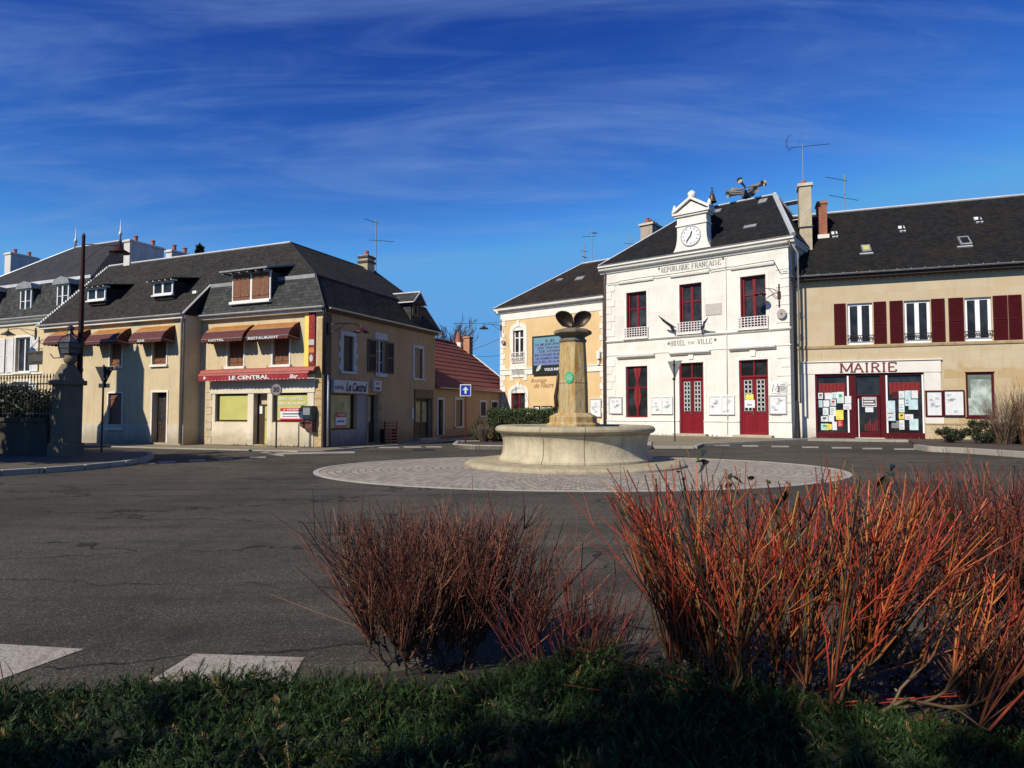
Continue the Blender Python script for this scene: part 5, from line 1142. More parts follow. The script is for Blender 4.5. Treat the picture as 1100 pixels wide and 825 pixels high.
# ------------------------------------------------------------------ yellow building left of the town hall
WALLY = plaster('apricot render', (.62, .44, .225), (.5, .34, .16), .2)
SLY = slates('yellow house slates', (.018, .015, .013), (.032, .026, .022), (.055, .032, .016), .55)
ye = fthing('yellow_building', 'apricot rendered building with white quoins, arched windows and a hipped roof', 'building', FY)
def RY(l, r, t, b, y=0): return FY.rect(l, r, t, b, y)
zyt = FY.at(590, 331)[1]; zfz = FY.at(590, 322.5)[1]
yw = RY(551.5, 562.5, 352.5, 389); yg = RY(549.5, 564.3, 418, 441); yg = (yg[0], yg[1], .15, yg[3]); yr_ = RY(629, 638, 412, 441); yr_ = (yr_[0], yr_[1], .15, yr_[3]-.1)
W = MB(); W.wall(0, LY, 0, zyt, [yw, yg], .28); W.quad((0, 8, 0), (0, 0, 0), (0, 0, zyt), (0, 8, zyt)); W.quad((LY, 8, 0), (0, 8, 0), (0, 8, zyt), (LY, 8, zyt)); W.build('wall', WALLY, ye)
MB().box(0, LY, -.03, .01, zyt-.5, zyt).build('frieze', TRT, ye); zcy = zyt
MB().moulding([(0, zcy-.02), (-.1, zcy), (-.16, zcy+.12), (-.32, zcy+.18), (-.34, zcy+.3), (0, zcy+.34)], -.34, LY).build('cornice', TRT, ye)
MB(lambda x, y, z: (y, 8-x, z)).moulding([(0, zcy-.02), (-.1, zcy), (-.16, zcy+.12), (-.32, zcy+.18), (-.34, zcy+.3), (0, zcy+.34)], 0, 8.3).build('cornice', TRT, ye)
gutter(ye, None, -.34, LY, -.34, zcy+.36, .05, M['zinc'])
zer = zcy+.34; yyr = 3.9; pk = FY.at(624.7, 283.6, yyr); rf = MB()
rf.add([(-.34, -.34, zer), (LY, -.34, zer), (LY, yyr, pk[1]), (pk[0], yyr, pk[1]), (-.34, 8.3, zer), (LY, 8.3, zer)], [(0, 1, 2, 3), (4, 0, 3), (5, 4, 3, 2)]); rf.build('roof', SLY, ye)
MB().tube([(pk[0], yyr, pk[1]+.02), (LY, yyr, pk[1]+.02)], .06, 6).tube([(-.34, -.34, zer+.02), (pk[0], yyr, pk[1])], .04, 6).build('ridge_flashing', M['zincw'], ye)
nY = Vector((0, -(pk[1]-zer), yyr+.34)).normalized(); P0Y = (0, -.34, zer)
for l, r, t, b in ((598, 605, 299, 302.5), (618.5, 627.5, 297, 301.5)): roofpatch(ye, FY, P0Y, nY, l+1, r-1, t+1, b-1, M['lead'], 'skylight')
zst = FY.at(590, 399)[1]; MB().box(0, LY, -.06, .01, zst-.13, zst+.22).box(0, LY, -.1, .01, zst+.22, zst+.28).build('string_course', TRT, ye, bev=.006)
q = MB(); z = .2; i = 0
while z < zyt-.55:
    w = .42 if i % 2 else .28; q.box(-.02, w, -.035, .02, z, z+.34)
    if z < zst-.2 or z > zst+.35: q.box(LY-w, LY-.004, -.035, .02, z, z+.34)
    z += .36; i += 1
q.build('quoin', TRT, ye, bev=.01)
def arch_surround(par, a, b, c, d, w, m, y=-.04):
    mb = MB(); n = 10; xm_ = (a+b)/2; r0 = (b-a)/2; rise = r0*.55
    inn = [(a, c)]+[(xm_-r0*math.cos(math.pi*k/n), d-rise*0+rise*math.sin(math.pi*k/n)) for k in range(n+1)]+[(b, c)]
    o_ = [(a-w, c)]+[(xm_-(r0+w)*math.cos(math.pi*k/n), d+(rise+w)*math.sin(math.pi*k/n)) for k in range(n+1)]+[(b+w, c)]
    for k in range(len(inn)-1): mb.prism([inn[k], o_[k], o_[k+1], inn[k+1]], y, .02)
    mb.prism([(xm_-.1, d+rise+.02), (xm_+.1, d+rise+.02), (xm_+.13, d+rise+w+.14), (xm_-.13, d+rise+w+.14)], y-.03, .02)
    mb.build('window_surround', m, par, bev=.006)
    MB().prism([(a, d-.002)]+[(xm_-r0*math.cos(math.pi*k/n), d+rise*math.sin(math.pi*k/n)) for k in range(n+1)]+[(b, d-.002)][:0], -.012, .02).build('arch_head', m, par)
arch_surround(ye, yw[0], yw[1], yw[2]-1.2, yw[3]-.15, .28, TRT); a, b, c, d = yw; window(ye, None, a, b, c, d, .12, M['white'], M['glassb'], 2, (.72,), .08)
r_ = MB()
for k in range(9): x = a-.08+(b-a+.16)*k/8; r_.box(x-.014, x+.014, -.15, -.12, c, c+.62)
for z in (c, c+.3, c+.62): r_.box(a-.08, b+.08, -.155, -.115, z-.02, z+.02)
for k in range(4): r_.tube([((a+b)/2+(k-1.5)*.24+.09*math.cos(t), -.135, c+.16+.1*math.sin(t)) for t in [2*math.pi*j/10 for j in range(11)]], .012, 4, cap=False)
r_.build('window_railing', M['trim'], ye); MB().box(a-.12, b+.12, -.06, .02, c-1.0, c-.1).build('apron_panel', TRT, ye, bev=.02)
arch_surround(ye, yg[0], yg[1], yg[2], yg[3]-.25, .26, TRT); a, b, c, d = yg; window(ye, None, a, b, c, d, .12, M['red'], M['glass'], 2, (.5, .28), .1)
MB().box(a+.3, b-.3, .1, .115, c+.1, c+.9).build('notice', M['paper'], ye)
MB().box(LY-.55, LY-.32, -.2, -.02, zst+.6, zst+1.05).box(LY-.5, LY-.36, -.18, -.02, zst+.25, zst+.5).build('electric_box', M['trim'], ye, bev=.02)
# screen billboard, painted shop name
bb = fthing('information_screen', 'large dark framed blue information screen on the apricot wall behind the fountain column', 'information screen', FY)
a, b, c, d = RY(573.2, 613, 360, 403)
zb_ = FY.at(593, 392)[1]; c = FY.at(593, 402)[1]; d = FY.at(593, 360)[1]
MB().box(a, b, -.16, -.01, c, d).build('frame', mat('screen frame', (.015, .02, .022), .35, .2), bb, bev=.01)
m, nt, bs_ = nmat('screen picture'); o_ = N(nt, 'ShaderNodeTexCoord').outputs['Object']; sx_ = N(nt, 'ShaderNodeSeparateXYZ'); nt.links.new(o_, sx_.inputs[0])
cc = mixc_(nt, mrange(nt, sx_.outputs[2], zb_, d), (.15, .19, .40), (.13, .28, .34)); nt.links.new(cc, bs_.inputs['Base Color']); bs_.inputs['Roughness'].default_value = .3
sp_ = MB().box(a+.12, b-.12, -.165, -.16, zb_, d-.12).build('screen', m, bb)
for i, (wd_, ln, mm) in enumerate((('LE', .12, 'ink'), ('LA MUNICIPALITE', .42, 'navy'), ('DES TRAVAUX', .34, 'navy'), ('DE VOIRIE', .3, 'ink'), ('EN COURS RUE DU', .42, 'maroon'), ('LE SAMEDI MATIN', .4, 'navy'), ('ACCUEIL DE LA MAIRIE', .44, 'ink'))):
    z = d-.2-(i+1)*(d-.2-zb_)/7.6; xm_ = (a+b)/2; hw_ = (b-a)*ln; text(wd_, xm_-hw_, xm_+hw_, z, z+.15, -.167, M[mm], sp_, bold=.015, th=.003)
text('VOUS INFORME', a+.95, b-.1, (c+zb_)/2-.08, (c+zb_)/2+.1, -.165, M['paper'], bb, bold=.03, th=.003)
MB().prism([(a+.3, c+.22), (a+.42, c+.5), (a+.72, c+.66), (a+.66, c+.36), (a+.48, c+.24)], -.166, -.161).build('leaf_emblem', mat('leaf emblem', (.5, .55, .4), .5, .6, 8, 0), bb)
text('Boutique', FY.at(570.5, 410)[0], FY.at(587, 409)[0], FY.at(578, 412)[1], FY.at(578, 406.3)[1], -.004, M['wood'], ye, shear=.4, th=.003, name='painted_lettering')
text('de Fleurs', FY.at(574, 414)[0], FY.at(595, 413)[0], FY.at(585, 416.5)[1], FY.at(585, 411)[1], -.004, M['wood'], ye, shear=.4, th=.003, name='painted_lettering')
pipe(ye, None, [(LY-.12, -.12, zcy+.3), (LY-.1, -.1, zcy-.4), (LY-.1, -.1, .15)], .05, mat('brown pipe', (.1, .06, .045)))

# ------------------------------------------------------------------ mairie office building (right)
def m_ashlar():
    m, nt, b = nmat('golden ashlar'); tcn = N(nt, 'ShaderNodeTexCoord'); uv = tcn.outputs['UV']; o = tcn.outputs['Object']
    bt = N(nt, 'ShaderNodeTexBrick'); bt.inputs['Scale'].default_value = 1; bt.inputs['Brick Width'].default_value = 1.05; bt.inputs['Row Height'].default_value = .42
    bt.inputs['Mortar Size'].default_value = .007; bt.inputs['Mortar Smooth'].default_value = .2; bt.inputs['Bias'].default_value = -.25
    bt.inputs['Color1'].default_value = (.47, .38, .245, 1); bt.inputs['Color2'].default_value = (.40, .275, .13, 1); bt.inputs['Mortar'].default_value = (.34, .25, .14, 1)
    nt.links.new(uv, bt.inputs['Vector'])
    # the upper band of stones is coated with old pale render
    sz = N(nt, 'ShaderNodeSeparateXYZ'); nt.links.new(o, sz.inputs[0])
    ren = mixc_(nt, mrange(nt, noise(nt, o, 1.1, 7, .7), .35, .65), (.45, .375, .26), (.52, .45, .325))
    edge = N(nt, 'ShaderNodeMath', operation='ADD'); nt.links.new(sz.outputs[2], edge.inputs[0]); nt.links.new(mrange(nt, noise(nt, o, 2.5, 5), .3, .7, -.35, .35), edge.inputs[1])
    c = mixc_(nt, mrange(nt, edge.outputs[0], 3.35, 3.5, 0, .62), bt.outputs[0], ren)
    c = mixc_(nt, mrange(nt, noise(nt, mapping(nt, o, (2.5, 2.5, .35)), 1.2, 7, .7), .55, .8, 0, .5), c, (.24, .17, .09))
    c = mixc_(nt, mrange(nt, noise(nt, o, 13, 6, .8), .52, .75, 0, .4), c, (.27, .19, .10))
    nt.links.new(c, b.inputs['Base Color']); b.inputs['Roughness'].default_value = .9; b.inputs['Specular IOR Level'].default_value = .2
    pv = bump(nt, b, bt.outputs['Fac'], -.35, .015); bump(nt, b, noise(nt, o, 28, 6), .35, .012, pv); return m
ASH = m_ashlar(); SLMa = slates('mairie tiles', (.009, .009, .010), (.019, .018, .018), (.034, .022, .010), .5, .2, .15, .65, .9)
ma = fthing('office_building', 'long golden stone building with dark red shutters and a white and red office front', 'building', FM)
def RM(l, r, t, b, y=0): return FM.rect(l, r, t, b, y)
LM = 17.0; ZM = FM.at(980, 294.5)[1]; DM = 9.5
wins = [RM(910.5, 937.5, 325.5, 369), RM(971.5, 999.6, 322.5, 367.5), RM(1036.5, 1065.4, 318.5, 365)]
dxw = wins[2][0]-wins[1][0]; wins.append((wins[2][0]+dxw*1.09, wins[2][1]+dxw*1.09, wins[2][2], wins[2][3]))
zu0, zu1 = wins[1][2], wins[1][3]; wins = [(a, b, zu0, zu1) for a, b, c, d in wins]; wins.append((wins[3][0]+2.9, wins[3][1]+2.9, zu0, zu1))
bw = RM(1037.8, 1068.7, 400, 448.2); sf = RM(876, 993.2, 401, 471); sf = (sf[0], sf[1], .1, sf[3])
W = MB(); W.wall(-.45, LM, 0, ZM, wins+[bw, sf], .32); W.quad((-.45, DM, 0), (-.45, 0, 0), (-.45, 0, ZM), (-.45, DM, ZM)); W.quad((LM, 0, 0), (LM, DM, 0), (LM, DM, ZM), (LM, 0, ZM)); W.quad((LM, DM, 0), (-.45, DM, 0), (-.45, DM, ZM), (LM, DM, ZM))
zrM = FM.at(1000, 219, 4.6)[1]
W.add([(LM, 0, ZM), (LM, DM, ZM), (LM, 4.6, zrM)], [(0, 1, 2)]); W.add([(-.45, 0, ZM), (-.45, DM, ZM), (-.45, 4.6, zrM)], [(2, 1, 0)]); W.build('wall', ASH, ma)
rf = MB(); e_ = -.42; zeM = ZM+.12
rf.add([(-.5, e_, zeM), (LM+.2, e_, zeM), (LM+.2, 4.6, zrM), (-.5, 4.6, zrM), (-.5, DM+.3, zeM), (LM+.2, DM+.3, zeM)], [(0, 1, 2, 3), (3, 2, 5, 4)]); roofM = rf.build('roof', SLMa, ma)
MB().tube([(-.4, 4.6, zrM+.02), (LM+.2, 4.6, zrM+.02)], .07, 6).build('ridge_flashing', M['zincw'], ma)
MB().box(-.4, LM, -.40, .0, ZM-.04, ZM+.1).build('eaves_board', M['woodd'], ma); gutter(ma, None, -.4, LM, -.5, ZM+.17, .075, M['zinc'])
mb = MB()
for i in range(30): x = -.2+i*.57; mb.box(x, x+.02, -.6, -.42, ZM+.17, ZM+.2)
mb.build('gutter_bracket', M['zincw'], ma)
mb = MB()
for i in range(60): mb.box(.1+i*.28, .19+i*.28, -.06, .0, ZM-.13, ZM-.05)
mb.build('dentils', mat('stone dentils', (.34, .26, .15), .9), ma)
nM = Vector((0, -(zrM-zeM), 4.6-e_)).normalized(); P0M = (0, e_, zeM)
for l, r, t, b in ((893.5, 899.5, 250, 255.5), (965.5, 972, 244, 249.5), (1047, 1054.5, 234.5, 239.8)):
    p_ = roofpatch(ma, FM, P0M, nM, l, r, t, b, M['paper'], 'roof_vent', .08); c = on_roof(FM, P0M, nM, (l+r)/2, (t+b)/2)
    MB().box(c.x-.03, c.x+.03, c.y-.25, c.y-.1, c.z-.2, c.z+.2).box(c.x-.18, c.x+.18, c.y-.26, c.y-.14, c.z-.05, c.z+.0).build('slot', M['black'], p_)
for l, r, t, b, mm in ((925.5, 935, 264.5, 271.5, 'blind'), (1030, 1042, 255.5, 264, 'glass')):
    s_ = roofpatch(ma, FM, P0M, nM, l, r, t, b, M['lead'], 'skylight', .1); roofpatch(s_, FM, P0M, nM, l+1.6, r-1.6, t+1.4, b-1.2, M[mm], 'pane', .115); s_.children[0].parent = s_
    roofpatch(s_, FM, P0M, nM, l-2, r+3, b+1, b+2, M['zincw'], 'flashing', .06)
# windows with louvred shutters and little rails
sw = [( RM(896, 908.5, 330, 365)[:2], RM(938.5, 952, 330, 365)[:2]), (RM(955.7, 970, 330, 365)[:2], RM(1000.4, 1015, 330, 365)[:2]), (RM(1019, 1035.2, 330, 365)[:2], RM(1066.8, 1082.5, 330, 365)[:2])]
w4 = wins[3]; sw.append((RM(1083.3, 1097.8, 330, 365)[:2], (w4[1]+.05, w4[1]+.75))); w5 = wins[4]; sw.append(((w5[0]-.75, w5[0]-.05), (w5[1]+.05, w5[1]+.75)))
WN = mat('fresh white joinery', (.78, .78, .78), .4, .04, 3, 0)
for (a, b, c, d), (s1, s2) in zip(wins, sw):
    window(ma, None, a, b, c, d, .1, WN, M['glass'], 2, (), .12); shutter(ma, None, s1[0], s1[1], c-.04, d+.02, -.02, M['shut'], 'louvre', .48); shutter(ma, None, s2[0], s2[1], c-.04, d+.02, -.02, M['shut'], 'louvre', .48)
    MB().box(a, b, -.02, .09, c-.06, c-.002).build('sill', WN, ma)
    r_ = MB(); n = 12
    for z in (c+.2, c+.42): r_.box(a-.04, b+.04, -.05, -.03, z-.012, z+.012)
    for k in range(n): cx_ = a+(b-a)*(k+.5)/n; r_.tube([(cx_+.055*math.cos(t), -.04, c+.31+.09*math.sin(t)) for t in [2*math.pi*j/8 for j in range(9)]], .012, 4, cap=False)
    r_.build('window_railing', M['dark'], ma)
    MB().box(a-.02, b+.02, .0, .3, d-.012, d-.004).build('lintel_strip', M['grey'], ma)
zs_ = FM.at(980, 370)[1]; MB().moulding([(0, zs_-.1), (-.05, zs_-.08), (-.07, zs_), (-.07, zs_+.05), (0, zs_+.08)], 0, LM).build('string_course', m_stone('string stone', (.44, .34, .20), .25), ma)
zs3 = FM.at(1050, 455.5)[1]; MB().box(sf[1]+.05, LM, -.03, .0, zs3-.04, zs3+.02).build('string_course', m_stone('string stone b', (.40, .3, .18), .25), ma)
# white shop surround
PW = plaster('white shopfront paint', (.66, .63, .57), (.45, .40, .3), .2)
fa = RM(858.3, 1010.5, 389.5, 400.5); zf0, zf1 = sf[3]+.005, FM.at(935, 388.2)[1]
MB().box(fa[0], fa[1], -.07, .01, zf0, zf1).box(fa[0]-.02, fa[1]+.04, -.13, .01, zf1, zf1+.05).build('fascia', PW, ma, bev=.008)
a, b, _, _ = RM(858.3, 876, 410, 460); MB().box(a, sf[0]-.002, -.045, .01, .08, zf0-.002).build('pilaster', PW, ma, bev=.008); MB().box(a, sf[0]-.003, -.055, -.044, .08, .95).build('pilaster_base', PW, ma, bev=.008)
a, b, c, d = RM(993.3, 1010.5, 400, 419.5); MB().box(sf[1]+.002, b, -.045, .01, c, zf0-.002).build('pilaster', PW, ma, bev=.008)
a, b, c, d = RM(993.3, 1014, 448.5, 455); MB().box(sf[1]+.002, b, -.045, .01, c, d).build('white_panel', PW, ma)
tA, tB = FM.at(903.5, 396, -.07)[0], FM.at(963.3, 394, -.07)[0]; zt0, zt1 = FM.at(933, 399.2, -.07)[1], FM.at(933, 389.9, -.07)[1]
serifed('MAIRIE', tA, tB, zt0, zt1-zt0, -.072, mat('dark red letters', (.14, .01, .018), .5, .1), ma, .03, .16)
# red joinery
a0, a1, z0_, z1_ = sf; RED = mat('deep red shopfront', (.075, .004, .008), .5, .15, 3, .05, spec=.2)
xL = [FM.at(x, 440)[0] for x in (878.6, 910.2, 920.3, 946.2, 953.8, 991.3)]; ztr = FM.at(933, 425)[1]; zb0 = FM.at(895, 464.5)[1]; ztp = FM.at(933, 403.5)[1]
j = MB(); j.box(a0, xL[0], .04, .2, z0_, z1_).box(xL[5], a1, .04, .2, z0_, z1_).box(xL[0], xL[5], .04, .2, ztp, z1_).box(xL[1], xL[2], .04, .2, z0_, ztp).box(xL[3], xL[4], .04, .2, z0_, ztp).box(xL[0], xL[1], .04, .2, z0_, zb0).box(xL[4], xL[5], .04, .2, z0_, zb0)
j.box(xL[2], xL[3], .03, .2, ztr-.04, ztr+.06); sj = j.build('shopfront', RED, ma, bev=.01)
for a, b, z in ((xL[0], xL[1], zb0), (xL[4], xL[5], zb0), (xL[2], xL[3], ztr+.06)): MB().box(a, b, .14, .15, z, ztp).build('pane', M['glass'], sj)
for a, b in ((xL[0]+.08, xL[1]-.05), (xL[4]+.1, xL[5]-.05)):      # gathered red net curtain behind the glass
    zc0 = ztp-.42; mb = MB(); n = 14; zlow = zb0+.05
    zt_ = FM.at(895, 411.5)[1]; zlow = FM.at(895, 424)[1]
    for k in range(n):
        x0 = a+(b-a)*k/n; x1 = a+(b-a)*(k+1)/n; y0 = .136-.012*(k % 2); y1 = .136-.012*((k+1) % 2); mb.quad((x0, y0, zlow), (x1, y1, zlow), (x1, y1, zt_), (x0, y0, zt_))
    mb.build('curtain', M['curtain'] if a < 3 else M['curtain'], sj)
for px_ in (911.4, 953, 991.9): x = FM.at(px_, 440)[0]; MB().box(x-.035, x+.035, .0, .035, zb0, ztp).build('white_bar', WN, sj)
x = FM.at(922.4, 440)[0]
do = MB().box(xL[2]+.02, xL[2]+.14, .07, .14, z0_+.02, ztr-.05).box(xL[3]-.14, xL[3]-.02, .07, .14, z0_+.02, ztr-.05).box(xL[2]+.14, xL[3]-.14, .07, .14, z0_+.02, z0_+.3).box(xL[2]+.14, xL[3]-.14, .07, .14, ztr-.2, ztr-.05).build('door', RED, sj, bev=.008)
MB().box(xL[2]+.14, xL[3]-.14, .1, .11, z0_+.3, ztr-.2).build('pane', M['glass'], do); MB().tube([(x, .0, z0_+.05), (x, .0, ztr-.15)], .022, 8).build('handle', WN, do)
mb = MB()
for k in range(6): xx = xL[2]+.35+k*.1; mb.box(xx, xx+.05, .085, .095, z0_+.35, z0_+.35+.35+.1*(k % 3))
mb.build('curtain', M['curtain'], do)
dn = fthing('door_plate', 'white rounded opening times plate on the glass of the office door', 'notice', FM)
a, b, c, d = RM(926, 941.3, 426.5, 437, .09); MB().box(a, b, .07, .08, c, d).build('plate', mat('grey film', (.10, .07, .075), .5), dn, bev=.01)
mb = MB(); f = .03; mb.box(a, b, .062, .07, c, c+f).box(a, b, .062, .07, d-f, d).box(a, a+f, .062, .07, c+f, d-f).box(b-f, b, .062, .07, c+f, d-f)
for k in range(3): mb.box(a+.06, b-.06-.07*(k % 2), .062, .07, c+.09+k*.13, c+.15+k*.13)
mb.build('white_print', M['paper'], dn); q_ = RM(929.5, 938, 437.5, 442.7, .09); MB().box(q_[0], q_[1], .07, .08, q_[2], q_[3]).build('sheet', M['paper'], dn); q_ = RM(929.5, 937.5, 424, 425.3, .09); MB().box(q_[0], q_[1], .07, .08, q_[2], q_[3]).build('strip', M['paper'], dn)
MB().box(xL[2]-.1, xL[3]+.1, -.3, .03, .1, .14).build('doorstep', M['stone_trim'], ma)
# posters taped in the two shop windows, each a thing
posts = [(879, 884, 422, 428.5, 'paper', 'narrow white sheet, top left of the left office window'), (886, 894, 422, 429, 'paper', 'white sheet second from left in the top row of the left office window'),
 (894, 899, 421.5, 428, 'paper2', 'pale blue poster at the middle of the top row of the left office window'), (899, 906.5, 421, 433, 'paper', 'large white poster with red figure at the top right of the left office window'),
 (879.5, 883.5, 430, 437.5, 'paper2', 'teal poster at the left edge of the left office window'), (884.5, 891, 430, 437, 'paper', 'white leaflet with dark picture in the second row of the left office window'),
 (892, 898, 429, 436, 'paper2', 'teal flyer beside the big white poster in the left office window'), (884, 890, 438, 446, 'paper', 'white poster with dark portrait in the left office window'),
 (891.5, 898, 437, 447, 'paper', 'pale poster with small figure in the middle of the left office window'), (907, 914, 425.5, 433.5, 'paper', 'white sheet taped over the white bar, upper one'),
 (905.5, 914, 434, 440, 'paper', 'white sheet taped over the white bar, lower one'), (898, 906, 440.5, 451, 'ylw', 'yellow poster in the left office window'),
 (882, 889.5, 447, 453, 'paper', 'white sheet with dark caption low in the left office window'), (890, 896, 446, 453, 'paper', 'plain white sheet above the yellow leaflet in the left office window'),
 (900, 905.5, 451.5, 458.5, 'redsg', 'small red and white flyer under the yellow poster'), (882, 890, 455, 462, 'paper2', 'pale sheet at the bottom left of the left office window'),
 (886.5, 893.5, 455.5, 461.5, 'ylw', 'pale yellow leaflet in the bottom row of the left office window'), (894, 899, 453, 462, 'paper', 'white sheet at the bottom right of the left office window'),
 (958, 965, 421, 429, 'maroon', 'dark red photo poster at the top left of the right office window'), (965.5, 971.5, 420, 428, 'paper', 'white poster with a black circle in the right office window'),
 (972, 978.5, 419.5, 436, 'paper2', 'tall pale poster in the top row of the right office window'), (979, 986, 419.5, 428, 'paper', 'framed black and white picture at the top right of the right office window'),
 (952, 961, 430.5, 452, 'paper2', 'tall pale sheet taped across the bar of the right office window'), (965.5, 971.5, 429, 443, 'paper', 'white poster with blue blot in the middle of the right office window'),
 (965.5, 971.5, 444, 450, 'ylw', 'orange yellow leaflet in the right office window'), (976, 986, 429, 440, 'paper2', 'wide pale sheet under the framed picture'),
 (972, 981, 445, 451, 'paper', 'tilted white sheet in the right office window'), (957.5, 966, 452, 460, 'grey', 'dark grey poster low in the right office window'),
 (966, 971.5, 451, 461.5, 'paper', 'narrow white sheet beside the dark grey poster'), (977, 986.5, 450, 462, 'paper2', 'large pale sheet at the bottom right of the right office window')]
for i, (l, r, t, b, mm, lab) in enumerate(posts):
    a, e, c, d = RM(l, r, t, b, .1); front = l > 951 and l < 953 or 905 <= l <= 907.5; y = (-.012 if front else .112)-.0006*i
    me_ = MB(); me_.box(a, e, y-.003, y, c, d); mesh_y = y
    po = me_.build('poster', M[mm]); po.location = (FM.P.x, FM.P.y, 0); po.rotation_euler = (0, 0, FM.rot); tag(po, lab, 'poster', 'papers taped in the office windows')
    if mm in ('paper', 'paper2', 'ylw', 'redsg') and i % 4 != 1:
        w, h = e-a, d-c; pr = MB()
        for k in range(rng.integers(2, 5)):
            zz_ = c+h*(.15+.2*k); pr.box(a+w*.15, a+w*(.5+.35*rng.random()), y-.006, y-.0035, zz_, zz_+h*.05)
        if i % 3 == 0: pr.box(a+w*.25, a+w*.75, y-.006, y-.0035, c+h*.5, c+h*.8)
        pr.build('print', M[('ink', 'navy', 'redsg', 'green')[i % 4]] if mm != 'redsg' else M['paper'], po)
# ground floor window with pale blind
a, b, c, d = bw; w_ = window(ma, None, a, b, c, d, .06, RED, M['blindg'], 1, (), .1); MB().box(a+.1, b-.1, .075, .085, d-.3, d-.1).box(a+.1, a+.2, .075, .085, c+.9, d-.3).build('blind', mat('painted blind shade', (.13, .15, .12), .3, .1), w_); MB().box(a-.03, b+.03, -.02, .06, d-.0, d+.03).box(a-.04, b+.04, -.03, .06, c-.06, c+.005).build('frame_edge', RED, ma)  # dark strips: shade of lintel and left jamb painted onto the blind
# chimneys on the office roof
def zroofM(y): return zeM+(zrM-zeM)*(y-e_)/(4.6-e_)
a, b, c, d = FM.rect(858.5, 872, 197, 240, 1.6)
c_ = MB().box(a, b, 1.6, 2.5, 7.5, d).build('chimney', m_stone('grey stone chimney', (.46, .40, .29), 0, .5), ma, bev=.02); MB().box(a-.07, b+.07, 1.53, 2.57, d-.14, d+.02).build('chimney_cap', M['stone_trim'], c_, bev=.01)
MB().tube([((a+b)/2-.05, 2.05, d), ((a+b)/2-.05, 2.05, d+.3)], [.14, .12], 10).build('chimney_pot', M['pot'], c_); MB().box(a-.05, b+.05, 1.55, 2.55, d-2.35, d-2.29).build('strap', M['dark'], c_)
xch1 = (a+b)/2-.05; dch1 = d
a, b, c, d = FM.rect(878.5, 888.5, 215.5, 246, 2.6)
c_ = MB().box(a, b, 2.6, 3.5, 8.5, d).build('chimney', bricks('red chimney brick', (.34, .09, .045), (.24, .06, .035), (.22, .15, .1)), ma, bev=.015); MB().box(a-.05, b+.05, 2.55, 3.55, d-.16, d-.04).build('chimney_cap', bricks('red chimney brick cap', (.3, .08, .04)), c_)
MB().box(a-.06, b+.06, 2.4, 2.6, zroofM(2.5)-.05, zroofM(2.5)+.16).build('flashing', M['trim'], c_)
pipe(ma, None, [(.1, -.45, ZM+.05), (-.05, -.1, ZM-.4), (-.05, -.09, 2.1)], .045, M['dark'])
for px_, py_ in ((860, 339), (860, 362)): s = FM.at(px_, py_); MB().disc((s[0], -.001, s[1]), (0, -1, 0), .16, .03, 14).build('wall_plate', mat('plate stone', (.3, .27, .22), .8), ma)

# ------------------------------------------------------------------ framed notice boards on the town walls
def board(F, l, r, t, b, lab, panels=1, frame=None, y=0, name='notice_board', g='framed notice boards on the town hall wall', col='paper'):
    a, e, c, d = F.rect(l, r, t, b); o = fthing(name, lab, 'notice board', F, g); w = (e-a)/panels; fm = frame or M['silverg']
    fb = MB().box(a, e, y-.06, y, c, d).build('backing', fm, o)
    for k in range(panels):
        x0, x1 = a+k*w, a+(k+1)*w; f = .06
        MB().box(x0+.004, x0+f, y-.10, y-.061, c, d).box(x1-f, x1-.004, y-.10, y-.061, c, d).box(x0+f, x1-f, y-.10, y-.061, c, c+f).box(x0+f, x1-f, y-.10, y-.061, d-f, d).build('frame', fm, o, bev=.006)
        MB().box(x0+f, x1-f, y-.07, y-.062, c+f, d-f).build('paper', M[col], o)
        pr = MB(); n = 0
        for q_ in range(5):
            u0 = x0+f+(w-2*f)*rng.uniform(.05, .6); v0 = c+f+(d-c-2*f)*rng.uniform(.05, .8)
            for k2 in range(3): pr.box(u0, u0+w*rng.uniform(.12, .3), y-.075-.0005*n, y-.0705, v0+k2*.04, v0+k2*.04+.012); n += 1
        pr.build('print', M['grey'], o)
    return o
board(FT, 654.4, 669, 426.4, 444.6, 'single framed notice board left of the tall red curtained window')
board(FT, 699.4, 723, 426, 444.8, 'double notice board between the curtained window and the first red door', 2, M['white'])
board(FT, 761.5, 789.5, 425, 445.4, 'double notice board between the two red town hall doors', 2, M['white'])
board(FT, 826.4, 845.8, 424.3, 445, 'single framed notice board right of the second red door')
p_ = RT(828, 846.3, 410, 422.5); sg_ = fthing('town_sign', 'white town hall plate with a dark letter emblem right of the second door', 'sign', FT)
MB().box(p_[0], p_[1], -.03, 0, p_[2], p_[3]).build('plate', M['white'], sg_); hh = p_[3]-p_[2]; x = p_[0]
MB().tube([(x+.08, -.034, p_[2]+.1), (x+.14, -.034, p_[3]-.1), (x+.24, -.034, p_[2]+.14), (x+.34, -.034, p_[3]-.08), (x+.38, -.034, p_[2]+.12), (x+.3, -.034, p_[2]+.08)], .02, 5).build('emblem', M['navy'], sg_)
mb = MB()
for k in range(4): mb.box(x+.46, p_[1]-.1-.06*(k % 2), -.034, -.03, p_[3]-.16-k*.09, p_[3]-.12-k*.09)
mb.build('print', M['grey'], sg_)
board(FY, 634, 646.5, 428, 448, 'tall white notice board at the right end of the apricot wall', 1, M['silverg'], name='notice_board', g='framed notice boards on the apricot wall')
board(FY, 573.8, 580.5, 436, 444, 'small framed notice board by the hedge, left of the pair', 1, M['dark'], g='framed notice boards on the apricot wall'); board(FY, 582.5, 593.3, 436, 444, 'wide framed notice board by the hedge, right of the pair', 1, M['dark'], g='framed notice boards on the apricot wall')
board(FM, 994, 1012.5, 419.8, 447.5, 'red framed board with yellowed map next to the office window', 1, RED, g='red framed boards on the golden stone wall', col='beige' if False else 'paper')
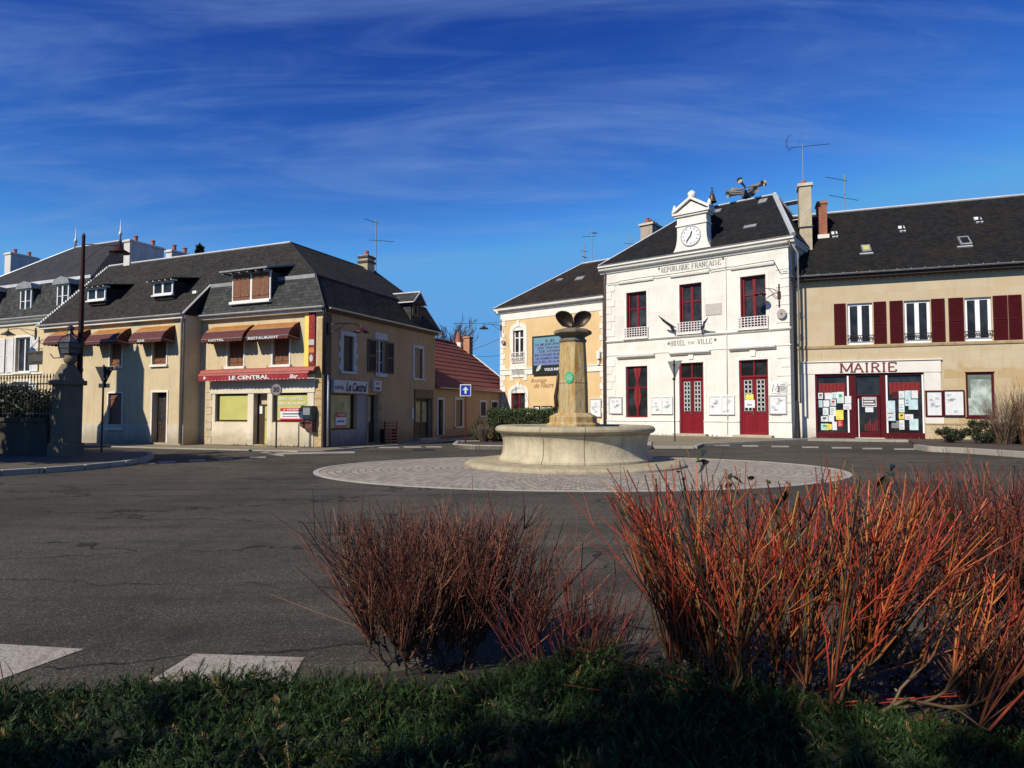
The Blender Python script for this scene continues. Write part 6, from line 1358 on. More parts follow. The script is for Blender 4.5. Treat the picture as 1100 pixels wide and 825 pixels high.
board(FM, 1013, 1036, 419, 447.2, 'red framed board of white papers left of the pale blinded window', 1, RED, g='red framed boards on the golden stone wall')

# ------------------------------------------------------------------ lamps, flags, aerials
def wall_lamp(F, pl, arm_to, y=0, m=None, lab='', disc=None, xf=None, ang=0):
    """pl: plate (px, top, bottom); arm_to: photo pixel of the lamp head in the plane of the wall"""
    o = fthing('wall_lamp', lab, 'street lamp', F, 'street lamps on wall brackets'); m = m or M['maroon']
    s0 = F.at(pl[0], pl[1]); s1 = F.at(pl[0], pl[2]); x, zt, zb_ = s0[0], s0[1], s1[1]; zm = (zt+zb_)/2
    hx_, hz_ = arm_to
    MB(xf).box(x-.04, x+.04, y-.06, y, zb_, zt).box(x-.09, x+.09, y-.04, y-.0, zm-.2, zm+.2).build('bracket_plate', m, o, bev=.02)
    L = math.hypot(hx_[0], hx_[1]); dx_, dy_ = hx_
    P = lambda t, z: (x+dx_*t, y-.05+dy_*t, z)
    MB(xf).tube([P(0, zm+.15), P(.3, hz_+.26), P(.7, hz_+.30), P(.95, hz_+.24)], .018, 6).tube([P(0, zm-.15), P(.25, zm+.0), P(.45, hz_+.2), P(.55, hz_+.28)], .014, 6).build('arm', m, o, smooth=True)
    c = P(1, 0); mb = MB(xf); mb.lathe([(.0, hz_+.38), (.02, hz_+.37), (.03, hz_+.2), (.10, hz_+.12), (.30, hz_+.0), (.31, hz_-.03), (.24, hz_-.0), (0, hz_+.03)], 20, c=(c[0], c[1])); mb.build('lamp_shade', m, o, smooth=True)
    mb = MB(xf); mb.lathe([(0, hz_+.02), (.09, hz_+.0), (.08, hz_-.07), (0, hz_-.1)], 12, c=(c[0], c[1])); mb.build('bulb', M['zincw'], o, smooth=True)
    return o
# each arm reaches out from its wall
wall_lamp(FT, (837, 305, 330), ((-.75, -.55), FT.at(822, 314.5, -.6)[1]-.05), lab='dark red bracket lamp at the right corner of the town hall')
wall_lamp(FY, (538.6, 343, 362), ((-.85, -.75), FY.at(523, 351.5, -.7)[1]-.08), lab='bracket lamp on the left corner of the apricot building', m=M['dark'])
oS = fthing('x', '', '', FH); bpy.data.objects.remove(oS)
FSd = Frame(tuple(FS.P), tuple(FS.u)); wall_lamp(FSd, (352, 347, 360), ((1.0, -.7), FS.at(372, 352.5, -.7)[1]-.05), lab='dark red bracket lamp on the shaded side wall of the hotel', y=-.05)
wall_lamp(FC, (47.2, 353, 366), ((-1.1, -.6), FC.at(26, 358.5, -.6)[1]-.05), lab='bracket lamp between the cream mansard house and the hotel', m=M['dark'], y=-.35)
for F, px_, py_, r_, lab in ((FT, 838.5, 336.6, .3, 'grey oval disc under the town hall corner lamp'), (FY, 538.5, 367.3, .2, 'round grey disc on the corner of the apricot building')):
    s = F.at(px_, py_, -.3); o = fthing('disc_sign', lab, 'sign', F); MB().disc((s[0], -.12, s[1]), (-.2, -1, 0), r_*.8, .04, 20).build('disc', mat('weathered disc', (.34, .31, .29), .6, .2), o); MB().tube([(s[0], -.25, s[1]), (s[0]+.1, 0, s[1]+.05)], .02, 5).build('arm', M['dark'], o)
# hanging sign at the hotel corner
hs_ = fthing('hanging_sign', 'small dark hanging board lettered for the hotel between the two left buildings', 'sign', FC)
a = FC.at(31, 385, -1.1)[0]; b = FC.at(47, 385, -1.1)[0]; z0 = FC.at(39, 391.8, -1.1)[1]; z1 = FC.at(39, 377, -1.1)[1]
MB().box(a, b, -1.13, -1.08, z0, z1).build('board', mat('dark olive board', (.05, .045, .03), .6), hs_, bev=.01); text('BAR TABAC', a+.05, b-.05, z1-.17, z1-.06, -1.133, M['black'], hs_); text('Central', a+.1, b-.08, z0+.06, z0+.2, -1.133, M['black'], hs_, shear=.3)
xb_ = FC.at(50.6, 380, -1.1)[0]; MB().tube([(xb_, -1.1, z1+.1), (b-.6, -1.1, z1+.08)], .02, 5).tube([(xb_, -1.1, z1+.12), (xb_, -.9, z0-.9)], .035, 6).tube([(xb_, -.9, z0-.9), (xb_+.05, -.3, z0-1.0)], .03, 6).tube([(xb_, -1.1, z1+.1), (xb_+.05, -.33, z1+.3)], .02, 6).build('bracket', M['maroon'], hs_)
# flags
for px0, px1, py0, py1, sg, lab in ((726.5, 707, 352.5, 339, -1, 'furled dark flag leaning left from the balcony rail of the town hall'), (752.5, 760.5, 352, 340.5, 1, 'furled blue flag leaning right from the balcony rail of the town hall')):
    o = fthing('flag', lab, 'flag', FT, 'furled flags on the balcony'); A_ = FT.at(px0, py0, -.15); B_ = FT.at(px1, py1, -.9)
    A = Vector((A_[0], -.15, A_[1])); B = Vector((B_[0], -.9, B_[1])); MB().tube([A, B], [.018, .012], 6).build('pole', M['dark'], o)
    mb = MB(); n = 10; vs = []; 
    for k in range(n+1):
        t = .25+.7*k/n if False else .95-.85*k/n; p = A.lerp(B, t); w = .04+.30*(k/n)**1.1
        for q_ in range(5): vs.append((p.x+.03*math.sin(q_*2+k), p.y+.05*math.cos(q_*2.1+k*.7), p.z-w*q_/4))
    fs = [(k*5+q_, k*5+q_+1, (k+1)*5+q_+1, (k+1)*5+q_) for k in range(n) for q_ in range(4)]
    mb.add(vs, fs).build('cloth', M['navy'] if sg > 0 else mat('dark flag cloth', (.02, .018, .035), .8), o, smooth=True)
# aerials: pole and yagi beams
def aerial(loc, h, beams, lab, r=.022, z0=0):
    o = thing('roof_aerial', lab, 'aerial', loc, 0, 'television aerials on the roofs'); MB().tube([(0, 0, -.4), (0, 0, h)], r, 6).build('mast', M['grey'], o)
    for (z, L0, L1, ang, tilt, ne, el) in beams:
        d = Vector((math.cos(ang), math.sin(ang), 0)); n = Vector((-d.y, d.x, 0)); mb = MB()
        p0 = Vector((0, 0, z))-d*L0+Vector((0, 0, -tilt*L0)); p1 = Vector((0, 0, z))+d*L1+Vector((0, 0, tilt*L1)); mb.tube([p0, p1], .016, 5)
        for k in range(ne):
            p = p0.lerp(p1, (k+.5)/ne); e = el*(1.15-.5*k/ne); mb.tube([p-n*e-Vector((0, 0, e*.3)), p+n*e+Vector((0, 0, e*.3))], .009, 4)
        mb.build('beam', M['dark'], o)
    return o
def Fw(F, px, py, y): s = F.at(px, py, y); p = F.w(s[0], y, s[1]); return p
p = FM.w(xch1, 2.05, dch1); tp = FM.at(866, 155, 2.05)[1]
aa = aerial(p, tp-p.z, [(tp-p.z-.1, .6, 1.35, R(-15), .0, 16, .14)], 'tall aerial standing on the grey stone chimney with a long comb beam')
mb = MB()
for k in range(8): t = R(120+k*17); mb.tube([(-.5+.35*math.cos(t), -.2, tp-p.z+.1+.45*math.sin(t)), (-.5+.35*math.cos(t), .2, tp-p.z+.1+.45*math.sin(t))], .01, 4)
mb.tube([(-.5+.35*math.cos(R(a_)), 0, tp-p.z+.1+.45*math.sin(R(a_))) for a_ in range(110, 260, 12)], .012, 4).tube([(-.2, 0, tp-p.z), (-.1, 0, tp-p.z+.5), (.0, .0, tp-p.z+.7)], .01, 4).build('reflector', M['dark'], aa)
p = Fw(FM, 908, 227, 4.6); h_ = FM.at(908, 187, 4.6)[1]-p.z; aerial(p, h_, [(h_-.35, 1.0, .15, R(-10), -.25, 9, .12), (.75, .85, .7, R(-10), -.25, 5, .16)], 'thin aerial with two tilted beams on the dark tiled ridge right of the chimneys', .028)
p = Fw(FH, 403, 290, 6.2); p = Vector((dep(402.5, 34.0), 34.0, 8.9)); h_ = hz(233, 34.0)-p.z; aerial(p, h_, [(h_-.2, .65, .1, R(10), -.3, 5, .15), (h_-1.15, .4, 1.0, R(-12), -.12, 6, .10)], 'tall rusty aerial above the far end of the hotel roof', .03)
p = Fw(FY, 636, 282, 3.9); h_ = FY.at(636, 246, 3.9)[1]-p.z; aerial(p, h_, [(h_-.5, .7, .3, R(-5), .02, 6, .3), (h_-.3, .0, .35, R(30), .3, 4, .35)], 'right hand aerial on the ridge of the apricot building', .028)
p = Fw(FY, 628, 283, 3.9); h_ = FY.at(628, 262, 3.9)[1]-p.z; aerial(p, h_, [(h_-.5, .25, .25, R(20), 0, 4, .2), (h_-.9, .2, .2, R(60), 0, 3, .2)], 'short left hand aerial on the ridge of the apricot building', .03)
p = Fw(FT, 676, 272, 4.5); h_ = FT.at(676, 252, 4.5)[1]-p.z; aerial(p, h_, [(h_-.6, .35, .35, R(20), 0, 5, .2)], 'pale aerial between the apricot roof and the town hall chimney', .03)
# overhead cables
def cable(a, b, sag, lab):
    n = 16; a, b = Vector(a), Vector(b); o = MB().tube([a.lerp(b, t/n)-Vector((0, 0, sag*4*(t/n)*(1-t/n))) for t in range(n+1)], .012, 4).build('overhead_cable', M['dark']); tag(o, lab, 'cable', 'overhead cables across the side street')
pA = FY.w(.0, -.1, FY.at(538, 346)[1]); cable(pA, (dep(487, 36), 36.0, hz(347, 36)), .05, 'upper overhead cable across the side street from the apricot corner')
pA = FY.w(.0, -.1, FY.at(538, 364)[1]); cable(pA, (dep(490, 44), 44.0, hz(380, 44)), .1, 'middle overhead cable slanting down behind the brick chimney'); pA = FY.w(.0, -.1, FY.at(538, 382)[1]); cable(pA, (dep(505, 42), 42.0, hz(383.3, 42)), .02, 'lowest overhead cable near the small red roof')

# ------------------------------------------------------------------ street furniture
def street_lamp(loc, lab, rz=0):
    o = thing('street_lamp', lab, 'street lamp', loc, rz, 'tall street lamps'); MB().tube([(0, 0, 0), (0, 0, .9), (0, 0, .92), (0, 0, 4), (0, 0, 6.4)], [.095, .095, .08, .07, .045], 12).build('pole', LMP, o, smooth='auto')
    MB().tube([(0, 0, 6.4), (0, 0, 6.46), (0, 0, 6.53)], [.055, .04, .005], 8).build('finial', LMP, o)
    MB().tube([(0, 0, 6.18), (.7, 0, 6.12), (1.28, 0, 6.06)], .014, 6).tube([(0, 0, 5.6), (.3, 0, 5.85), (.8, 0, 6.1)], .006, 5).build('arm', LMP, o, smooth=True)
    mb = MB(); mb.lathe([(0, 6.2), (.02, 6.19), (.03, 6.06), (.09, 6.02), (.12, 5.95), (.27, 5.87), (.275, 5.84), (.2, 5.84), (0, 5.88)], 20, c=(1.3, 0)); mb.build('lamp_shade', LMP, o, smooth=True)
    MB().lathe([(0, 5.88), (.1, 5.84), (.08, 5.76), (0, 5.73)], 12, c=(1.3, 0)).build('bulb', M['grey'], o, smooth=True); MB().disc((0, 0, 0), (0, 0, 1), .16, .03, 12).build('base_plate', LMP, o); return o
LMP = mat('dark lamp paint', (.030, .006, .006), .6, .2, 4, .05, spec=.2)
Pl = gnd(83, 488.5, .12); street_lamp((Pl.x, Pl.y, .12), 'tall dark red street lamp on the pavement corner beside the give way sign', R(-14))
street_lamp((-19.9, 22.3, .0), 'unseen dark red street lamp added outside the frame to throw a shadow on the hotel', R(172))  # unseen second lamp, added for its shadow on the hotel wall
def pole_sign(px, pyb, z, name, lab, pt, r=.03, mm='dark'):
    p = gnd(px, pyb, z); o = thing(name, lab, 'road sign', (p.x, p.y, z)); h = hz(pt, p.y)-z; MB().tube([(0, 0, 0), (0, 0, h)], r, 10).build('pole', M[mm], o); return o, p, h
# give way sign seen from behind
o, p, h = pole_sign(109, 487, .12, 'give_way_sign', 'black back of a triangular give way sign with a small plate, by the street lamp', 392)
w = (119.5-98.5)/FPX*p.y/2; zt = hz(393.5, p.y)-.12; zb2_ = hz(413, p.y)-.12
MB().prism([(-w, zt), (w, zt), (.03, zb2_), (-.03, zb2_)], .03, .05).build('sign_back', M['black'], o, bev=.01); wp = 6/FPX*p.y; MB().box(-wp, wp, .03, .05, hz(416.5, p.y)-.12, hz(411.7, p.y)-.12-.0).build('plate', M['black'], o, bev=.02)
MB().box(-.06, .06, -.04, .03, zt-.15, zt-.1).box(-.06, .06, -.04, .03, zb2_+.14, zb2_+.19).build('clamp', M['dark'], o)
# end of 30 zone sign
o, p, h = pole_sign(296.5, 481.3, PZ, 'speed_sign', 'round grey end of thirty zone sign on a pole before the hotel shopfront', 413)
zc_s = hz(418.6, p.y)-PZ; rS = 6.3/FPX*p.y; MB().disc((0, -.05, zc_s), (0, -1, 0), rS, .012, 32, ry=rS*1.12).build('sign_edge', M['black'], o); s_ = MB().disc((0, -.063, zc_s), (0, -1, 0), rS*.86, .004, 32, ry=rS*.96).build('sign_face', mat('dirty sign face', (.22, .19, .2), .5, .2), o)
text('30', -rS*.55, rS*.5, zc_s-.09, zc_s+.1, -.069, M['black'], s_, bold=.03); 
# one way sign
o, p, h = pole_sign(500, 475.5, .14, 'one_way_sign', 'blue square one way sign with a white arrow on a maroon pole', 414, .03, 'maroon')
s = 5.9/FPX*p.y; zc_s = hz(419.3, p.y)-.14; MB().box(-s, s, -.05, -.035, zc_s-s*1.08, zc_s+s*1.08).build('sign_edge', M['white'], o, bev=.012); MB().box(-s*.86, s*.86, -.055, -.05, zc_s-s*.94, zc_s+s*.94).build('sign_face', M['blue'], o)
k = s; MB().prism([(-.17*k, zc_s-.62*k), (.17*k, zc_s-.62*k), (.17*k, zc_s+.05*k), (.55*k, zc_s+.05*k), (0, zc_s+.68*k), (-.55*k, zc_s+.05*k), (-.17*k, zc_s+.05*k)], -.06, -.055).build('arrow', M['paper'], o)
# give way sign in front of the town hall, grey edge-on back
o, p, h = pole_sign(725, 474, .1, 'give_way_sign', 'grey three-quarter view of a give way sign on a thin pole before the town hall', 386.5)
zt = hz(387.5, p.y)-.1; zb2_ = hz(405.5, p.y)-.1; o.rotation_euler = (0, 0, R(-60)); w = .44
MB().prism([(-w, zt), (w, zt), (.03, zb2_), (-.03, zb2_)], .03, .06).build('sign_back', mat('grey sign back', (.17, .175, .18), .6, .15), o, bev=.012); MB().box(-.05, .05, -.04, .03, zt-.2, zt-.14).box(-.05, .05, -.05, .03, zb2_-.12, zb2_-.02).build('clamp', M['dark'], o)
# red slatted folded bench leaning on the hotel side wall
rk = fthing('slatted_rack', 'dark red slatted folding rack standing against the shaded hotel side wall', 'rack', FS)
a, b, _, _ = RS(410.5, 423.5, 452, 476, -.15); zt = RS(410.5, 423.5, 452, 476, -.15)[3]; mb = MB(); 
for x in (a, b): mb.box(x-.025, x+.025, -.3, -.26, PZ, zt)
mb.build('frame', M['maroon'], rk, bev=.005); mb = MB()
for k in range(7): z = zt-.12-k*.13; mb.box(a, b, -.325, -.30, z, z+.07)
mb.build('slats', mat('dark red slat', (.13, .012, .015), .5), rk, bev=.006); MB().box(a, a+.04, -.26, -.05, PZ, PZ+.6).box(b-.04, b, -.26, -.05, PZ, PZ+.6).build('strut', M['maroon'], rk)
# stone slab lying at the foot of the apricot wall
p = gnd(671, 463, .1); sb = tag(MB().box(-.85, .85, -.3, .3, .0, .42).box(-.95, .95, -.38, .38, .421, .55).build('stone_bench', m_stone('dark trough stone', (.14, .13, .10), 0, .5), bev=.03), 'low dark stone bench behind the fountain rim', 'bench'); sb.location = (dep(671, 27), 27, .1); sb.rotation_euler = (0, 0, FT.rot)

# ------------------------------------------------------------------ gate pillar, lantern, railing
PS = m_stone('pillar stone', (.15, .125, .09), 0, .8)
gp_ = gnd(60.5, 490, .12); gz_ = lambda py: hz(py, gp_.y)-.12; pi_ = thing('gate_pillar', 'square stone gate pillar with pyramid cap and ball beside the railing', 'pillar', (gp_.x+.02, gp_.y+.35, .12), FH.rot)
hw = .275; zt = gz_(409.5)
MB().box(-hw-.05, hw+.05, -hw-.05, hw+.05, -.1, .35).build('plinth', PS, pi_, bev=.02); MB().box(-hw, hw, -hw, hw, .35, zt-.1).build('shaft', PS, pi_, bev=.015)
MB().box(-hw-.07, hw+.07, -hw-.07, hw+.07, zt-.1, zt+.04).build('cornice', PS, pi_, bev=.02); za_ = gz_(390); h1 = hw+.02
MB().add([(-h1, -h1, zt+.04), (h1, -h1, zt+.04), (h1, h1, zt+.04), (-h1, h1, zt+.04), (-.12, -.12, za_), (.12, -.12, za_), (.12, .12, za_), (-.12, .12, za_)], [(0, 1, 5, 4), (1, 2, 6, 5), (2, 3, 7, 6), (3, 0, 4, 7), (4, 5, 6, 7)]).build('pyramid_cap', PS, pi_, bev=.02)
bl = MB(); bl.lathe([(0, -.16)]+[(.17*math.cos(R(t)), .17*math.sin(R(t))) for t in range(-75, 90, 15)]+[(0, .17)], 18); b_ = bl.build('stone_ball', PS, pi_, smooth=True); b_.location = (.08, 0, za_+.13)
ln = thing('pillar_lantern', 'square glazed iron lantern above the stone ball of the gate pillar', 'lantern', (gp_.x+.02, gp_.y+.35, .12), FH.rot+R(8)); z0 = za_+.30; z1 = gz_(361); mb = MB(); r0, r1 = .16, .21; mb.tube([(.08, 0, za_+.28), (.08, 0, z0)], .03, 6)
for sx_, sy_ in ((-1, -1), (1, -1), (1, 1), (-1, 1)): mb.tube([(.05+sx_*r0, sy_*r0, z0), (.05+sx_*r1, sy_*r1, z1-.15), (.05+sx_*r1*.7, sy_*r1*.7, z1), (.05, 0, z1+.12)], .018, 5)
for r_, z in ((r0, z0), ((r0+r1)/2, (z0+z1-.15)/2), (r1, z1-.15)):
    for k in range(4): A = [(-1, -1), (1, -1), (1, 1), (-1, 1)][k]; B = [(1, -1), (1, 1), (-1, 1), (-1, -1)][k]; mb.tube([(.05+A[0]*r_, A[1]*r_, z), (.05+B[0]*r_, B[1]*r_, z)], .016, 5)
mb.tube([(.05, 0, z1+.1), (.05, 0, z1+.2), (.05, 0, z1+.23), (.05, 0, z1+.3), (.05, 0, z1+.37)], [.1, .05, .09, .09, .02], 10).build('lantern_frame', M['dark'], ln)
MB().add([(.05-r0, -r0, z0+.01), (.05+r0, -r0, z0+.01), (.05+r0, r0, z0+.01), (.05-r0, r0, z0+.01), (.05-r1*.97, -r1*.97, z1-.16), (.05+r1*.97, -r1*.97, z1-.16), (.05+r1*.97, r1*.97, z1-.16), (.05-r1*.97, r1*.97, z1-.16), (.05, 0, z1+.08)],
         [(0, 1, 5, 4), (1, 2, 6, 5), (2, 3, 7, 6), (3, 0, 4, 7), (4, 5, 8), (5, 6, 8), (6, 7, 8), (7, 4, 8)]).build('lantern_glass', glass('lantern glass', (.06, .07, .08), .15), ln)
MB().tube([(.03, 0, za_+.2), (-.5, -.05, za_+.18), (-.6, -.06, za_+.3)], .015, 5).build('scroll', M['dark'], ln)
RLL = 9.0; fe = thing('iron_railing', 'black iron railing with pointed bars on a low dark wall at the left edge', 'fence', (gp_.x-.45, gp_.y+.35+.17, .12), FH.rot+R(0))
zr_ = gz_(411); wl = .95
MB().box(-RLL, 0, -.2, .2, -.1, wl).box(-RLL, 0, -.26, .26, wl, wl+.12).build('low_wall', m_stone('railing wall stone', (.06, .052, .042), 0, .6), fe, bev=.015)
mb = MB(); n = 60
for k in range(n): x = -.1-k*.148; mb.tube([(x, 0, wl+.1), (x, 0, zr_+.16), (x, 0, zr_+.2), (x, 0, zr_+.32)], [.013, .013, .028, .002], 4)
for z in (wl+.25, zr_): mb.box(-RLL, .05, -.015, .015, z-.02, z+.02)
mb.build('bars', M['black'], fe)
# wire panel between the pillar and the first bars
mb = MB()
for z in (zr_-.02, zr_-.9, zr_-1.6): mb.tube([(.0, -.05, z), (.45, -.1, z)], .01, 4)
mb.tube([(.1, -.05, zr_), (.3, -.2, zr_-.15), (.36, -.3, zr_-.6), (.32, -.32, zr_-1.2)], .012, 5).build('wire_strap', M['black'], fe)

# unseen monument added beyond the left edge to cast the hotel's wall shadow
mo = thing('added_memorial', 'unseen stone memorial added outside the frame to cast the shadow on the hotel wall', 'memorial', (-20.9, 21.9, 0), FH.rot); mo.scale = (1, 1, 1.09)
MB().add([(-1.7, -1.1, 0), (1.7, -1.1, 0), (1.7, 1.1, 0), (-1.7, 1.1, 0), (-1.6, -1.0, 5.0), (1.6, -1.0, 5.0), (1.6, 1.0, 5.0), (-1.6, 1, 5), (-.72, -.6, 6.6), (.72, -.6, 6.6), (.72, .6, 6.6), (-.72, .6, 6.6)],
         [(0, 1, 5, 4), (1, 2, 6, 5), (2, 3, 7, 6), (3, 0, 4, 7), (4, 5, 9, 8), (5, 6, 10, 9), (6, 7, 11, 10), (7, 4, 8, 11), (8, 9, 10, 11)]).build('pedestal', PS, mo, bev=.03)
MB().box(-.68, .68, -.5, .5, 6.6, 8.35).build('shaft', PS, mo, bev=.03); MB().tube([(-.1, 0, 8.35), (-.1, 0, 8.7), (-.1, 0, 8.9), (-.1, 0, 9.1)], [.5, .2, .22, .05], 10).tube([(.4, 0, 8.3), (.4, 0, 8.8), (.4, 0, 8.95)], [.16, .1, .02], 8).build('statue', PS, mo)

# ------------------------------------------------------------------ plants
def leafmat(name, c, rough=.45, sub=.15, spec=.35):
    m, nt, b = nmat(name); a = N(nt, 'ShaderNodeVertexColor'); a.layer_name = 'Col'
    nt.links.new(a.outputs[0], b.inputs['Base Color']); b.inputs['Roughness'].default_value = rough; b.inputs['Specular IOR Level'].default_value = spec
    return m
LEAF = leafmat('glossy leaf', None, .4); NEED = leafmat('juniper needles', None, .6, spec=.2); BARK = vcmat('twig bark', .5, .35)
def leaves(name, P, size, base, parent, spread=.4, m=None, asp=.5, up=.3, curl=.0):
    """one small folded leaf (two quads) per point"""
    P = np.asarray(P); n = len(P); d = rng.normal(size=(n, 3)); d[:, 2] += up; d /= np.linalg.norm(d, axis=1)[:, None]
    r = rng.normal(size=(n, 3)); s = np.cross(d, r); s /= np.linalg.norm(s, axis=1)[:, None]; u = np.cross(s, d)
    L = size*rng.uniform(.6, 1.3, n)[:, None]; W = L*asp*.5
    V = np.stack([P, P+d*L*.28+s*W*.85+u*W*.35, P+d*L*.66+s*W*.8+u*W*.3-u*L*.04, P+d*L-u*L*.12, P+d*L*.66-s*W*.8+u*W*.3-u*L*.04, P+d*L*.28-s*W*.85+u*W*.35], 1).reshape(-1, 3)
    i = np.arange(n)*6; F = np.concatenate([np.stack([i, i+1, i+2, i+3], 1), np.stack([i, i+3, i+4, i+5], 1)])
    c = np.array(base)[None, :]*rng.uniform(1-spread, 1+spread, (n, 1)); c = c*(1+rng.normal(0, .1, (n, 3))); c = np.repeat(np.clip(c, .004, 1), 6, axis=0)
    return npmesh(name, V, F, m or LEAF, parent, c)
def clumpy(n, c, r, seed=0, shell=.55, floor=0.0, box=False, lumps=14):
    """points filling an uneven volume made of many small lumps"""
    g = np.random.default_rng(seed); c = np.array(c); r = np.array(r)
    if box: cen = c+(g.uniform(-1, 1, (lumps, 3)))*r*.85
    else:
        d = g.normal(size=(lumps, 3)); d /= np.linalg.norm(d, axis=1)[:, None]; cen = c+d*r*g.uniform(.3, .85, (lumps, 1))
    lr = min(r)*g.uniform(.3, .55, lumps); k = g.integers(0, lumps, n)
    d = g.normal(size=(n, 3)); d /= np.linalg.norm(d, axis=1)[:, None]
    p = cen[k]+d*(lr[k]*g.uniform(shell, 1.05, n))[:, None]; p[:, 2] = np.maximum(p[:, 2], floor+g.uniform(0, .05, n)); return p
def sticks(name, segs, rads, cols, m, parent, n=4):
    """segs: list of polylines (k,3); vectorised per stick tube"""
    Vs, Fs, Cs = [], [], []; o = 0; ang = np.arange(n)*2*math.pi/n
    for P, r, c in zip(segs, rads, cols):
        P = np.asarray(P); k = len(P); t = np.gradient(P, axis=0); t /= np.linalg.norm(t, axis=1)[:, None]+1e-9
        ref = np.array([0.3, .9, .2]); a = np.cross(t, ref); a /= np.linalg.norm(a, axis=1)[:, None]+1e-9; b = np.cross(t, a)
        r = np.asarray(r); V = P[:, None, :]+(a[:, None, :]*np.cos(ang)[None, :, None]+b[:, None, :]*np.sin(ang)[None, :, None])*r[:, None, None]
        Vs.append(V.reshape(-1, 3)); c = np.asarray(c); Cs.append(np.repeat(c, n, axis=0) if c.ndim == 2 else np.repeat(c[None], k*n, axis=0))
        i = (np.arange(k-1)*n)[:, None]+np.arange(n)[None]; j = (np.arange(k-1)*n)[:, None]+((np.arange(n)+1) % n)[None]
        Fs.append(np.stack([i, j, j+n, i+n], -1).reshape(-1, 4)+o); o += k*n
    return npmesh(name, np.concatenate(Vs), np.concatenate(Fs), m, parent, np.concatenate(Cs), smooth=True)
def bare_tree(loc, h, lab, seed, spread=.5, levels=6, r0=.18):
    g = random.Random(seed); o = thing('bare_tree', lab, 'tree', loc, 0, 'bare winter trees behind the roofs'); T = ([], [], []); B = ([], [], [])
    def grow(p, d, L, r, lev):
        pts = [np.array(p)]; dd = Vector(d)
        for k in range(4): dd = (dd+Vector((g.gauss(0, .13), g.gauss(0, .13), g.gauss(.05, .08)))).normalized(); pts.append(pts[-1]+np.array(dd)*L/4)
        tgt = T if lev >= levels-1 else B; tgt[0].append(pts); tgt[1].append([r*(1-.1*k) for k in range(5)]); tgt[2].append(np.array((.09, .07, .055))*g.uniform(.7, 1.2))
        if lev <= 0: return
        for k in range(g.choice((2, 3, 3))+(lev == levels)):
            t = g.uniform(.4, 1); q = pts[int(t*4)]; a = g.uniform(0, 6.28); s = spread*g.uniform(.7, 1.4); nd = (dd+Vector((math.cos(a)*s, math.sin(a)*s, g.uniform(-.1, .3)))).normalized(); grow(q, nd, L*g.uniform(.62, .82), r*.62, lev-1)
        grow(pts[-1], dd, L*.75, r*.7, lev-1) if lev > 1 else None
    grow((0, 0, 0), (0, 0, 1), h*.3, r0, levels); sticks('trunk', *T, BARK, o, 7); sticks('crown', *B, BARK, o, 3); return o
bare_tree((dep(446, 50), 50, 0), 10.5, 'bare branching tree behind the red tiled roof and the hotel dormer', 3, .55); bare_tree((dep(531, 85), 85, 0), 3.4, 'small distant bare tree between the red roof and the apricot building', 5, .5, 5)
# dark conifer tips behind the hotel ridge
cf = thing('conifer_tree', 'dark conifer whose tip shows above the hotel roof ridge', 'tree', (dep(211, 48), 48, 0)); MB().tube([(0, 0, 0), (0, 0, 6), (0, 0, 13.4)], [.35, .2, .03], 8).build('trunk', M['woodd'], cf)
P = []
for k in range(9000): z = rng.uniform(2.5, 13.8)+0; rr_ = (14.0-z)*.22*(.55+.45*math.sin(z*7)**2)*rng.uniform(.2, 1)**.5; t = rng.uniform(0, 6.28); P.append((rr_*math.cos(t), rr_*math.sin(t), z-rr_*.3))
leaves('crown', P, .32, (.02, .045, .018), cf, .5, asp=.4)
# hedge in the island
def hedge(F_or_loc, rz, L, D, H, n, lab, base=(.045, .07, .02), name='hedge', size=.075, z0=.13):
    o = thing(name, lab, 'hedge', F_or_loc, rz); g = np.random.default_rng(int(L*100)); 
    face = g.integers(0, 4, n); x = g.uniform(0, L, n); y = g.uniform(0, D, n); z = g.uniform(0, H, n); nz = lambda: g.normal(0, .035, n)
    y = np.where(face == 0, nz(), np.where(face == 1, D+nz(), y)); z = np.where(face == 2, H+nz()*1.3+.04*np.sin(x*5), z); x = np.where(face == 3, np.where(g.random(n) < .5, nz(), L+nz()), x)
    leaves('leaves', np.stack([x, y, np.maximum(z, 0)], 1), size, base, o, .55); 
    st = []; rd = []; cl = []
    for k in range(60): a = g.uniform(.1, L-.1); b = g.uniform(.1, D-.1); st.append([(a, b, 0), (a+g.normal(0, .05), b+g.normal(0, .05), H*.5), (a+g.normal(0, .12), b+g.normal(0, .1), H*.93)]); rd.append([.015, .012, .006]); cl.append((.05, .035, .02))
    sticks('stems', st, rd, cl, BARK, o); MB().box(.1, L-.1, .1, D-.1, .02, H-.12).build('inner_shade', mat('hedge core shade', (.012, .014, .007), .95, .5, 9, .6), o); return o  # near-black box puts the shade between the leaves into a colour
Yh = 27.6; hedge((dep(523, Yh), Yh, .13), FT.rot+R(18), (dep(606, Yh)-dep(523, Yh))*1.02, 1.0, hz(441.5, Yh)-.13, 15000, 'clipped glossy laurel hedge behind the fountain rim')
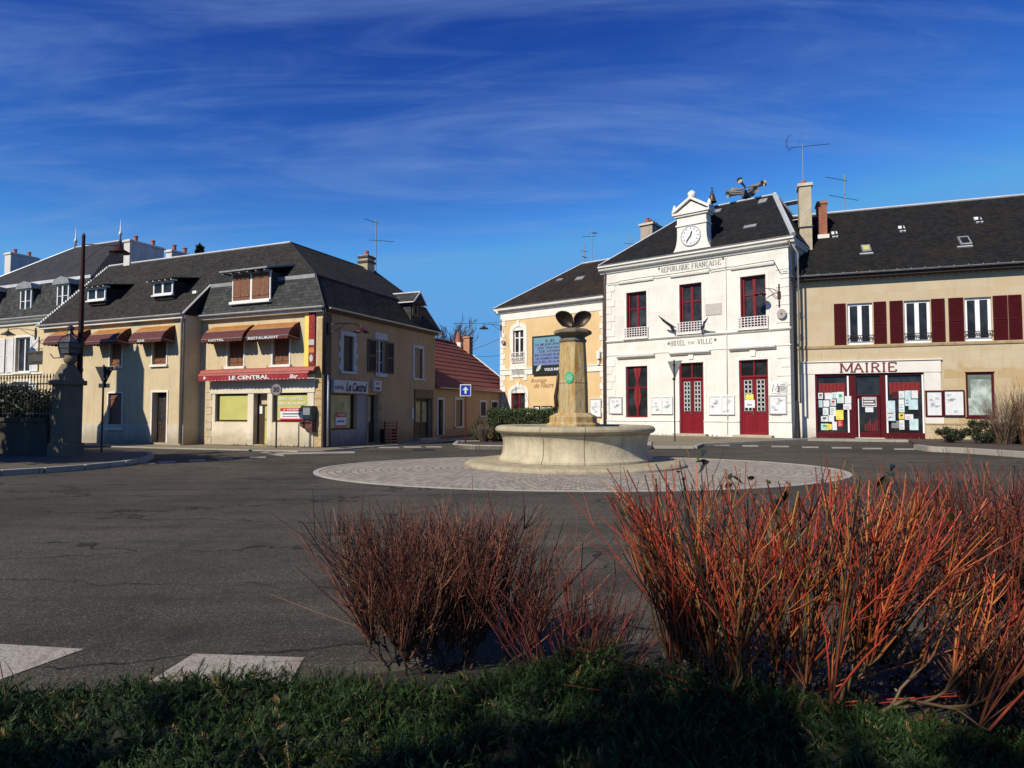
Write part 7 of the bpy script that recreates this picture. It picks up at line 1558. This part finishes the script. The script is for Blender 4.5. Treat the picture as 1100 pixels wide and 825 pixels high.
def shrub(px, Y, half, top, n, lab, base=(.05, .065, .022), size=.07, seed=1, z0=.13, name='shrub', stems=14, depth=None, cx=None):
    x = dep(px, Y); o = thing(name, lab, 'shrub', (x, Y, z0)); H = hz(top, Y)-z0; r = half/FPX*Y; P = clumpy(n, (0, 0, H*.5), (r*.85, (depth or r)*.85, H*.46), seed, .35)
    leaves('leaves', P, size, base, o, .6); g = np.random.default_rng(seed); st = []; rd = []; cl = []
    for k in range(stems):
        a = g.uniform(0, 6.28); e = g.uniform(.2, .95); st.append([(.1*math.cos(a), .1*math.sin(a), 0), (r*e*.6*math.cos(a), r*e*.6*math.sin(a), H*.55), (r*e*math.cos(a), r*e*math.sin(a), H*g.uniform(.75, 1.05))]); rd.append([.02, .012, .004]); cl.append((.09, .06, .035))
    sticks('stems', st, rd, cl, BARK, o); return o
def twiggy(loc, spread, H, n, lab, c0, c1, seed, r=.006, name='bare_shrub', side_n=4, lean=1.0, cr=.25, group=None, dom=True, k=7, flat=1.0, tipup=.6, rmin=.25, jit=.10, dk=(.15, .4, 1.0, 1.25), dp=(.30, .25, .32, .13)):
    """many-stemmed bare shrub; the colour runs from the old base wood to the young tips"""
    g = np.random.default_rng(seed); o = thing(name, lab, 'shrub', loc, 0, group); S, Rr, C = [], [], []; c0 = np.array(c0); c1 = np.array(c1)
    for i in range(n):
        a = g.uniform(0, 2*math.pi); rho = math.sqrt(g.uniform(0, 1)); b = np.array([math.cos(a)*rho*cr*spread, math.sin(a)*rho*cr*spread*flat, 0])
        e = np.array([math.cos(a)*rho*spread*g.uniform(.8, 1.1), math.sin(a)*rho*spread*flat*g.uniform(.8, 1.1), 0])
        e = e+np.append(g.normal(0, jit, 2), 0)*spread; h = H*(1-.40*rho**2*lean)*g.uniform(.58, 1.04); t = np.linspace(0, 1, k)[:, None]
        w = t**(1.15) if True else t; P = b+(e-b)*w; P[:, 2] = (h*t**(1-.25*(1-tipup)))[:, 0]; bow = g.normal(0, .075, 3)*spread; bow[2] = 0
        P += np.sin(t*math.pi)*bow+g.normal(0, .006, (k, 3)); rr_ = r*g.uniform(.6, 1.5)
        tt = (t**.8)*g.uniform(.75, 1.1); hue = g.choice(dk, p=dp)*g.uniform(.7, 1.3)*(1+g.normal(0, .08, 3)); col = np.clip((c0*(1-tt)+c1*tt)*hue, .003, 1)
        S.append(P); Rr.append(rr_*np.linspace(1.2, rmin+.1, k)); C.append(col)
        for q in range(g.poisson(side_n)):
            u = g.uniform(.3, .85); j = int(u*(k-1)); p0 = P[j]; d = P[j+1]-P[j]; d = d/np.linalg.norm(d); d = d+g.normal(0, .45, 3); d[2] = abs(d[2])*.9+.25; d /= np.linalg.norm(d); L = H*g.uniform(.12, .38)*(1-u*.4)
            tq = np.linspace(0, 1, 4)[:, None]; Q = p0+d*L*tq; Q[:, 2] += (.12*L*tq[:, 0]**2); colq = np.clip((c0*.3+c1*.7)*hue*g.uniform(.7, 1.2), .003, 1); S.append(Q); Rr.append(rr_*.62*np.linspace(1, .35, 4)); C.append(np.repeat(colq[None], 4, 0))
    sticks('stems', S, Rr, C, BARK, o); return o, S
shrub(513, 27.6, 11, 451, 2600, 'small dark green shrub at the left end of the planted island', (.05, .06, .02), .06, 4, depth=.5); shrub(529, 27.0, 9, 458, 1500, 'low yellowish shrub between the twiggy bush and the hedge', (.14, .10, .03), .05, 5, depth=.4)
twiggy((dep(519, 27), 27, .13), .55, hz(448, 27)-.13, 110, 'bare pale twiggy bush in front of the laurel hedge', (.16, .11, .08), (.30, .22, .16), 11, .006, side_n=4)
for px, Y, hf, top, n, lab, s in ((1020, 26.2, 22, 457, 3600, 'low dark shrub at the left end of the kerbed bed', 21), (1058, 25.6, 32, 451, 6500, 'broad dark green shrub under the pale blinded window', 22), (1092, 25.2, 26, 458, 4000, 'dark shrub at the right edge of the kerbed bed', 23)):
    shrub(px, Y, hf, top, n, lab, (.035, .045, .02), .075, s, depth=.7, stems=24)
twiggy((dep(1078, 24.9), 24.9, .13), 1.15, hz(408, 24.9)-.13, 130, 'large bare twiggy bush standing in front of the pale blinded window', (.12, .08, .05), (.26, .17, .11), 12, .006, side_n=6, lean=.6)
twiggy((dep(1102, 24.4), 24.4, .13), .8, hz(404, 24.4)-.13, 80, 'bare reddish bush cut by the right edge of the picture', (.12, .06, .03), (.28, .13, .06), 14, .006, side_n=5, lean=.6)
# ivy-dark bush behind the railing
o = thing('hedge', 'dark overgrown hedge behind the iron railing', 'hedge', tuple(FH.w(0, 0, 0)), 0); bpy.data.objects.remove(o)
hd = thing('hedge', 'dark overgrown evergreen hedge behind the iron railing', 'hedge', (gp_.x-1.5, gp_.y+.9, .12), FH.rot)
g = np.random.default_rng(5); n = 34000; x = -g.uniform(0, 8.6, n); y = g.uniform(0, 1.3, n); H_ = 1.95+.15*np.sin(x*1.7)+.08*np.sin(x*6); H_ = np.where(x > -.4, H_*.8, H_); z = H_*g.uniform(0, 1, n)**.45+g.normal(0, .04, n)
leaves('leaves', np.stack([x, y, np.maximum(z, 0)], 1), .10, (.020, .035, .012), hd, .6)
MB().box(-8.6, -.25, .15, 1.15, 0, 1.6).build('inner_shade', mat('hedge core shade', (.012, .014, .007)), hd)  # dark core colour stands in for shade inside the hedge
# unseen trees added outside the left edge to shade the gate and pavement
for k, (tx, ty, wd_) in enumerate(((-14.8, 13.3, 'nearest'), (-18.4, 13.6, 'middle'), (-21.8, 15.6, 'farthest'))):
    et = thing('added_shade_tree', 'broad unseen evergreen outside the left edge, the %s of three added to shade the gate' % wd_, 'tree', (tx, ty, 0), 0, 'unseen evergreens added outside the left edge')
    MB().tube([(0, 0, 0), (.1, 0, 2.5), (0, 0, 6)], [.22, .17, .06], 8).build('trunk', M['woodd'], et); leaves('crown', clumpy(11000, (0, 0, 5.1), (2.2, 2.0, 1.7), 9+k, .2, .1, lumps=30), .24, (.03, .05, .02), et, .5, asp=.65)
for k, (tx, ty) in enumerate(((-8.6, -5.15), (-5.7, -5.1), (-2.9, -5.0))):  # unseen trees added behind the viewer to darken the foreground
    et = thing('added_shade_tree', 'thinly leaved unseen tree behind the viewer, %s of three added to shade the foreground' % ('leftmost', 'middle', 'rightmost')[k], 'tree', (tx, ty, 0), 0, 'unseen trees added behind the viewer')
    MB().tube([(0, 0, 0), (.1, 0, 3.5), (0, 0, 7)], [.2, .15, .05], 8).build('trunk', M['woodd'], et); leaves('crown', clumpy((2600, 3200, 4600)[k], (0, 0, 6.6), (2.2, 1.7, 1.1), 29+k, .1, .1, lumps=40), .22, (.03, .05, .02), et, .5, asp=.65)
# weeds at the foot of the walls
mb = []
for k in range(260):
    s = rng.uniform(-11, 0) if k < 120 else 0; 
    p = FH.w(rng.uniform(-4.6, 0), -.04-rng.random()*.05) if k < 60 else FM.w(rng.uniform(0, 12), -.05-rng.random()*.06) if k < 190 else FT.w(rng.uniform(.2, 10), -.08-rng.random()*.05)
    if k < 60: z0_w = .045
    else: z0_w = .105
    mb.append((p.x, p.y, z0_w))
w_ = leaves('weeds', np.array(mb), .09, (.07, .07, .025), None, .5, asp=.3, up=2.0); tag(w_, 'thin tufts of weeds growing at the foot of the street walls', 'weeds', kind='stuff')

# ------------------------------------------------------------------ foreground bed
sb = MB(); bedp = [(-7, .2), (5.5, .2), (5.5, 4.1), (2.9, 4.0), (1.2, 3.85), (.3, 3.65), (-.1, 3.5), (-.75, 3.3), (-1.05, 3.15), (-7, 3.02)]
bd = MB().flat(bedp, -.05, .035).build('soil', mat('bark mulch', (.011, .008, .006), .95, .5, 12, .9, 45)); tag(bd, kind='structure')
# chips of bark and dead leaves
n = 2000; P = np.stack([rng.uniform(.2, 4.5, n), rng.uniform(2.3, 3.6, n), np.full(n, .04)+rng.uniform(0, .02, n)], 1); li = leaves('dead_leaves', P, .05, (.04, .024, .013), None, .6, asp=.6, up=0); tag(li, 'dead brown leaves and bark chips littering the soil under the bushes', 'leaf litter', kind='stuff')
# juniper ground cover: feathery sprays
def juniper():
    g = np.random.default_rng(3); n = 21000; X = g.uniform(-2.9, 2.7, n); Y = g.uniform(1.35, 3.22, n)
    gx, gy = np.meshgrid(np.linspace(-3, 2.5, 220), np.linspace(1.2, 3.02, 80)); lm_ = np.where(gx < -.9, 3.05, np.where(gx < .5, 2.95, 2.83-.42*np.clip((gx-.5), 0, 1)))
    gz__ = (.07+.09*np.clip((gx+1.1)/1.2, 0, 1)+.05*np.sin(gx*3.1+gy*2)+.035*np.sin(gx*8+1)*np.cos(gy*7)+g.normal(0, .012, gx.shape))*np.clip((lm_-gy)/.12, -.6, 1); vv = np.stack([gx, gy, gz__], -1).reshape(-1, 3); i_ = (np.arange(79)[:, None]*220+np.arange(219)[None]).ravel()
    uo = npmesh('ground_cover', vv, np.stack([i_, i_+1, i_+221, i_+220], 1), mat('dense juniper undergrowth', (.012, .018, .007), .95, .5, 12, .9, 60), None); tag(uo, 'dense dark matted juniper twigs under the green sprays', 'ground cover', kind='stuff')
    lim = np.where(X < -.9, 3.08+.05*np.sin(X*4), np.where(X < .5, 3.12+.06*np.sin(X*5), 2.98-.40*np.clip((X-.5)/1.0, 0, 1))); keep = Y < lim; X, Y, lim = X[keep], Y[keep], lim[keep]; n = len(X)
    top = .11+.10*np.clip((X+1.1)/1.2, 0, 1)+.05*np.sin(X*3.1+Y*2)+.035*np.sin(X*8+1)*np.cos(Y*7)+g.normal(0, .018, n); top *= np.clip((lim-Y)/.10+.35, .35, 1)
    az = g.uniform(0, 2*math.pi, n); inc = g.uniform(.3, 1.35, n); L = g.uniform(.07, .14, n); L[::23] *= 1.4
    d = np.stack([np.cos(az)*np.sin(inc), np.sin(az)*np.sin(inc), np.cos(inc)], 1); base = np.stack([X, Y, np.maximum(top-L*.55, .03)], 1); K = 20
    side_ = np.cross(d, g.normal(size=(n, 3))); side_ /= np.linalg.norm(side_, axis=1)[:, None]; nor = np.cross(side_, d)
    V = []; C = []; shade = g.uniform(.55, 1.35, n); yel = (g.random(n) < .04)
    for k in range(K):
        t = (k+.3)/K; p = base+d*(L*t)[:, None]-np.array([0, 0, 1])*(L*.12*t*t)[:, None]; s = 1 if k % 2 else -1; ll = (.026*(1-.45*t))*g.uniform(.8, 1.2, n); th_ = g.uniform(-.6, .6, n)
        lat = side_*np.cos(th_)[:, None]*s+nor*np.sin(th_)[:, None]; dir_ = d*.72+lat*.7; q = p+dir_*ll[:, None]; w = np.cross(dir_, d); w /= np.linalg.norm(w, axis=1)[:, None]+1e-9; w = w*.0024
        V.append(np.stack([p-w, p+w, q+w*.3, q-w*.3], 1)); c = np.array([.019, .040, .010])[None]*(shade*(.7+.6*t))[:, None]; c[yel] = np.array([.16, .11, .04]); C.append(np.repeat(c[:, None, :], 4, 1))
    V = np.stack(V, 1).reshape(-1, 3); C = np.stack(C, 1).reshape(-1, 3); F = np.arange(len(V)).reshape(-1, 4)
    o = npmesh('ground_cover', V, F, NEED, None, np.clip(C, .002, 1)); tag(o, 'dark green feathery juniper ground cover along the bottom of the picture', 'ground cover', kind='stuff')
    return o
juniper()
# the bushes: an old woody framework that forks low down, with straight young shoots on top
def dogwood(loc, lab, half, H, n0, base_r, shoots, pal, pw, old, seed, flat=.7, r_sh=.0034, low=0, group=None, fr=(.22, .33)):
    g = np.random.default_rng(seed); o = thing('bare_shrub', lab, 'shrub', loc, 0, group); Wd = ([], [], []); Sh = ([], [], []); tips = []; pal = np.array(pal); old = np.array(old)
    nrm = lambda v: v/np.linalg.norm(v)
    def wood(p, d, L, r, lev):
        k = 5; P = [p]; dd = d.copy()
        for q in range(k-1): dd = nrm(dd+g.normal(0, .13, 3)+np.array([0, 0, .05])); P.append(P[-1]+dd*L/(k-1)); P[-1][2] = max(P[-1][2], .02)
        Wd[0].append(np.array(P)); Wd[1].append(np.linspace(r, r*.72, k)); Wd[2].append(np.clip(old*g.uniform(.6, 1.4)*(1+g.normal(0, .07, 3)), .003, 1))
        if lev == 0:
            for q in range(g.integers(shoots[0], shoots[1])):
                u = g.integers(2, k); p0 = P[u]; out = np.array([p0[0]/half, p0[1]/(half*flat), 0])*.55; ds = nrm(np.array([0, 0, 1.0])+out+g.normal(0, .26, 3)*np.array([1, 1, .4]))
                top = H*(1-.32*min(1, (p0[0]/half)**2+(p0[1]/half/flat)**2)); Ls = max(.12, (top-p0[2])*g.uniform(.38, 1.10)/max(ds[2], .55)); n = 6; t = np.linspace(0, 1, n)[:, None]
                Q = p0+ds*Ls*t+np.sin(t*math.pi)*g.normal(0, .022, 3)*Ls; c = pal[g.choice(len(pal), p=pw)]*g.uniform(.65, 1.3)*(1+g.normal(0, .08, 3)); rs = r_sh*g.uniform(.7, 1.55)
                Sh[0].append(Q); Sh[1].append(rs*np.linspace(1.15, .5, n)); Sh[2].append(np.clip((old*.6+c*.4)*(1-t)**1.5+c*(1-(1-t)**1.5), .003, 1)); tips.append(Q[-1])
                for w in range(g.poisson(1.7)):     # short side twigs in opposite pairs near the top
                    a = g.integers(2, n-1); sd = nrm(np.cross(ds, g.normal(size=3)))
                    for s_ in (1, -1) if g.random() < .5 else (1,):
                        tw = nrm(ds*.9+sd*s_*.55); Lt = Ls*g.uniform(.12, .34); tt = np.linspace(0, 1, 4)[:, None]; Sh[0].append(Q[a]+tw*Lt*tt+np.array([0, 0, 1])*tt**2*Lt*.15); Sh[1].append(rs*.6*np.linspace(1, .5, 4)); Sh[2].append(np.repeat(np.clip(c*g.uniform(.7, 1.1), .003, 1)[None], 4, 0)); tips.append(Sh[0][-1][-1])
            return
        for q in range(g.integers(2, 4)): wood(P[-1] if g.random() < .6 else P[-2], nrm(dd+g.normal(0, .42, 3)*np.array([1, 1, .6])+np.array([0, 0, .12])), L*g.uniform(.6, .9), r*.72, lev-1)
    for k in range(n0):
        a = 2*math.pi*(k+g.uniform(-.3, .3))/n0; e = math.sqrt(g.uniform(.02, 1)); p = np.array([math.cos(a)*half*.34*e, math.sin(a)*half*.34*flat*e, 0]); lean = g.uniform(.35, 1.15)*e+.1
        wood(p, nrm(np.array([math.cos(a)*lean, math.sin(a)*lean*flat, 1])), H*g.uniform(*fr), base_r*g.uniform(.7, 1.3), 2)
    for k in range(low):        # low canes lying outwards
        a = g.choice((g.uniform(-.5, .35), g.uniform(2.9, 3.5))); L = half*g.uniform(.6, 1.1); t = np.linspace(0, 1, 6)[:, None]; d = nrm(np.array([math.cos(a), math.sin(a)*.5, g.uniform(.05, .4)])); Q = np.array([0, 0, .06])+d*L*t+np.sin(t*3)*g.normal(0, .02, 3); c = pal[g.choice(len(pal), p=pw)]*g.uniform(.6, 1); Sh[0].append(Q); Sh[1].append(r_sh*1.1*np.linspace(1.1, .5, 6)); Sh[2].append(np.repeat(np.clip(c, .003, 1)[None], 6, 0))
    sticks('framework', *Wd, BARK, o, 6); sticks('shoots', *Sh, BARK, o, 4); return o, tips
g = np.random.default_rng(77)
dogwood((dep(474, 3.45), 3.45, .035), 'purplish brown bare bush left of the orange red one', 1.12, .765, 34, .006, (4, 7), [(.20, .065, .04), (.10, .035, .026), (.03, .015, .013), (.26, .12, .07)], [.34, .24, .30, .12], (.045, .028, .02), 31, .5, .0030, 3, fr=(.07, .17))
ro, tips = dogwood((1.10, 2.80, .035), 'bright orange red stemmed bare bush in the right foreground', 1.0, 1.05, 20, .010, (4, 7), [(.42, .05, .018), (.44, .13, .028), (.20, .028, .016), (.035, .018, .013), (.32, .17, .045)], [.30, .18, .20, .24, .08], (.075, .045, .02), 36, .62, .0036, 10, fr=(.12, .31))
tp_ = [t for t in tips if t[2] > .7]; P = np.array([tp_[i]-np.array([0, 0, .01]) for i in g.choice(len(tp_), 46)]); leaves('leaves', P, .042, (.05, .055, .018), ro, .6, asp=.5, up=-.3)
# a few tall tips with drooping leaves
S, Rr, C, LP = [], [], [], []; g = np.random.default_rng(78)
for (px, py, Y) in ((757, 494, 2.7), (783, 512, 2.7), (952, 506, 2.75), (830, 540, 2.6)):
    tip = Vector((dep(px, Y), Y, hz(py, Y)))-Vector((1.10, 2.80, .035)); a = np.array([tip.x*.5, tip.y*.5, .2]); t = np.linspace(0, 1, 7)[:, None]; P = a+(np.array(tip)-a)*t; P += np.sin(t*math.pi)*g.normal(0, .02, 3); S.append(P); Rr.append(np.linspace(.004, .0016, 7)); C.append(np.repeat(np.array((.16, .06, .03))[None], 7, 0))
    for q in range(4): LP.append(np.array(tip)+g.normal(0, .014, 3)-np.array([0, 0, .01*q]))
sticks('tall_canes', S, Rr, C, BARK, ro); leaves('leaves', np.array(LP), .058, (.022, .032, .014), ro, .3, asp=.55, up=-.6)
dogwood((2.70, 3.55, .035), 'dull red bare bush at the right edge behind the orange red one', 1.0, .98, 22, .009, (4, 8), [(.26, .045, .022), (.13, .03, .02), (.04, .018, .014), (.30, .10, .04)], [.34, .26, .26, .14], (.045, .028, .018), 33, .55, .0032, 3, fr=(.1, .22))
dogwood((2.05, 2.55, .035), 'low dark bare bush in the bottom right corner', .62, .52, 14, .009, (3, 6), [(.20, .04, .02), (.06, .03, .02), (.24, .10, .03)], [.3, .5, .2], (.04, .026, .016), 44, .6, .0032, 6)
twiggy((.30, 3.15, .035), .62, .72, 70, 'thin sparse red canes rising between the two big foreground bushes', (.05, .02, .015), (.22, .04, .03), 34, .003, side_n=3, lean=.4, cr=.4, flat=.5)
# stray dry stalks in the ground cover at the left
S, Rr, C = [], [], []
for px, Y, top in ((18, 2.9, 664), (60, 2.95, 690), (35, 2.95, 700), (110, 2.9, 705), (205, 2.9, 705), (235, 2.95, 735), (400, 2.6, 745)):
    x = dep(px, Y); t = np.linspace(0, 1, 7)[:, None]; H = max(.08, hz(top, Y)-.1); P = np.array([x, Y, .08])+np.array([g.normal(0, .06), 0, H])*t+np.sin(t*2.6)*np.array([g.normal(0, .06), 0, 0]); S.append(P); Rr.append(np.linspace(.003, .0012, 7)); C.append(np.repeat(np.array((.14, .09, .04))[None], 7, 0))
so = sticks('dry_stalks', S, Rr, C, BARK, None); tag(so, 'few dry stalks sticking out of the juniper at the left', 'dry stalks', kind='stuff')

# ------------------------------------------------------------------ pieces that stand apart become parts of their own
def separate(o, gap=.15):
    me = o.data; n = len(me.vertices); par = list(range(n))
    def find(a):
        while par[a] != a: par[a] = par[par[a]]; a = par[a]
        return a
    for e in me.edges: a, b = find(e.vertices[0]), find(e.vertices[1]); par[a] = b
    isl = {}
    for v in range(n): isl.setdefault(find(v), []).append(v)
    ks = list(isl); bb = []
    for k in ks:
        c = np.array([me.vertices[v].co[:] for v in isl[k]]); bb.append([c.min(0)-gap/2, c.max(0)+gap/2])
    grp = list(range(len(ks)))
    def fg(a):
        while grp[a] != a: a = grp[a]
        return a
    for i in range(len(ks)):
        for j in range(i):
            if (bb[i][0] <= bb[j][1]).all() and (bb[j][0] <= bb[i][1]).all(): grp[fg(i)] = fg(j)
    cl = {}
    for i, k in enumerate(ks): cl.setdefault(fg(i), set()).update(isl[k])
    if len(cl) < 2: return
    for q, vs_ in enumerate(cl.values()):
        idx = {v: i for i, v in enumerate(sorted(vs_))}; fs_ = [tuple(idx[v] for v in p.vertices) for p in me.polygons if p.vertices[0] in idx]
        m2_ = bpy.data.meshes.new(o.name.split('.')[0]); m2_.from_pydata([me.vertices[v].co[:] for v in sorted(vs_)], [], fs_)
        for mt in me.materials: m2_.materials.append(mt)
        boxuv(m2_); c = o.copy(); c.data = m2_; c.name = o.name.split('.')[0]; COL.objects.link(c); c.parent = o.parent
    bpy.data.objects.remove(o)
for o in [o for o in scene.objects if o.type == 'MESH' and o.name.split('.')[0] in ('plinth', 'quoin', 'pictogram', 'window_surround', 'stall_riser', 'shopfront_panel', 'finial', 'clamp', 'roof_cheek', 'strut')]: separate(o)
